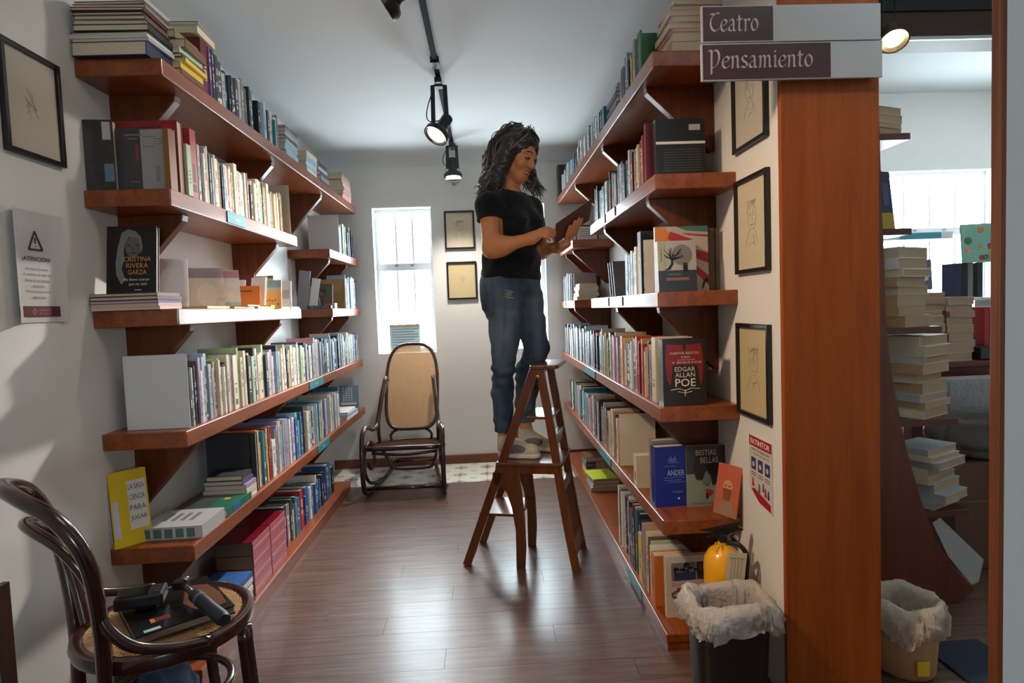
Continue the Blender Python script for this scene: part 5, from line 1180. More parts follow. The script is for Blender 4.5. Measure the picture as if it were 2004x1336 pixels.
# seat with apron
MB().box(-.098, .215, -.012, .312, ZS - .018, ZS).build('seat', LADW, LA, local=True, bevel=.006)
MB().box(-.10, .196, -.004, .0, ZS - .052, ZS - .018).box(-.10, .196, .30, .304, ZS - .052, ZS - .018).box(-.10, -.094, 0, .30, ZS - .052, ZS - .018).box(.19, .196, 0, .30, ZS - .052, ZS - .018).build('seat_apron', LADW, LA, local=True)
# treads
MB().box(-.195, .010, .022, .278, .238, .252).build('tread', LADW, LA, local=True, bevel=.003)
MB().box(.052, .172, .022, .278, .700, .714).build('tread', LADW, LA, local=True, bevel=.003)
MB().prism([(.085, -.008), (.196, -.008), (.208, .02), (.208, .28), (.196, .308), (.085, .308), (.075, .28), (.075, .02)], 'z', .935, .953).build('top_tread', LADW, LA, local=True, bevel=.004)
# rails and slatted chair back between the rear stiles
MB().box(.162, .186, .022, .278, .572, .624).build('cross_rail', LADW, LA, local=True, bevel=.003)
def rp(z): return .262 - .155 * z
lbar('back_top_rail', (rp(.375), .02, .375), (rp(.375), .28, .375), .045, .018, up=(1, 0, .15))
lbar('back_bottom_rail', (rp(.085), .02, .085), (rp(.085), .28, .085), .075, .018, up=(1, 0, .15))
for k in range(5):
    yy = .062 + .044 * k; lbar('back_slat', (rp(.118), yy, .118), (rp(.352), yy, .352), .014, .010, up=(0, 1, 0))
for yy in (0.0, .30): MB().lathe([(.009, 0), (.009, .006), (.004, .008)], (0, 0, 0), 10, M=Matrix.Translation((.115, yy, .90)) @ Matrix.Rotation(PI / 2 if yy < .1 else -PI / 2, 4, 'X')).build('hinge_bolt', mat('brass', (170, 130, 70), .3, .9), LA, local=True)

# ================================================================== BENTWOOD CHAIR (near left)
CH = empty('bentwood_chair', (-.85, 1.575, 0), 'dark bentwood cafe chair with cane seat at the lower left', 'chair', rotz=math.radians(43))
# local: +x is the front, back hoop at -x
def ctube(name, P, r, sub=6, n=10, closed=False): return MB().tube(smooth_pts(P, sub, closed), r, n, closed=closed).build(name, BENT, CH, local=True, smooth=True)
zs = .452
ring = [(.197 * math.cos(a), .197 * math.sin(a), zs) for a in [i * PI / 20 for i in range(40)]]
mb = MB(); prof = [(.176, -.022), (.205, -.020), (.209, -.004), (.205, .010), (.190, .015), (.178, .008)]
n = 48; vs = []; fs = []
for i in range(n):
    a = 2 * PI * i / n
    for (r_, z_) in prof: vs.append((r_ * math.cos(a), r_ * math.sin(a), zs + z_ ))
k = len(prof)
for i in range(n):
    for j in range(k): fs.append((i * k + j, ((i + 1) % n) * k + j, ((i + 1) % n) * k + (j + 1) % k, i * k + (j + 1) % k))
mb.add(vs, fs).build('seat_ring', BENT, CH, local=True, auto=.9)
lattice(lambda u, v: u * u + v * v < .179 ** 2, -.18, .18, -.18, .18, .0125, Matrix.Translation((0, 0, zs + .004)) @ Matrix.Rotation(.3, 4, 'Z'), wd=.0042).build('seat_cane', CANE, CH, local=True)['kind'] = 'stuff'
# outer hoop: rear legs and back in one bend
hp = [(-.195, -.165, 0), (-.175, -.152, .22), (-.168, -.150, .44), (-.176, -.180, .60), (-.196, -.205, .73), (-.236, -.172, .815), (-.284, -.085, .856), (-.302, 0, .868)]
hp = hp + [(x, -y, z) for x, y, z in hp[-2::-1]]
ctube('back_hoop', hp, .0165, 8, 12)
ih = [(-.152, -.105, .46), (-.166, -.135, .58), (-.188, -.148, .67), (-.222, -.118, .735), (-.256, -.055, .768), (-.268, 0, .776)]
ih = ih + [(x, -y, z) for x, y, z in ih[-2::-1]]
ctube('inner_back_hoop', ih, .0125, 8, 10)
for s_ in (-1, 1):
    ctube('hip_brace', [(-.176, s_ * .176, .60), (-.160, s_ * .190, .555), (-.12, s_ * .205, .51), (-.05, s_ * .215, .482), (.03, s_ * .213, .465)], .0125)
    ctube('front_leg', [(.138, s_ * .138, zs - .02), (.15, s_ * .15, .22), (.175, s_ * .172, 0)], [.020] * 6 + [.0165] * 7)
ctube('leg_ring', [(.142 * math.cos(a), .142 * math.sin(a), .275) for a in [i * PI / 10 for i in range(20)]], .0105, 3, 8, True)
# things on the seat
zt = zs + .0165
def seatM(x, y, a): return Matrix.Translation((-.85, 1.575, 0)) @ Matrix.Rotation(math.radians(43), 4, 'Z') @ Matrix.Translation((x, y, zt)) @ Matrix.Rotation(a, 4, 'Z')
# dark magazine lying across the seat
M = seatM(.02, -.002, -.07)
t = empty('magazine', (M.translation), 'thick dark picture magazine lying on the cane seat under the camera', 'magazine'); t.matrix_world = M
MB().box(-.110, .110, -.125, .125, 0, .003).box(-.110, .110, -.125, .125, .019, .022).box(-.110, .110, .122, .125, .003, .019).build('cover', mat('magazine_black', (28, 27, 28), .25), t, local=True)
MB().box(-.108, .108, -.123, .122, .003, .019).build('page_block', mat('magazine_pages', (128, 110, 88), .7), t, local=True)
PIC = mat('rust_picture', (112, 70, 52), .3, var=.7, vscale=26)
MB().prism([(.015, -.02), (.03, -.075), (.06, -.105), (.10, -.09), (.105, -.01), (.095, .06), (.06, .085), (.035, .05)], 'z', .022, .0226).build('cover_picture', PIC, t, local=True)
MB().box(-.06, -.025, -.075, -.052, .022, .0226).build('red_emblem', mat('emblem_brown', (112, 50, 40), .4), t, local=True); MB().box(-.068, -.058, -.076, -.052, .022, .0228).build('orange_mark', cmat('orange'), t, local=True)
MB().box(-.090, -.055, -.118, -.104, .022, .0226).build('white_sticker', mat('bluish_sticker', (176, 200, 208), .4), t, local=True)
# compact camera with strap lug, on the magazine
M = seatM(-.045, .035, -.45) @ Matrix.Translation((0, 0, .0232))
t = empty('camera', M.translation, 'black compact camera lying face down on the dark magazine', 'camera'); t.matrix_world = M
MB().box(-.055, .055, -.036, .036, .012, .044).build('body', BLACKP, t, local=True, bevel=.006)
MB().box(-.045, .022, -.028, .028, .044, .0455).build('screen', mat('screen_glass', (26, 28, 24), .08), t, local=True)
MB().lathe([(.024, 0), (.026, .004), (.026, .012)], (0.01, 0, 0), 18).build('lens', BLACKM, t, local=True)
for k in range(3): MB().lathe([(.005, .044), (.005, .0465)], (.038, -.018 + .017 * k, 0), 10).build('button', mat('button_grey', (60, 60, 62), .4), t, local=True)
MB().tube([(.055, .02, .03), (.064, .022, .032), (.062, .028, .03), (.055, .028, .028)], .002, 6).build('strap_lug', CHROME, t, local=True)
# microphone / selfie handle lying over the magazine
a = seatM(0, 0, 0) @ Vector((.045, .020, .058)); b = seatM(0, 0, 0) @ Vector((.060, -.235, .040))
t = empty('hand_grip', (a + b) / 2, 'dark blue black selfie grip lying across the magazine towards the seat edge', 'camera grip')
d_ = (b - a)
MB().tube([a, a + d_ * .32], .0075, 10).build('steel_rod', mat('rod_grey', (78, 84, 84), .3, .6), t, smooth=True)
MB().tube([a + d_ * .30, a + d_ * .34, a + d_ * .62, a + d_ * .66, a + d_ * .95, a + d_ * 1.0], [.012, .0165, .0165, .0155, .0175, .014], 14).build('handle', mat('grip_rubber', (26, 34, 44), .45), t, auto=.6)
MB().tube([a + d_ * .44, a + d_ * .48], .0172, 14).build('grip_band', mat('band_grey', (96, 98, 112), .4), t)
MB().box(a.x - .018, a.x + .018, a.y - .014, a.y + .014, a.z - .012, a.z + .010).build('mount_head', BLACKP, t, bevel=.003)
MB().sphere(a + d_ * .02 + Vector((.012, 0, .014)), .0075, 6).build('clamp_knob', CHROME, t, smooth=True)

# ---- bag and denim jacket on a low stool under the chair
def lump(name, c, rad, seed, m, parent=None, n=20, amp=.12, fr=9.0, **k):
    mb = MB(); r = random.Random(seed); ph = [r.uniform(0, 6) for _ in range(6)]; vs = []; fs = []
    for i in range(n + 1):
        th = PI * i / n
        for j in range(2 * n):
            p = PI * j / n; d = Vector((math.sin(th) * math.cos(p), math.sin(th) * math.sin(p), math.cos(th)))
            q = 1 + amp * (math.sin(fr * d.x + ph[0]) * math.sin(fr * .8 * d.y + ph[1]) + .5 * math.sin(fr * 1.7 * d.z + ph[2] + 3 * d.x))
            e = [math.copysign(abs(v) ** .6, v) for v in d]
            vs.append((c[0] + rad[0] * e[0] * q, c[1] + rad[1] * e[1] * q, c[2] + rad[2] * e[2] * q))
    w = 2 * n
    for i in range(n):
        for j in range(w): fs.append((i * w + j, (i + 1) * w + j, (i + 1) * w + (j + 1) % w, i * w + (j + 1) % w))
    return mb.add(vs, fs).build(name, m, parent, smooth=True, **k)
DEN = mat('denim_blue', (44, 66, 92), .85, var=.35, vscale=35, bump=.5, bscale=500)
o = empty('backpack', (-1.03, 1.73, 0), 'black backpack standing on the floor under the bentwood chair', 'bag')
lump('bag_body', (-1.03, 1.745, .15), (.085, .085, .15), 4, mat('black_nylon', (26, 27, 30), .55), o, amp=.05)
MB().tube(smooth_pts([(-1.06, 1.72, .29), (-1.06, 1.695, .325), (-1.03, 1.685, .335), (-1.0, 1.695, .325), (-1.0, 1.72, .29)], 4), .007, 8).build('carry_loop', mat('black_nylon', (26, 27, 30), .55), o, smooth=True)
MB().tube(smooth_pts([(-1.115, 1.70, .20), (-1.08, 1.668, .26), (-1.03, 1.658, .275), (-.98, 1.665, .26)], 4), .0025, 6).build('zip', mat('zip_grey', (120, 116, 108), .4, .6), o, smooth=True)
o = lump('denim_jacket', (-.865, 1.555, .165), (.085, .085, .16), 9, DEN, amp=.10, fr=7); tag(o, 'crumpled blue denim jacket bundled under the bentwood chair', 'jacket')

# leaning grey board at the lower left frame edge
t = empty('leaning_board', (-1.10, 1.28, 0), 'grey board with a dark brown edge at the far lower left', 'board')
MB().box(-1.215, -1.008, 1.25, 1.268, 0, .70).build('panel', mat('board_grey', (150, 152, 152), .5), t)
MB().box(-1.008, -.995, 1.246, 1.272, 0, .70).build('edging', wood('dark_edging', (52, 24, 16), (70, 34, 22), 'Z', .4, .1), t)

# ================================================================== WASTE BINS
def bag_liner(name, cx, cy, zrim, rx, ry, drop, seed, parent, m, inner=.14, sq=.5, over=.02):
    """liner folded over the rim: inside wall, rolled top, skirt outside, all crumpled"""
    r = random.Random(seed); n = 128; rows = []
    ph = [r.uniform(0, 6.28) for _ in range(8)]
    def crump(a, s_): return .5 * math.sin(5 * a + ph[0] + 3 * s_) + .5 * math.sin(13 * a + ph[1] - 7 * s_) + .45 * math.sin(29 * a + ph[2] + 9 * s_) + .3 * math.sin(47 * a + ph[6] - 14 * s_)
    def rad(a):
        c, s_ = math.cos(a), math.sin(a); return (math.copysign(abs(c) ** sq, c), math.copysign(abs(s_) ** sq, s_))
    prof = [(-.036, -inner, .5), (-.028, -inner * .6, .7), (-.021, -.05, .8), (-.015, -.012, .6), (-.004, .006, .5), (.008, .004, .5), (over, -.018, .8), (over + .006, -drop * .45, 1.2), (over + .004, -drop * .75, 1.4), (over - .004, -drop, 1.3)]
    for i, (dr, dz, am) in enumerate(prof):
        for j in range(n):
            a = 2 * PI * j / n; ux, uy = rad(a); w = crump(a, i * .35) * .0095 * am
            dzz = dz + (.010 * math.sin(3 * a + ph[3]) + .006 * math.sin(7 * a + ph[4])) * (1 if i >= 6 else .6) + (.012 * math.sin(4 * a + ph[5]) if i == len(prof) - 1 else 0)
            rows.append((cx + ux * (rx + dr + w), cy + uy * (ry + dr + w), zrim + dzz))
    fs = [(i * n + j, i * n + (j + 1) % n, (i + 1) * n + (j + 1) % n, (i + 1) * n + j) for i in range(len(prof) - 1) for j in range(n)]
    return MB().add(rows, fs).build(name, m, parent, smooth=True)
def sqring(cx, cy, rx, ry, z, n=48, e=.5):
    return [(cx + rx * math.copysign(abs(math.cos(a)) ** e, math.cos(a)), cy + ry * math.copysign(abs(math.sin(a)) ** e, math.sin(a)), z) for a in [2 * PI * i / n for i in range(n)]]
def bin_body(cx, cy, levels, m, parent, e=.5, n=48):
    vs = []; fs = []
    for (rx, ry, z) in levels: vs += sqring(cx, cy, rx, ry, z, n, e)
    for i in range(len(levels) - 1):
        for j in range(n): fs.append((i * n + j, i * n + (j + 1) % n, (i + 1) * n + (j + 1) % n, (i + 1) * n + j))
    fs.append(tuple(range(n - 1, -1, -1)))
    return MB().add(vs, fs).build('bin_body', m, parent, smooth=True)
LINER = film_mat('bin_liner_film', (224, 214, 206), .3, .28)
t = empty('waste_bin', (.690, 1.785, 0), 'black rectangular waste bin with a translucent liner beside the door post', 'waste bin')
bin_body(.690, 1.785, [(.095, .075, 0.001), (.10, .078, .01), (.112, .088, .305), (.116, .092, .31), (.112, .088, .31), (.107, .084, .295), (.095, .074, .02)], mat('bin_black', (18, 18, 19), .4), t, .55)
bag_liner('bin_liner', .690, 1.785, .332, .112, .087, .085, 5, t, LINER, .17, .55, .020)
t = empty('waste_bin', (1.318, 1.90, 0), 'beige round waste bin with a white liner in front of the curved panel', 'waste bin')
bin_body(1.318, 1.90, [(.082, .082, 0.001), (.086, .086, .01), (.10, .10, .215), (.097, .097, .215), (.08, .08, .02)], mat('bin_beige', (176, 138, 102), .5), t, 1.0)
MB().box(1.292, 1.330, 1.801, 1.806, .03, .075).build('paper_label', cmat('yellow'), t)
bag_liner('bin_liner', 1.318, 1.90, .237, .098, .098, .10, 8, t, film_mat('white_liner_film', (226, 216, 200), .4, .12), .12, 1.0, .016)
lump('crumpled_paper', (1.335, 1.90, .13), (.03, .03, .02), 3, cmat('green'), t, amp=.2)

# ================================================================== FIRE EXTINGUISHER
ex, ey = .752, 1.980
t = empty('fire_extinguisher', (ex, ey, 0), 'yellow fire extinguisher with a hanging tag between the plinth and the waste bin', 'extinguisher')
YP = mat('extinguisher_yellow', (238, 168, 18), .3, coat=.4)
MB().lathe([(.045, 0.001), (.060, .004), (.062, .012), (.062, .340), (.058, .367), (.046, .389), (.028, .403), (.018, .409), (.018, .420)], (ex, ey, 0), 28).build('cylinder', YP, t, auto=.7)
MB().lathe([(.0625, .09), (.0628, .092), (.0628, .275), (.0625, .277)], (ex, ey, 0), 28, cap=False).build('paper_label', mat('label_mauve', (200, 186, 186), .45), t, smooth=True)
mb = MB()
for k in range(7): mb.box(ex - .03, ex + .02 - .004 * (k % 3), ey - .0634, ey - .0600, .245 - .02 * k, .2475 - .02 * k)
mb.build('label_print', INKG, t)
MB().lathe([(.016, .400), (.018, .405), (.018, .428), (.010, .432)], (ex, ey, .015), 14).build('valve', mat('valve_brass', (60, 58, 58), .35, .7), t)
MB().prism([(-.05, .428), (.0, .436), (.052, .452), (.068, .446), (.068, .440), (.05, .440), (.0, .424), (-.05, .418)], 'y', ey - .010, ey + .010, M=Matrix.Translation((ex, 0, .015))).build('carry_handle', BLACKM, t, bevel=.002)
MB().prism([(-.075, .446), (-.03, .450), (.06, .468), (.06, .460), (-.02, .438)], 'y', ey - .009, ey + .009, M=Matrix.Translation((ex, 0, .015))).build('squeeze_lever', BLACKM, t, bevel=.002)
MB().lathe([(.013, 0), (.013, .008)], (0, 0, 0), 16, M=Matrix.Translation((ex + .035, ey - .011, .433)) @ Matrix.Rotation(PI / 2, 4, 'X')).build('pressure_gauge', CHROME, t)
MB().tube(smooth_pts([(ex + .012, ey - .018, .42), (ex + .035, ey - .05, .425), (ex + .06, ey - .05, .39), (ex + .068, ey - .03, .33), (ex + .068, ey - .01, .2)], 5), .008, 8).build('hose', mat('rubber_black', (28, 26, 26), .6), t, smooth=True)
MB().tube(smooth_pts([(ex - .03, ey - .02, .425), (ex - .036, ey - .03, .40), (ex - .02, ey - .035, .385), (ex - .012, ey - .03, .40), (ex - .02, ey - .02, .428)], 4), .002, 6).build('seal_loop', cmat('yellow'), t, smooth=True)
MB().box(ex - .012, ex + .050, ey - .0665, ey - .0655, .312, .408, M=Matrix.Translation((ex, ey, .36)) @ Matrix.Rotation(.12, 4, 'Y') @ Matrix.Translation((-ex, -ey, -.36))).build('inspection_tag', mat('tag_paper', (206, 196, 164), .6), t)
mb = MB(); Mt = Matrix.Translation((ex, ey, .36)) @ Matrix.Rotation(.12, 4, 'Y') @ Matrix.Translation((-ex, -ey, -.36))
for k in range(4): mb.box(ex + .002 + .011 * k, ex + .003 + .011 * k, ey - .0668, ey - .0664, .322, .385, M=Mt)
mb.box(ex - .004, ex + .043, ey - .0668, ey - .0664, .388, .390, M=Mt).build('tag_grid', INKG, t)

# ================================================================== SIDE ROOM
# curved wooden end panel
O_ = [(1.152, 2.72), (1.52, 2.255), (1.49, 2.16), (1.497, 2.10), (1.5, 1.9), (1.508, 1.75), (1.515, 1.56), (1.523, 1.35), (1.531, 1.21), (1.55, 1.087), (1.583, .93), (1.617, .79), (1.668, .62), (1.727, .46), (1.80, .355), (1.89, .27), (1.775, .02), (1.75, 0.001), (1.152, 0.001)]
py = 2.28
sx = py / 2.25
def pp(u, v):   # helper values were measured on the plane y = 2.28
    return (u, v)
O_ = [(1.152, 2.55), (1.50, 2.25), (1.478, 2.095), (1.487, 2.00), (1.492, 1.82), (1.494, 1.70), (1.50, 1.51), (1.508, 1.345), (1.513, 1.12), (1.532, .93), (1.563, .762), (1.596, .61), (1.648, .422), (1.708, .255), (1.783, .142), (1.87, .052), (1.80, .001), (1.152, .001)]
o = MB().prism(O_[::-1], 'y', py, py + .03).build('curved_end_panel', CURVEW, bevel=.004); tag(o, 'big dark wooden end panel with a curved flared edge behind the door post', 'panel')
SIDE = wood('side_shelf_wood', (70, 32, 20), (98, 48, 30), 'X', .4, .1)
LV = [1.825, 1.467, 1.087, .725, .360]
for k, (z_, xr) in enumerate(zip(LV, (1.63, 1.635, 1.755, 1.82, 1.87))):
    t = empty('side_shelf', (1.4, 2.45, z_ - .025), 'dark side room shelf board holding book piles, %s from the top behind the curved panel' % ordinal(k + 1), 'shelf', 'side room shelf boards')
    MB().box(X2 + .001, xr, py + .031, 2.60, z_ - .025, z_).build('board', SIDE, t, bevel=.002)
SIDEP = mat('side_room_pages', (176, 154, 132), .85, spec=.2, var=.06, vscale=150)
def side_stack(place, cx, cy, z, n, w, d, t0, seed, rot=.5, cols=('cream', 'tan', 'white', 'ivory', 'silver grey'), jit=.014, film=False):
    r = random.Random(seed)
    its = [(w * r.uniform(.92, 1.05), d * r.uniform(.94, 1.04), t0 * r.uniform(.7, 1.3), r.choice(cols)) for _ in range(n)]
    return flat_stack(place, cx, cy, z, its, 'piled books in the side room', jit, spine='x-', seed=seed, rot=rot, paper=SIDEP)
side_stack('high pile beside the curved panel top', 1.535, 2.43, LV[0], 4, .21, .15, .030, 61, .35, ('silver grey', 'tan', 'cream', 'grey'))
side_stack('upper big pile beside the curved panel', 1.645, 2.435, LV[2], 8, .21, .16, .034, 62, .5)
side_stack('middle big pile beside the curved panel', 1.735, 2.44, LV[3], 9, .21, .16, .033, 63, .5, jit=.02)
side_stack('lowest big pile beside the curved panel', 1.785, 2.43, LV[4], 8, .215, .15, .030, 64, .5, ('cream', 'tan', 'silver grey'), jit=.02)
o = face_book('blue_album', 'dark blue book with yellow foot leaning beside the panel', .17, .235, .02, (1.535, 2.36, LV[1]), .25, .12, mat('midnight_blue', (24, 30, 62), .35)); face_rect(o, 'yellow_foot', -.085, .0, .085, .07, mat('mustard', (176, 150, 40), .4)); face_rect(o, 'blue_streak', .04, .1, .07, .19, mat('streak_blue', (60, 74, 120), .4), 2)
o = face_book('grey_album', 'grey book standing behind the dark blue one beside the panel', .16, .25, .02, (1.53, 2.43, LV[1]), .1, .05, cmat('silver grey'))
# hanging white sheet by the panel foot
o = MB().prism([(1.735, .305), (1.765, .325), (1.945, .145), (1.925, .055), (1.895, .045), (1.80, .165)], 'y', 2.335, 2.338).build('white_sheet', mat('sheet_grey', (176, 178, 182), .5)); tag(o, 'white sheet hanging behind the foot of the curved panel', 'paper')
# teal label and shelf bay far behind
t = empty('far_shelf', (3.2, 4.5, 1.62), 'pale shelf edge with a teal tag in front of the side room window', 'shelf')
MB().box(2.6, 3.42, 4.40, 4.62, 1.605, 1.655).build('board', mat('pale_shelf', (196, 196, 196), .4), t); MB().box(3.02, 3.33, 4.396, 4.40, 1.612, 1.652).build('shelf_tag', TEAL, t); MB().box(2.6, 2.63, 4.40, 4.62, 0, 1.605).build('upright_panel', mat('pale_shelf', (196, 196, 196), .4), t)
# red brown display table with piles
t = empty('display_table', (2.75, 3.25, 0), 'red brown display table with book piles in the side room', 'table')
RB = wood('red_table_wood', (84, 20, 18), (112, 34, 28), 'X', .35, .2)
MB().box(2.10, 3.5, 3.0, 3.6, .835, .865).build('table_top', RB, t, bevel=.004); MB().box(2.14, 3.46, 3.03, 3.05, .66, .835).build('apron', RB, t)
for a, b in ((2.14, 3.03), (3.40, 3.03), (2.14, 3.52), (3.40, 3.52)): MB().box(a, a + .06, b, b + .06, 0, .835).build('leg', RB, t)
side_stack('left tan pile on the red table', 2.255, 3.14, .865, 11, .15, .2, .033, 71, .0, ('tan', 'tan', 'cream'), .008)
side_stack('right tan pile on the red table', 2.41, 3.14, .865, 9, .14, .2, .033, 72, .0, ('tan', 'tan', 'cream', 'pink'), .008)
t = empty('box_file', (2.66, 3.14, .866), 'dark box file lying on the red table edge', 'box'); MB().box(2.50, 2.74, 3.03, 3.25, .866, .93).build('case', cmat('black'), t, bevel=.003); MB().box(2.502, 2.738, 3.026, 3.03, .872, .924).build('label_panel', cmat('charcoal'), t)
for k, (x_, c) in enumerate(((2.58, 'red'), (2.61, 'teal'), (2.645, 'teal'), (2.685, 'charcoal'))):
    z0 = .9305; o = MB().box(x_, x_ + .026, 3.10, 3.24, z0, z0 + .20).build('upright_book', cmat(c)); tag(o, '%s upright book, %s from the left on the box file' % (c, ordinal(k + 1)), 'book', 'upright books on the box file'); MB().box(x_ + .003, x_ + .023, 3.103, 3.243, z0 + .003, z0 + .2005).build('page_block', PAPER, o)
t = empty('book_rack', (2.64, 3.30, .866), 'pale metal rack behind the upright books on the red table', 'rack'); MB().box(2.54, 2.78, 3.27, 3.40, 1.165, 1.18).build('rack_shelf', WHITEM, t)
for a in (2.545, 2.77): MB().box(a, a + .008, 3.27, 3.40, .866, 1.165).build('rack_side', WHITEM, t)
for k, (x_, c) in enumerate(((2.57, 'navy blue'), (2.60, 'black'), (2.635, 'grey'), (2.69, 'charcoal'))):
    z0 = 1.181; o = MB().box(x_, x_ + .028, 3.28, 3.39, z0, z0 + .19).build('upright_book', cmat(c)); tag(o, '%s upright book, %s from the left on top of the metal rack' % (c, ordinal(k + 1)), 'book', 'upright books on the rack'); MB().box(x_ + .003, x_ + .025, 3.283, 3.393, z0 + .003, z0 + .1905).build('page_block', PAPER, o)
o = face_book('picture_card', 'framed grey blue print standing on the tan pile in the side room', .14, .16, .01, (2.33, 3.24, 1.235), -.15, .1, mat('print_slate', (84, 98, 110), .3), cat='picture'); face_poly(o, 'pale_sweep', [(-.05, .02), (.05, .05), (.06, .12), (.0, .09)], mat('print_pale', (190, 196, 196), .4)); face_poly(o, 'mauve_patch', [(-.06, .01), (.03, .02), (.02, .05), (-.05, .04)], mat('print_mauve', (150, 120, 128), .4), 2)
o = face_book('childrens_book', 'colourful picture book with flowers standing on the rack in the side room', .20, .21, .012, (2.70, 3.26, 1.372), -.1, .1, mat('meadow_cover', (130, 180, 160), .35))
r = random.Random(9)
for k in range(16): disc(o, 'flower_print', r.uniform(-.09, .09), r.uniform(.02, .19), r.uniform(.01, .022), [cmat('orange'), cmat('red'), cmat('pink'), cmat('green'), cmat('light blue'), cmat('yellow')][k % 6], 1 + k % 4, 8)
# stored parcels under the table
t = empty('plastic_parcel', (2.42, 2.92, .35), 'grey plastic wrapped parcel standing under the red table', 'parcel')
PLG = film_mat('grey_parcel_film', (176, 174, 178), .25, .05)
MB().box(2.16, 2.60, 2.80, 2.95, .0, .80).build('contents', mat('parcel_grey', (150, 146, 148), .5, var=.2, vscale=10), t, bevel=.01)
vs = []; r = random.Random(4)
for j in range(13):
    for i in range(17): vs.append((2.155 + .45 * i / 16, 2.79 - r.random() * .012, .805 * j / 12))
MB().add(vs, [(j * 17 + i, j * 17 + i + 1, (j + 1) * 17 + i + 1, (j + 1) * 17 + i) for j in range(12) for i in range(16)]).build('plastic_film', PLG, t)
o = lump('cloth_bundle', (2.16, 2.66, .58), (.17, .10, .10), 14, mat('olive_grey_cloth', (84, 78, 72), .8), amp=.12, fr=6); tag(o, 'crumpled grey brown cloth bundle on the carton beside the panel', 'cloth')
o = MB().box(2.0, 2.34, 2.56, 2.76, 0, .47).build('carton', mat('carton_brown', (96, 68, 50), .7, var=.15, vscale=8), bevel=.004); tag(o, 'brown cardboard carton standing on the floor behind the book piles', 'box'); MB().box(2.0, 2.34, 2.557, 2.56, .30, .305).build('tape_line', mat('tape', (120, 92, 70), .4), o)
o = MB().box(1.45, 1.66, 1.66, 2.02, 0.0003, .010).build('floor_mat', mat('mat_blue', (34, 44, 66), .9, var=.3, vscale=60, bump=.6, bscale=600), bevel=.002); tag(o, 'dark blue floor mat beside the beige waste bin', 'mat')
# ================================================================== THE READER
def surface_nets(F, org, h):
    nx, ny, nz = F.shape
    acc = np.zeros((nx, ny, nz, 3), np.float32); cnt = np.zeros((nx, ny, nz), np.float32); E = []
    for ax in range(3):
        a = [slice(None)] * 3; b = [slice(None)] * 3; a[ax] = slice(0, -1); b[ax] = slice(1, None)
        Fa, Fb = F[tuple(a)], F[tuple(b)]
        cr = (Fa < 0) != (Fb < 0); idx = np.argwhere(cr)
        fa, fb = Fa[cr], Fb[cr]; t = fa / (fa - fb)
        pos = idx.astype(np.float32); pos[:, ax] += t
        o1, o2 = (ax + 1) % 3, (ax + 2) % 3
        for d1 in (0, -1):
            for d2 in (0, -1):
                c = idx.copy(); c[:, o1] += d1; c[:, o2] += d2
                np.add.at(acc, (c[:, 0], c[:, 1], c[:, 2]), pos); np.add.at(cnt, (c[:, 0], c[:, 1], c[:, 2]), 1)
        E.append((idx, fa < 0, o1, o2))
    act = cnt > 0; vid = np.full((nx, ny, nz), -1, np.int64); vid[act] = np.arange(act.sum())
    V = acc[act] / cnt[act][:, None] * h + np.array(org, np.float32)
    Q = []
    for idx, neg, o1, o2 in E:
        cs = []
        for d1, d2 in ((0, 0), (-1, 0), (-1, -1), (0, -1)):
            c = idx.copy(); c[:, o1] += d1; c[:, o2] += d2; cs.append(vid[c[:, 0], c[:, 1], c[:, 2]])
        q = np.stack(cs, 1); q[~neg] = q[~neg][:, ::-1]; Q.append(q)
    return V, np.concatenate(Q)
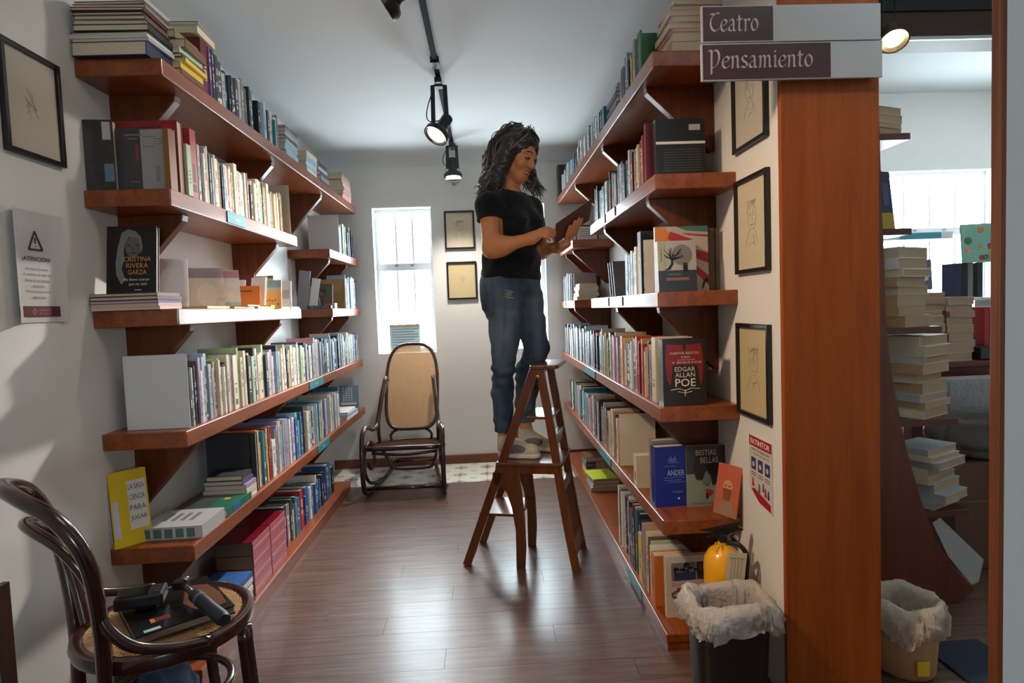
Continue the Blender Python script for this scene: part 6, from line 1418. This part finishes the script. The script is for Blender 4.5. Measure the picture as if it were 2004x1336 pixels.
class SDF:
    def __init__(s, lo, hi, h):
        s.lo = np.array(lo, float); s.h = h
        n = np.ceil((np.array(hi) - s.lo) / h).astype(int) + 1
        s.F = np.full(tuple(n), 1.0, np.float32)
        s.ax = [s.lo[i] + h * np.arange(n[i]) for i in range(3)]
    def sub(s, lo, hi):
        sl = []
        for i in range(3):
            a = int(max(0, math.floor((lo[i] - s.lo[i]) / s.h))); b = int(min(len(s.ax[i]), math.ceil((hi[i] - s.lo[i]) / s.h) + 1)); sl.append(slice(a, max(a, b)))
        G = np.meshgrid(s.ax[0][sl[0]], s.ax[1][sl[1]], s.ax[2][sl[2]], indexing='ij', sparse=False)
        return tuple(sl), G
    def put(s, sl, d, k, cut=False):
        A = s.F[sl]
        if cut:
            d = -d; h = np.maximum(k - np.abs(A - d), 0) / k; s.F[sl] = np.maximum(A, d) + h * h * k * .25
        else:
            h = np.maximum(k - np.abs(A - d), 0) / k; s.F[sl] = np.minimum(A, d) - h * h * k * .25
    def cone(s, a, b, ra, rb, k=.02, cut=False):
        a = np.array(a, float); b = np.array(b, float); m = max(ra, rb) + k * 1.5 + .01
        sl, (X, Y, Z) = s.sub(np.minimum(a, b) - m, np.maximum(a, b) + m)
        if X.size == 0: return s
        ab = b - a; L = (ab ** 2).sum()
        t = np.clip(((X - a[0]) * ab[0] + (Y - a[1]) * ab[1] + (Z - a[2]) * ab[2]) / max(L, 1e-9), 0, 1)
        d = np.sqrt((X - a[0] - t * ab[0]) ** 2 + (Y - a[1] - t * ab[1]) ** 2 + (Z - a[2] - t * ab[2]) ** 2) - (ra + (rb - ra) * t)
        s.put(sl, d.astype(np.float32), k, cut); return s
    def chain(s, P, R, k=.02):
        for i in range(len(P) - 1): s.cone(P[i], P[i + 1], R[i], R[i + 1], k)
        return s
    def ell(s, c, r, R=None, k=.03, cut=False):
        c = np.array(c, float); r = np.array(r, float); m = r.max() + k * 1.5 + .01
        sl, (X, Y, Z) = s.sub(c - m, c + m)
        if X.size == 0: return s
        P = np.stack([X - c[0], Y - c[1], Z - c[2]], -1)
        if R is not None: P = P @ np.array(R)          # columns of R are the ellipsoid axes
        q = np.sqrt(((P / r) ** 2).sum(-1)); g = np.sqrt(((P / r ** 2) ** 2).sum(-1)) + 1e-9
        d = q * (q - 1) / g
        s.put(sl, d.astype(np.float32), k, cut); return s
    def plane_cut(s, p, n, lo=None, hi=None, k=.004):
        """removes the side n points to, inside the given box"""
        lo = s.lo if lo is None else lo; hi = [a[-1] for a in s.ax] if hi is None else hi
        sl, (X, Y, Z) = s.sub(lo, hi); n = np.array(n, float); n /= np.linalg.norm(n)
        d = -((X - p[0]) * n[0] + (Y - p[1]) * n[1] + (Z - p[2]) * n[2])
        s.put(sl, d.astype(np.float32), k, True); return s
    def ripple(s, fn, lo, hi):
        sl, (X, Y, Z) = s.sub(lo, hi); s.F[sl] += fn(X, Y, Z).astype(np.float32); return s
    def obj(s, name, m, parent, colorfn=None, mats=None):
        F = s.F
        for i in range(3):
            e = [slice(None)] * 3; e[i] = 0; F[tuple(e)] = np.maximum(F[tuple(e)], .01); e[i] = -1; F[tuple(e)] = np.maximum(F[tuple(e)], .01)
        V, Q = surface_nets(F, s.lo, s.h)
        o0 = WLOC[parent.name] if parent is not None else Vector((0, 0, 0))
        V = V - np.array(o0, np.float32)
        # one light smoothing pass
        for _ in range(2):
            A = np.zeros_like(V); C = np.zeros(len(V), np.float32)
            for i in range(4):
                a, b = Q[:, i], Q[:, (i + 1) % 4]
                np.add.at(A, a, V[b]); np.add.at(C, a, 1); np.add.at(A, b, V[a]); np.add.at(C, b, 1)
            V = V * .5 + .5 * A / C[:, None]
        me = bpy.data.meshes.new(name); me.vertices.add(len(V)); me.vertices.foreach_set('co', V.astype(np.float32).ravel())
        me.loops.add(len(Q) * 4); me.loops.foreach_set('vertex_index', Q.astype(np.int32).ravel())
        me.polygons.add(len(Q)); me.polygons.foreach_set('loop_start', np.arange(0, len(Q) * 4, 4, dtype=np.int32)); me.polygons.foreach_set('loop_total', np.full(len(Q), 4, np.int32))
        me.polygons.foreach_set('use_smooth', np.ones(len(Q), bool))
        for mm in ([m] if not isinstance(m, list) else m): me.materials.append(mm)
        me.update(calc_edges=True); me.validate()
        o = bpy.data.objects.new(name, me); COL.objects.link(o)
        if parent is not None: o.parent = parent
        else: WLOC[o.name] = Vector((0, 0, 0))
        return o

f_ = np.array((.74, -.67, 0.)); l_ = np.array((.67, .74, 0.)); z_ = np.array((0, 0, 1.))
RT = np.stack([l_, f_, z_], 1)                 # torso axes: lateral, forward, up
SKIN = mat('skin', (222, 142, 90), .5, sss=.08, var=.05, vscale=30)
SKIN.node_tree.nodes['Principled BSDF'].inputs['Subsurface Scale'].default_value = 0.3
pel = np.array((.125, 2.965, 1.30)); wai = np.array((.128, 2.965, 1.44)); che = np.array((.130, 2.963, 1.60)); nkb = np.array((.122, 2.965, 1.75))
Rs, Re, Rw = (.028, 2.855, 1.690), (.033, 2.80, 1.487), (.212, 2.742, 1.522)
Ls, Le, Lw = (.232, 3.065, 1.70), (.275, 3.03, 1.492), (.338, 2.905, 1.492)
hN, kN, aN = (.088, 2.895, 1.265), (.068, 2.865, .952), (.062, 2.935, .590)
hF, kF, aF = (.190, 3.03, 1.265), (.240, 3.010, 1.014), (.174, 3.080, .605)
sF = (.182, 3.045, .90)
hN2 = (.082, 2.885, 1.10)

# head frame: local -y is the face, z up
HM = Matrix.Translation((.172, 2.938, 1.930)) @ Matrix.Rotation(math.radians(52), 4, 'Z') @ Matrix.Rotation(math.radians(24), 4, 'X') @ Matrix.Scale(.94, 4)
HR = np.array(HM.to_3x3().normalized())
def H(x, y, z): return np.array(HM @ Vector((x, y, z)))

B = SDF((-.12, 2.62, .47), (.50, 3.20, 2.09), .0045)
# trunk
B.ell(pel, (.120, .085, .10), RT, .03).ell(wai, (.120, .090, .14), RT, .06).ell(che, (.150, .105, .17), RT, .06)
for s_ in (-1, 1): B.ell(pel - f_ * .05 + l_ * .065 * s_ - z_ * .03, (.055, .055, .060), RT, .03)
B.chain([nkb - z_ * .03, H(0, .02, -.07)], [.052, .048], .035)
for sh in (Rs, Ls): B.cone(nkb - z_ * .03, sh, .050, .050, .05)
# arms
B.chain([Rs, Re, Rw], [.048, .038, .0245], .03).ell((np.array(Re) + np.array(Rw)) / 2 * .5 + np.array(Re) * .5, (.040, .040, .040), None, .04)
B.chain([Ls, Le, Lw], [.048, .038, .0245], .03)
# legs
B.chain([hN, hN2, kN], [.052, .046, .034], .02).chain([kN, (.060, 2.915, .82), (.060, 2.935, .66), aN], [.034, .032, .030, .033], .02)
B.chain([hF, (.208, 3.02, 1.14), kF], [.052, .046, .034], .02).chain([kF, sF, (.172, 3.07, .68), aF], [.034, .032, .030, .033], .02)
B.chain([aN, (.062, 2.935, .553), (.14, 2.905, .540)], [.032, .027, .018], .01).chain([aF, (.180, 3.072, .553), (.25, 3.028, .540)], [.032, .027, .018], .01)
# skull and face
def he(c, r, k=.02, cut=False): B.ell(H(*c), np.array(r) * .94, HR, k, cut)
def hc(a, b, ra, rb, k=.01, cut=False): B.cone(H(*a), H(*b), ra * .94, rb * .94, k, cut)
he((0, .014, .032), (.073, .092, .088)); he((0, -.028, -.022), (.060, .062, .088), .03)
he((0, -.064, -.092), (.024, .022, .020), .03); hc((-.052, -.01, -.055), (-.018, -.058, -.09), .018, .020, .03); hc((.052, -.01, -.055), (.018, -.058, -.09), .018, .020, .03)
for s_ in (-1, 1):
    he((s_ * .040, -.062, -.026), (.023, .020, .022), .022)            # cheeks lifted by the smile
    he((s_ * .031, -.092, .010), (.019, .014, .013), .010, True)        # eye sockets
    hc((s_ * .015, -.088, .030), (s_ * .046, -.074, .032), .008, .007, .015)   # brow ridge
    he((s_ * .031, -.080, .009), (.0135, .0115, .0105), .005)           # lids
    he((s_ * .078, .012, -.004), (.010, .020, .030), .008)              # ears
    he((s_ * .0105, -.098, -.030), (.008, .009, .007), .006)            # nostrils
hc((0, -.086, .018), (0, -.108, -.024), .0085, .0125, .014); he((0, -.104, -.028), (.0115, .0115, .010), .010)
hc((-.026, -.078, -.052), (0, -.0935, -.057), .0045, .0065, .008); hc((.026, -.078, -.052), (0, -.0935, -.057), .0045, .0065, .008)
hc((-.024, -.078, -.058), (0, -.0915, -.072), .0045, .0075, .008); hc((.024, -.078, -.058), (0, -.0915, -.072), .0045, .0075, .008)
hc((-.022, -.088, -.0605), (.022, -.088, -.0605), .0035, .0035, .004, True)
# right hand: pinches the page edge
def finger(P, R): B.chain([np.array(p) for p in P], R, .006)
B.chain([Rw, (.236, 2.746, 1.536)], [.0245, .022], .02)
B.ell((.246, 2.747, 1.538), (.036, .026, .017), np.stack([np.array((.86, .0, .50)), np.array((.1, .97, -.2)) / np.linalg.norm((.1, .97, -.2)), np.array((-.49, .22, .84)) / np.linalg.norm((-.49, .22, .84))], 1), .015)
finger([(.255, 2.762, 1.554), (.283, 2.766, 1.566), (.303, 2.772, 1.560), (.320, 2.776, 1.551)], [.0105, .0092, .0084, .0072])
finger([(.260, 2.750, 1.549), (.289, 2.748, 1.555), (.307, 2.758, 1.546), (.318, 2.768, 1.536)], [.0105, .0094, .0086, .0074])
finger([(.259, 2.738, 1.540), (.284, 2.733, 1.541), (.300, 2.744, 1.531), (.309, 2.756, 1.522)], [.0100, .0090, .0082, .0072])
finger([(.253, 2.729, 1.529), (.272, 2.724, 1.526), (.285, 2.733, 1.517), (.292, 2.744, 1.510)], [.0088, .0078, .0072, .0064])
finger([(.228, 2.770, 1.540), (.252, 2.788, 1.560), (.280, 2.796, 1.570), (.304, 2.796, 1.566)], [.0125, .0108, .0094, .0080])
# left hand: carries the spine, fingers up the cover
B.chain([Lw, (.352, 2.875, 1.490)], [.0245, .023], .02)
B.ell((.368, 2.850, 1.496), (.036, .034, .018), np.stack([np.array((.55, -.80, .22)) / np.linalg.norm((.55, -.80, .22)), np.array((.80, .55, .22)) / np.linalg.norm((.80, .55, .22)), np.array((-.28, .05, .96)) / np.linalg.norm((-.28, .05, .96))], 1), .015)
BK = np.array((.0, -.10, .078)); BS0 = np.array((.322, 2.840, 1.500)); BS1 = np.array((.486, 2.840, 1.606))
def cov(s_, e, off): # point off the outside of the near cover
    n = np.array((.30, -.52, -.80)); n /= np.linalg.norm(n); return BS0 + (BS1 - BS0) * s_ + BK * e + n * off
for k_, (s0, s1, ln, r0) in enumerate(((.30, .38, .55, .0098), (.40, .52, .62, .0102), (.50, .64, .60, .0100), (.60, .73, .48, .0088))):
    finger([cov(s0, -.10, .012), cov(s0 + .01, .22, .016), cov((s0 + s1) / 2, ln * .62, .014), cov(s1, ln, .0105)], [r0, r0 * .95, r0 * .88, r0 * .76])
finger([(.365, 2.872, 1.506), (.386, 2.874, 1.530), (.402, 2.868, 1.556), (.412, 2.858, 1.574)], [.0125, .0110, .0096, .0082])
PR = empty('person', (.15, 2.96, ZS_W := .505), 'woman with long wavy dark hair in black tee and jeans reading on the step chair', 'person')
body = B.obj('body', SKIN, PR)

# ---- black T-shirt
def wr(X, Y, Z, fx, fy, fz, a, p=0.): return a * np.sin(fx * X + fy * Y + fz * Z + p)
T = SDF((-.10, 2.74, 1.30), (.36, 3.20, 1.80), .005)
T.ell(pel + z_ * .07, (.158, .122, .12), RT, .05).ell(wai, (.138, .108, .15), RT, .07).ell(che, (.160, .116, .175), RT, .06)
for s_ in (-1, 1): T.ell(che + f_ * .080 + l_ * .070 * s_ - z_ * .005, (.062, .058, .062), RT, .05)
for sh in (Rs, Ls): T.cone(nkb - z_ * .035, sh, .055, .058, .05)
T.chain([Rs, (.030, 2.822, 1.575)], [.058, .056], .03).chain([Ls, (.255, 3.045, 1.59)], [.058, .054], .03)
T.ripple(lambda X, Y, Z: wr(X, Y, Z, 30, -22, 60, .0032) + wr(X, Y, Z, -48, 20, 35, .0030, 1.3) + wr(X, Y, Z, 10, 60, -50, .0022, 2.), (-.10, 2.74, 1.30), (.36, 3.20, 1.62))
T.plane_cut((.13, 2.96, 1.352), (-.06, 0, -1))
d1 = np.array(Re) - np.array(Rs); T.plane_cut(np.array(Rs) + d1 * .345, d1, (-.10, 2.74, 1.50), (.082, 2.872, 1.70))
T.ell(H(0, .0, -.10) + np.array((.004, -.006, -.022)), (.068, .068, .045), None, .01, True)
SHIRT = mat('black_cotton', (22, 22, 24), .9, spec=.2, var=.2, vscale=14, bump=.5, bscale=700, sheen=.15)
T.obj('t_shirt', SHIRT, PR)
# sleeve hems as thin bands
mb = MB(); ax = d1 / np.linalg.norm(d1); c0 = np.array(Rs) + d1 * .33; u1 = np.cross(ax, (0, 1, 0)); u1 /= np.linalg.norm(u1); u2 = np.cross(ax, u1)
mb.tube([c0 + (u1 * math.cos(a) + u2 * math.sin(a)) * .0572 for a in [i * PI / 12 for i in range(24)]], .0028, 6, closed=True).build('sleeve_hem', SHIRT, PR, smooth=True)

# ---- jeans
J = SDF((-.08, 2.77, .60), (.36, 3.18, 1.42), .005)
J.ell(pel + z_ * .03, (.163, .122, .10), RT, .04).ell(pel + z_ * .09, (.150, .112, .08), RT, .04)
for s_ in (-1, 1): J.ell(pel - f_ * .030 + l_ * .062 * s_ - z_ * .04, (.086, .086, .130), RT, .06)
J.chain([hN, hN2, kN], [.090, .073, .052], .02).chain([kN, (.060, 2.915, .82), (.060, 2.935, .60)], [.052, .051, .045], .02)
J.chain([hF, (.208, 3.02, 1.14), kF], [.090, .074, .058], .02).chain([kF, sF, (.174, 3.07, .74), (.174, 3.08, .60)], [.058, .050, .049, .045], .02)
def folds(X, Y, Z):
    w = np.exp(-((Z - .90) / .09) ** 2) + .5 * np.exp(-((Z - 1.20) / .07) ** 2) + .45 * np.exp(-((Z - .68) / .05) ** 2)
    return w * (.0040 * np.sin(95 * Z + 22 * X - 10 * Y) + .0026 * np.sin(150 * Z - 40 * X + 18 * Y + 1.)) + .0012 * np.sin(60 * Z + 40 * X)
J.ripple(folds, (-.08, 2.77, .60), (.36, 3.18, 1.42))
J.plane_cut((.06, 2.93, .628), (.05, 0, -1), (-.08, 2.77, .59), (.112, 3.03, .70)).plane_cut((.18, 3.07, .642), (0, 0, -1), (.112, 3.0, .59), (.36, 3.18, .70))
DNM = bpy.data.materials.new('jeans_denim'); DNM.use_nodes = True
def denim():
    nt = DNM.node_tree; N = nt.nodes; Lk = nt.links; b = N['Principled BSDF']; b.inputs['Roughness'].default_value = .85; b.inputs['Specular IOR Level'].default_value = .2
    tc = N.new('ShaderNodeTexCoord'); nz = N.new('ShaderNodeTexNoise'); nz.inputs['Scale'].default_value = 7; nz.inputs['Detail'].default_value = 6
    mp = N.new('ShaderNodeMapping'); mp.inputs['Scale'].default_value = (1, 1, .45); Lk.new(tc.outputs['Object'], mp.inputs[0]); Lk.new(mp.outputs[0], nz.inputs['Vector'])
    rp = N.new('ShaderNodeValToRGB'); rp.color_ramp.elements[0].position = .38; rp.color_ramp.elements[0].color = rgb(50, 68, 86); rp.color_ramp.elements[1].position = .72; rp.color_ramp.elements[1].color = rgb(116, 128, 138)
    Lk.new(nz.outputs['Fac'], rp.inputs[0]); Lk.new(rp.outputs[0], b.inputs['Base Color'])
    n2 = N.new('ShaderNodeTexNoise'); n2.inputs['Scale'].default_value = 500; Lk.new(tc.outputs['Object'], n2.inputs['Vector'])
    bp = N.new('ShaderNodeBump'); bp.inputs['Strength'].default_value = .4; bp.inputs['Distance'].default_value = .001; Lk.new(n2.outputs[0], bp.inputs['Height']); Lk.new(bp.outputs[0], b.inputs['Normal'])
denim()
J.obj('jeans', DNM, PR)
# outer seam and a frayed patch on the near thigh
mb = MB(); P = [(hN[0] - .006, hN[1] - .093, 1.30), (hN[0] - .008, hN[1] - .095, 1.2), (hN2[0] - .01, hN2[1] - .0745, 1.08), (kN[0] - .012, kN[1] - .0535, .95), (.052, 2.863, .82), (.054, 2.889, .65)]
mb.tube(smooth_pts(P, 5), .0016, 6).build('side_seam', mat('seam_denim', (84, 104, 124), .8), PR, smooth=True)
mb = MB(); r = random.Random(6)
for k in range(9):
    x = .105 + r.uniform(-.014, .014); z = 1.262 + .0045 * k
    mb.tube([(x - .014, 2.809 - .01 + abs(x - .1) * .3, z), (x, 2.806 - .012, z + r.uniform(-.002, .002)), (x + .014, 2.812 - .01, z)], .0012, 4)
mb.build('frayed_patch', mat('frayed_thread', (186, 186, 160), .9), PR)

# ---- shoes: cream trainers with grey panels
def shoe(a, toe, z0):
    a = np.array(a); toe = np.array(toe); d = toe - a; L = np.linalg.norm(d); d /= L; s_ = np.array((-d[1], d[0], 0))
    lo = np.minimum(a, toe) - .07; hi = np.maximum(a, toe) + .07; lo[2] = z0 - .01; hi[2] = z0 + .14
    U = SDF(lo, hi, .004)
    def p(t, z, o=0.): return a + d * t * L + s_ * o + np.array((0, 0, z0 + z - a[2]))
    U.chain([p(.13, .040), p(.45, .036), p(.80, .032)], [.034, .036, .034], .02).cone(p(.10, .055), p(.12, .100), .034, .036, .02).cone(p(.20, .07), p(.50, .045), .036, .032, .02)
    U.cone(p(.12, .085), p(.12, .16), .030, .032, .006, True)
    U.plane_cut((0, 0, z0 + .018), (0, 0, -1))
    u = U.obj('shoe', mat('cream_suede', (206, 190, 160), .75, var=.12, vscale=40), PR)
    S_ = SDF(lo, hi, .004); S_.chain([p(.12, .010), p(.45, .010), p(.82, .010)], [.036, .038, .036], .02).plane_cut((0, 0, z0 + .024), (0, 0, 1)).plane_cut((0, 0, z0 + .0005), (0, 0, -1))
    S_.obj('sole', mat('sole_white', (222, 212, 190), .6), PR)
    mb = MB()
    for k in range(4):
        t_ = .34 + .085 * k; h_ = .086 - .010 * k
        mb.tube(smooth_pts([p(t_, h_ - .014, .027), p(t_, h_ + .004, .0), p(t_, h_ - .014, -.027)], 4), .0040, 6)
    mb.build('laces', mat('lace_tan', (206, 144, 96), .8), PR, smooth=True)
    g = SDF(lo, hi, .004)
    for o in (-1, 1): g.ell(p(.42, .044, .031 * o), (.055, .013, .024), np.stack([d, s_, z_], 1), .004)
    g.obj('grey_side_panel', mat('grey_suede', (122, 114, 108), .8), PR)
shoe((.040, 2.945, 0), (.228, 2.872, 0), .5055)
shoe((.150, 3.095, 0), (.322, 2.985, 0), .5055)
SOCK = mat('sock_white', (210, 206, 196), .8)
MB().tube([aF, np.array(aF) - (0, 0, .055)], .037, 14).build('sock', SOCK, PR, smooth=True)

# ---- face details
LIP = mat('lip', (150, 62, 62), .4); BROW = mat('brow_dark', (38, 26, 22), .8); LASH = mat('lash_black', (18, 14, 14), .6); EYE = mat('eye_white', (214, 206, 200), .25); IRIS = mat('iris_brown', (42, 26, 18), .2); TOOTH = mat('teeth', (226, 218, 204), .35)
def htube(P, r, name, m, n=6): return MB().tube(smooth_pts([H(*p) for p in P], 4), r, n).build(name, m, PR, smooth=True)
for s_ in (-1, 1):
    MB().sphere(H(s_ * .031, -.0815, .0075), .0096, 8).build('eyeball', EYE, PR, smooth=True)
    MB().sphere(H(s_ * .031, -.0885, .0035), .0048, 6).build('iris', IRIS, PR, smooth=True)
    htube([(s_ * .0175, -.0895, .0045), (s_ * .026, -.0945, .0095), (s_ * .036, -.0915, .0095), (s_ * .045, -.0815, .005)], .0021, 'eyelashes', LASH)
    htube([(s_ * .0185, -.0895, .0035), (s_ * .028, -.0925, .0005), (s_ * .038, -.0890, .0010), (s_ * .0445, -.0815, .004)], .0011, 'lower_lashes', LASH)
    htube([(s_ * .014, -.0965, .032), (s_ * .028, -.0955, .0385), (s_ * .042, -.0840, .0365), (s_ * .052, -.070, .030)], [.0022] * 5 + [.0026] * 4 + [.0015] * 4, 'eyebrow', BROW)
htube([(-.030, -.0795, -.0505), (-.014, -.0945, -.0545), (0, -.0995, -.0555), (.014, -.0945, -.0545), (.030, -.0795, -.0505)], [.0018] * 4 + [.0034] * 9 + [.0018] * 4, 'upper_lip', LIP)
htube([(-.028, -.0795, -.0545), (-.014, -.0925, -.0670), (0, -.0965, -.0710), (.014, -.0925, -.0670), (.028, -.0795, -.0545)], [.0018] * 4 + [.0042] * 9 + [.0018] * 4, 'lower_lip', LIP)
htube([(-.020, -.0860, -.0590), (0, -.0945, -.0625), (.020, -.0860, -.0590)], .0042, 'teeth', TOOTH)
for s_ in (-1, 1): htube([(s_ * .016, -.094, -.028), (s_ * .030, -.081, -.042), (s_ * .034, -.073, -.056)], .0008, 'smile_line', mat('skin_crease', (138, 82, 58), .6))

# ---- hair: soft volume plus wavy locks
HAIR = mat('dark_hair', (52, 44, 42), .36, spec=.5, var=.35, vscale=60)
HAIRG = mat('highlight_hair', (128, 120, 116), .38, spec=.5, var=.2, vscale=60)  # lighter locks that carry the hair's highlights in their colour
G = SDF((-.08, 2.80, 1.68), (.36, 3.10, 2.09), .005)
G.ell(H(0, .022, .046), np.array((.088, .102, .092)) * .94, HR, .02)
G.chain([H(-.070, .01, .05), H(-.085, .01, -.03), (.060, 2.885, 1.80), (.035, 2.885, 1.745)], [.034, .040, .044, .022], .03)
G.chain([H(-.03, .085, .03), H(-.03, .105, -.05), (.035, 2.925, 1.80), (.012, 2.925, 1.755)], [.05, .055, .048, .02], .03)
G.chain([H(.03, .085, .03), H(.04, .10, -.06), (.10, 3.00, 1.78)], [.05, .055, .035], .03)
G.chain([H(.068, .0, .055), H(.086, -.012, .0), H(.092, -.03, -.06), (.262, 2.945, 1.78)], [.030, .028, .030, .014], .02)
G.ell(H(0, -.104, -.030), np.array((.060, .082, .098)) * .94, HR, .012, True)
G.ripple(lambda X, Y, Z: .0035 * np.sin(140 * Z + 60 * X) * np.sin(70 * X - 90 * Y + 30 * Z) + .002 * np.sin(220 * Z - 100 * Y), (-.08, 2.80, 1.68), (.36, 3.10, 2.09))
G.obj('hair', HAIR, PR)
mbs = [MB(), MB()]; r = random.Random(12)
def lock(roots, ends, n, amp, r0, gprob=.35):
    n = int(n * 1.9); r0 *= .66
    for _ in range(n):
        P = [np.array(p) + np.array([r.gauss(0, j) for _ in range(3)]) for p, j in roots] + [np.array(ends[0]) + np.array([r.gauss(0, ends[1]) for _ in range(3)])]
        S_ = smooth_pts(P, 7); m = len(S_); ph = r.uniform(0, 6); fq = r.uniform(2.2, 4.0) * PI; q = []
        for i, p in enumerate(S_):
            t = i / (m - 1); a = amp * t ** 1.2
            q.append(p + Vector((math.sin(fq * t * 2 + ph), .6 * math.cos(fq * t * 2 + ph), .25 * math.sin(fq * t * 2.3 + ph))) * a)
        rr = r0 * r.uniform(.6, 1.2)
        mbs[1 if r.random() < gprob else 0].tube(q, [rr * (.55 + .45 * math.sin(PI * min(.97, max(.06, i / (m - 1))))) for i in range(m)], 5)
top = H(.012, -.01, .135)
lock([((H(.0, -.02, .136)), .006), (H(-.05, -.035, .110), .006), (H(-.086, -.02, .045), .006), (H(-.096, .0, -.04), .010), ((.060, 2.875, 1.80), .014)], ((.036, 2.87, 1.735), .020), 60, .014, .0042, .4)
lock([((H(-.005, .03, .140)), .008), (H(-.06, .06, .105), .010), (H(-.075, .10, .02), .010), ((.045, 2.91, 1.83), .014)], ((.005, 2.915, 1.755), .020), 46, .015, .0042, .35)
lock([((H(.01, .05, .136)), .010), (H(.0, .11, .085), .012), (H(.0, .125, .0), .012), ((.065, 2.96, 1.80), .016)], ((.05, 2.96, 1.72), .022), 34, .015, .0042, .2)
lock([((H(.012, -.03, .136)), .005), (H(.052, -.045, .105), .005), (H(.086, -.035, .05), .005), (H(.100, -.03, -.02), .008), (H(.105, -.045, -.075), .010)], ((.268, 2.925, 1.758), .014), 44, .013, .0038, .3)
lock([((H(.03, .0, .134)), .008), (H(.085, .03, .08), .008), (H(.105, .035, .0), .010), (H(.11, .03, -.08), .012)], ((.245, 2.99, 1.77), .02), 24, .014, .004, .2)
lock([(H(-.09, .0, -.04), .010), ((.055, 2.86, 1.79), .012)], ((.075, 2.845, 1.715), .018), 16, .012, .0036, .2)
lock([((.040, 2.88, 1.80), .012), ((.012, 2.88, 1.765), .008)], ((-.022, 2.89, 1.735), .012), 9, .006, .0018, .3)
mbs[0].build('hair_locks', HAIR, PR, smooth=True); mbs[1].build('highlight_hair_locks', HAIRG, PR, smooth=True)['label'] = 'wavy locks coloured grey as hair highlights'

# ---- the open book she reads
BKO = empty('open_book', tuple(BS0), 'open paperback with a dark reddish cover held in the woman\'s hands', 'book')
nn = np.cross(BS1 - BS0, BK); nn /= np.linalg.norm(nn)
if nn[2] < 0: nn = -nn                       # nn: inner (page) side of the near half
def slab(a, e1, e2, n, t, name, m):
    a, e1, e2, n = [np.array(v, float) for v in (a, e1, e2, n)]
    vs = [a, a + e1, a + e1 + e2, a + e2]; vs = vs + [v + n * t for v in vs]
    fs = [(3, 2, 1, 0), (4, 5, 6, 7), (0, 1, 5, 4), (1, 2, 6, 5), (2, 3, 7, 6), (3, 0, 4, 7)]
    return MB().add(vs, fs).build(name, m, BKO)
CVR = mat('reading_cover', (112, 66, 64), .4, var=.15, vscale=20)
E1 = BS1 - BS0
slab(BS0, E1, BK * 1.05, nn, .0015, 'near_cover', CVR)
BF = np.array((.0, .105, .062)); nf = np.cross(BF, E1); nf /= np.linalg.norm(nf)
if nf[2] < 0: nf = -nf
slab(BS0 + nn * .002, E1, BF, nf, .0015, 'far_cover', CVR)
PG = mat('reading_pages', (222, 210, 186), .8)
def pages(e2, n, th, name, curl):
    mb = MB(); m = 8; a0 = BS0 + n * .0016 + E1 * .01; vs = []
    for side_ in (0, 1):
        for i in range(m + 1):
            t = i / m; up = th * (1 - .35 * t) + curl * math.sin(PI * t) if side_ else 0
            for s_ in (0, .98): vs.append(a0 + E1 * s_ + e2 * t * .97 + n * up)
    fs = []; k = 2 * (m + 1)
    for i in range(m):
        fs.append((2 * i, 2 * i + 2, 2 * i + 3, 2 * i + 1)); fs.append((k + 2 * i, k + 2 * i + 1, k + 2 * i + 3, k + 2 * i + 2))
        for s_ in (0, 1): fs.append((2 * i + s_, k + 2 * i + s_, k + 2 * i + 2 + s_, 2 * i + 2 + s_))
    fs.append((2 * m, k + 2 * m, k + 2 * m + 1, 2 * m + 1)); fs.append((0, 1, k + 1, k))
    mb.add(vs, fs).build(name, PG, BKO)
pages(BK, nn, .012, 'near_page_block', .004); pages(BF, nf, .016, 'far_page_block', .010)
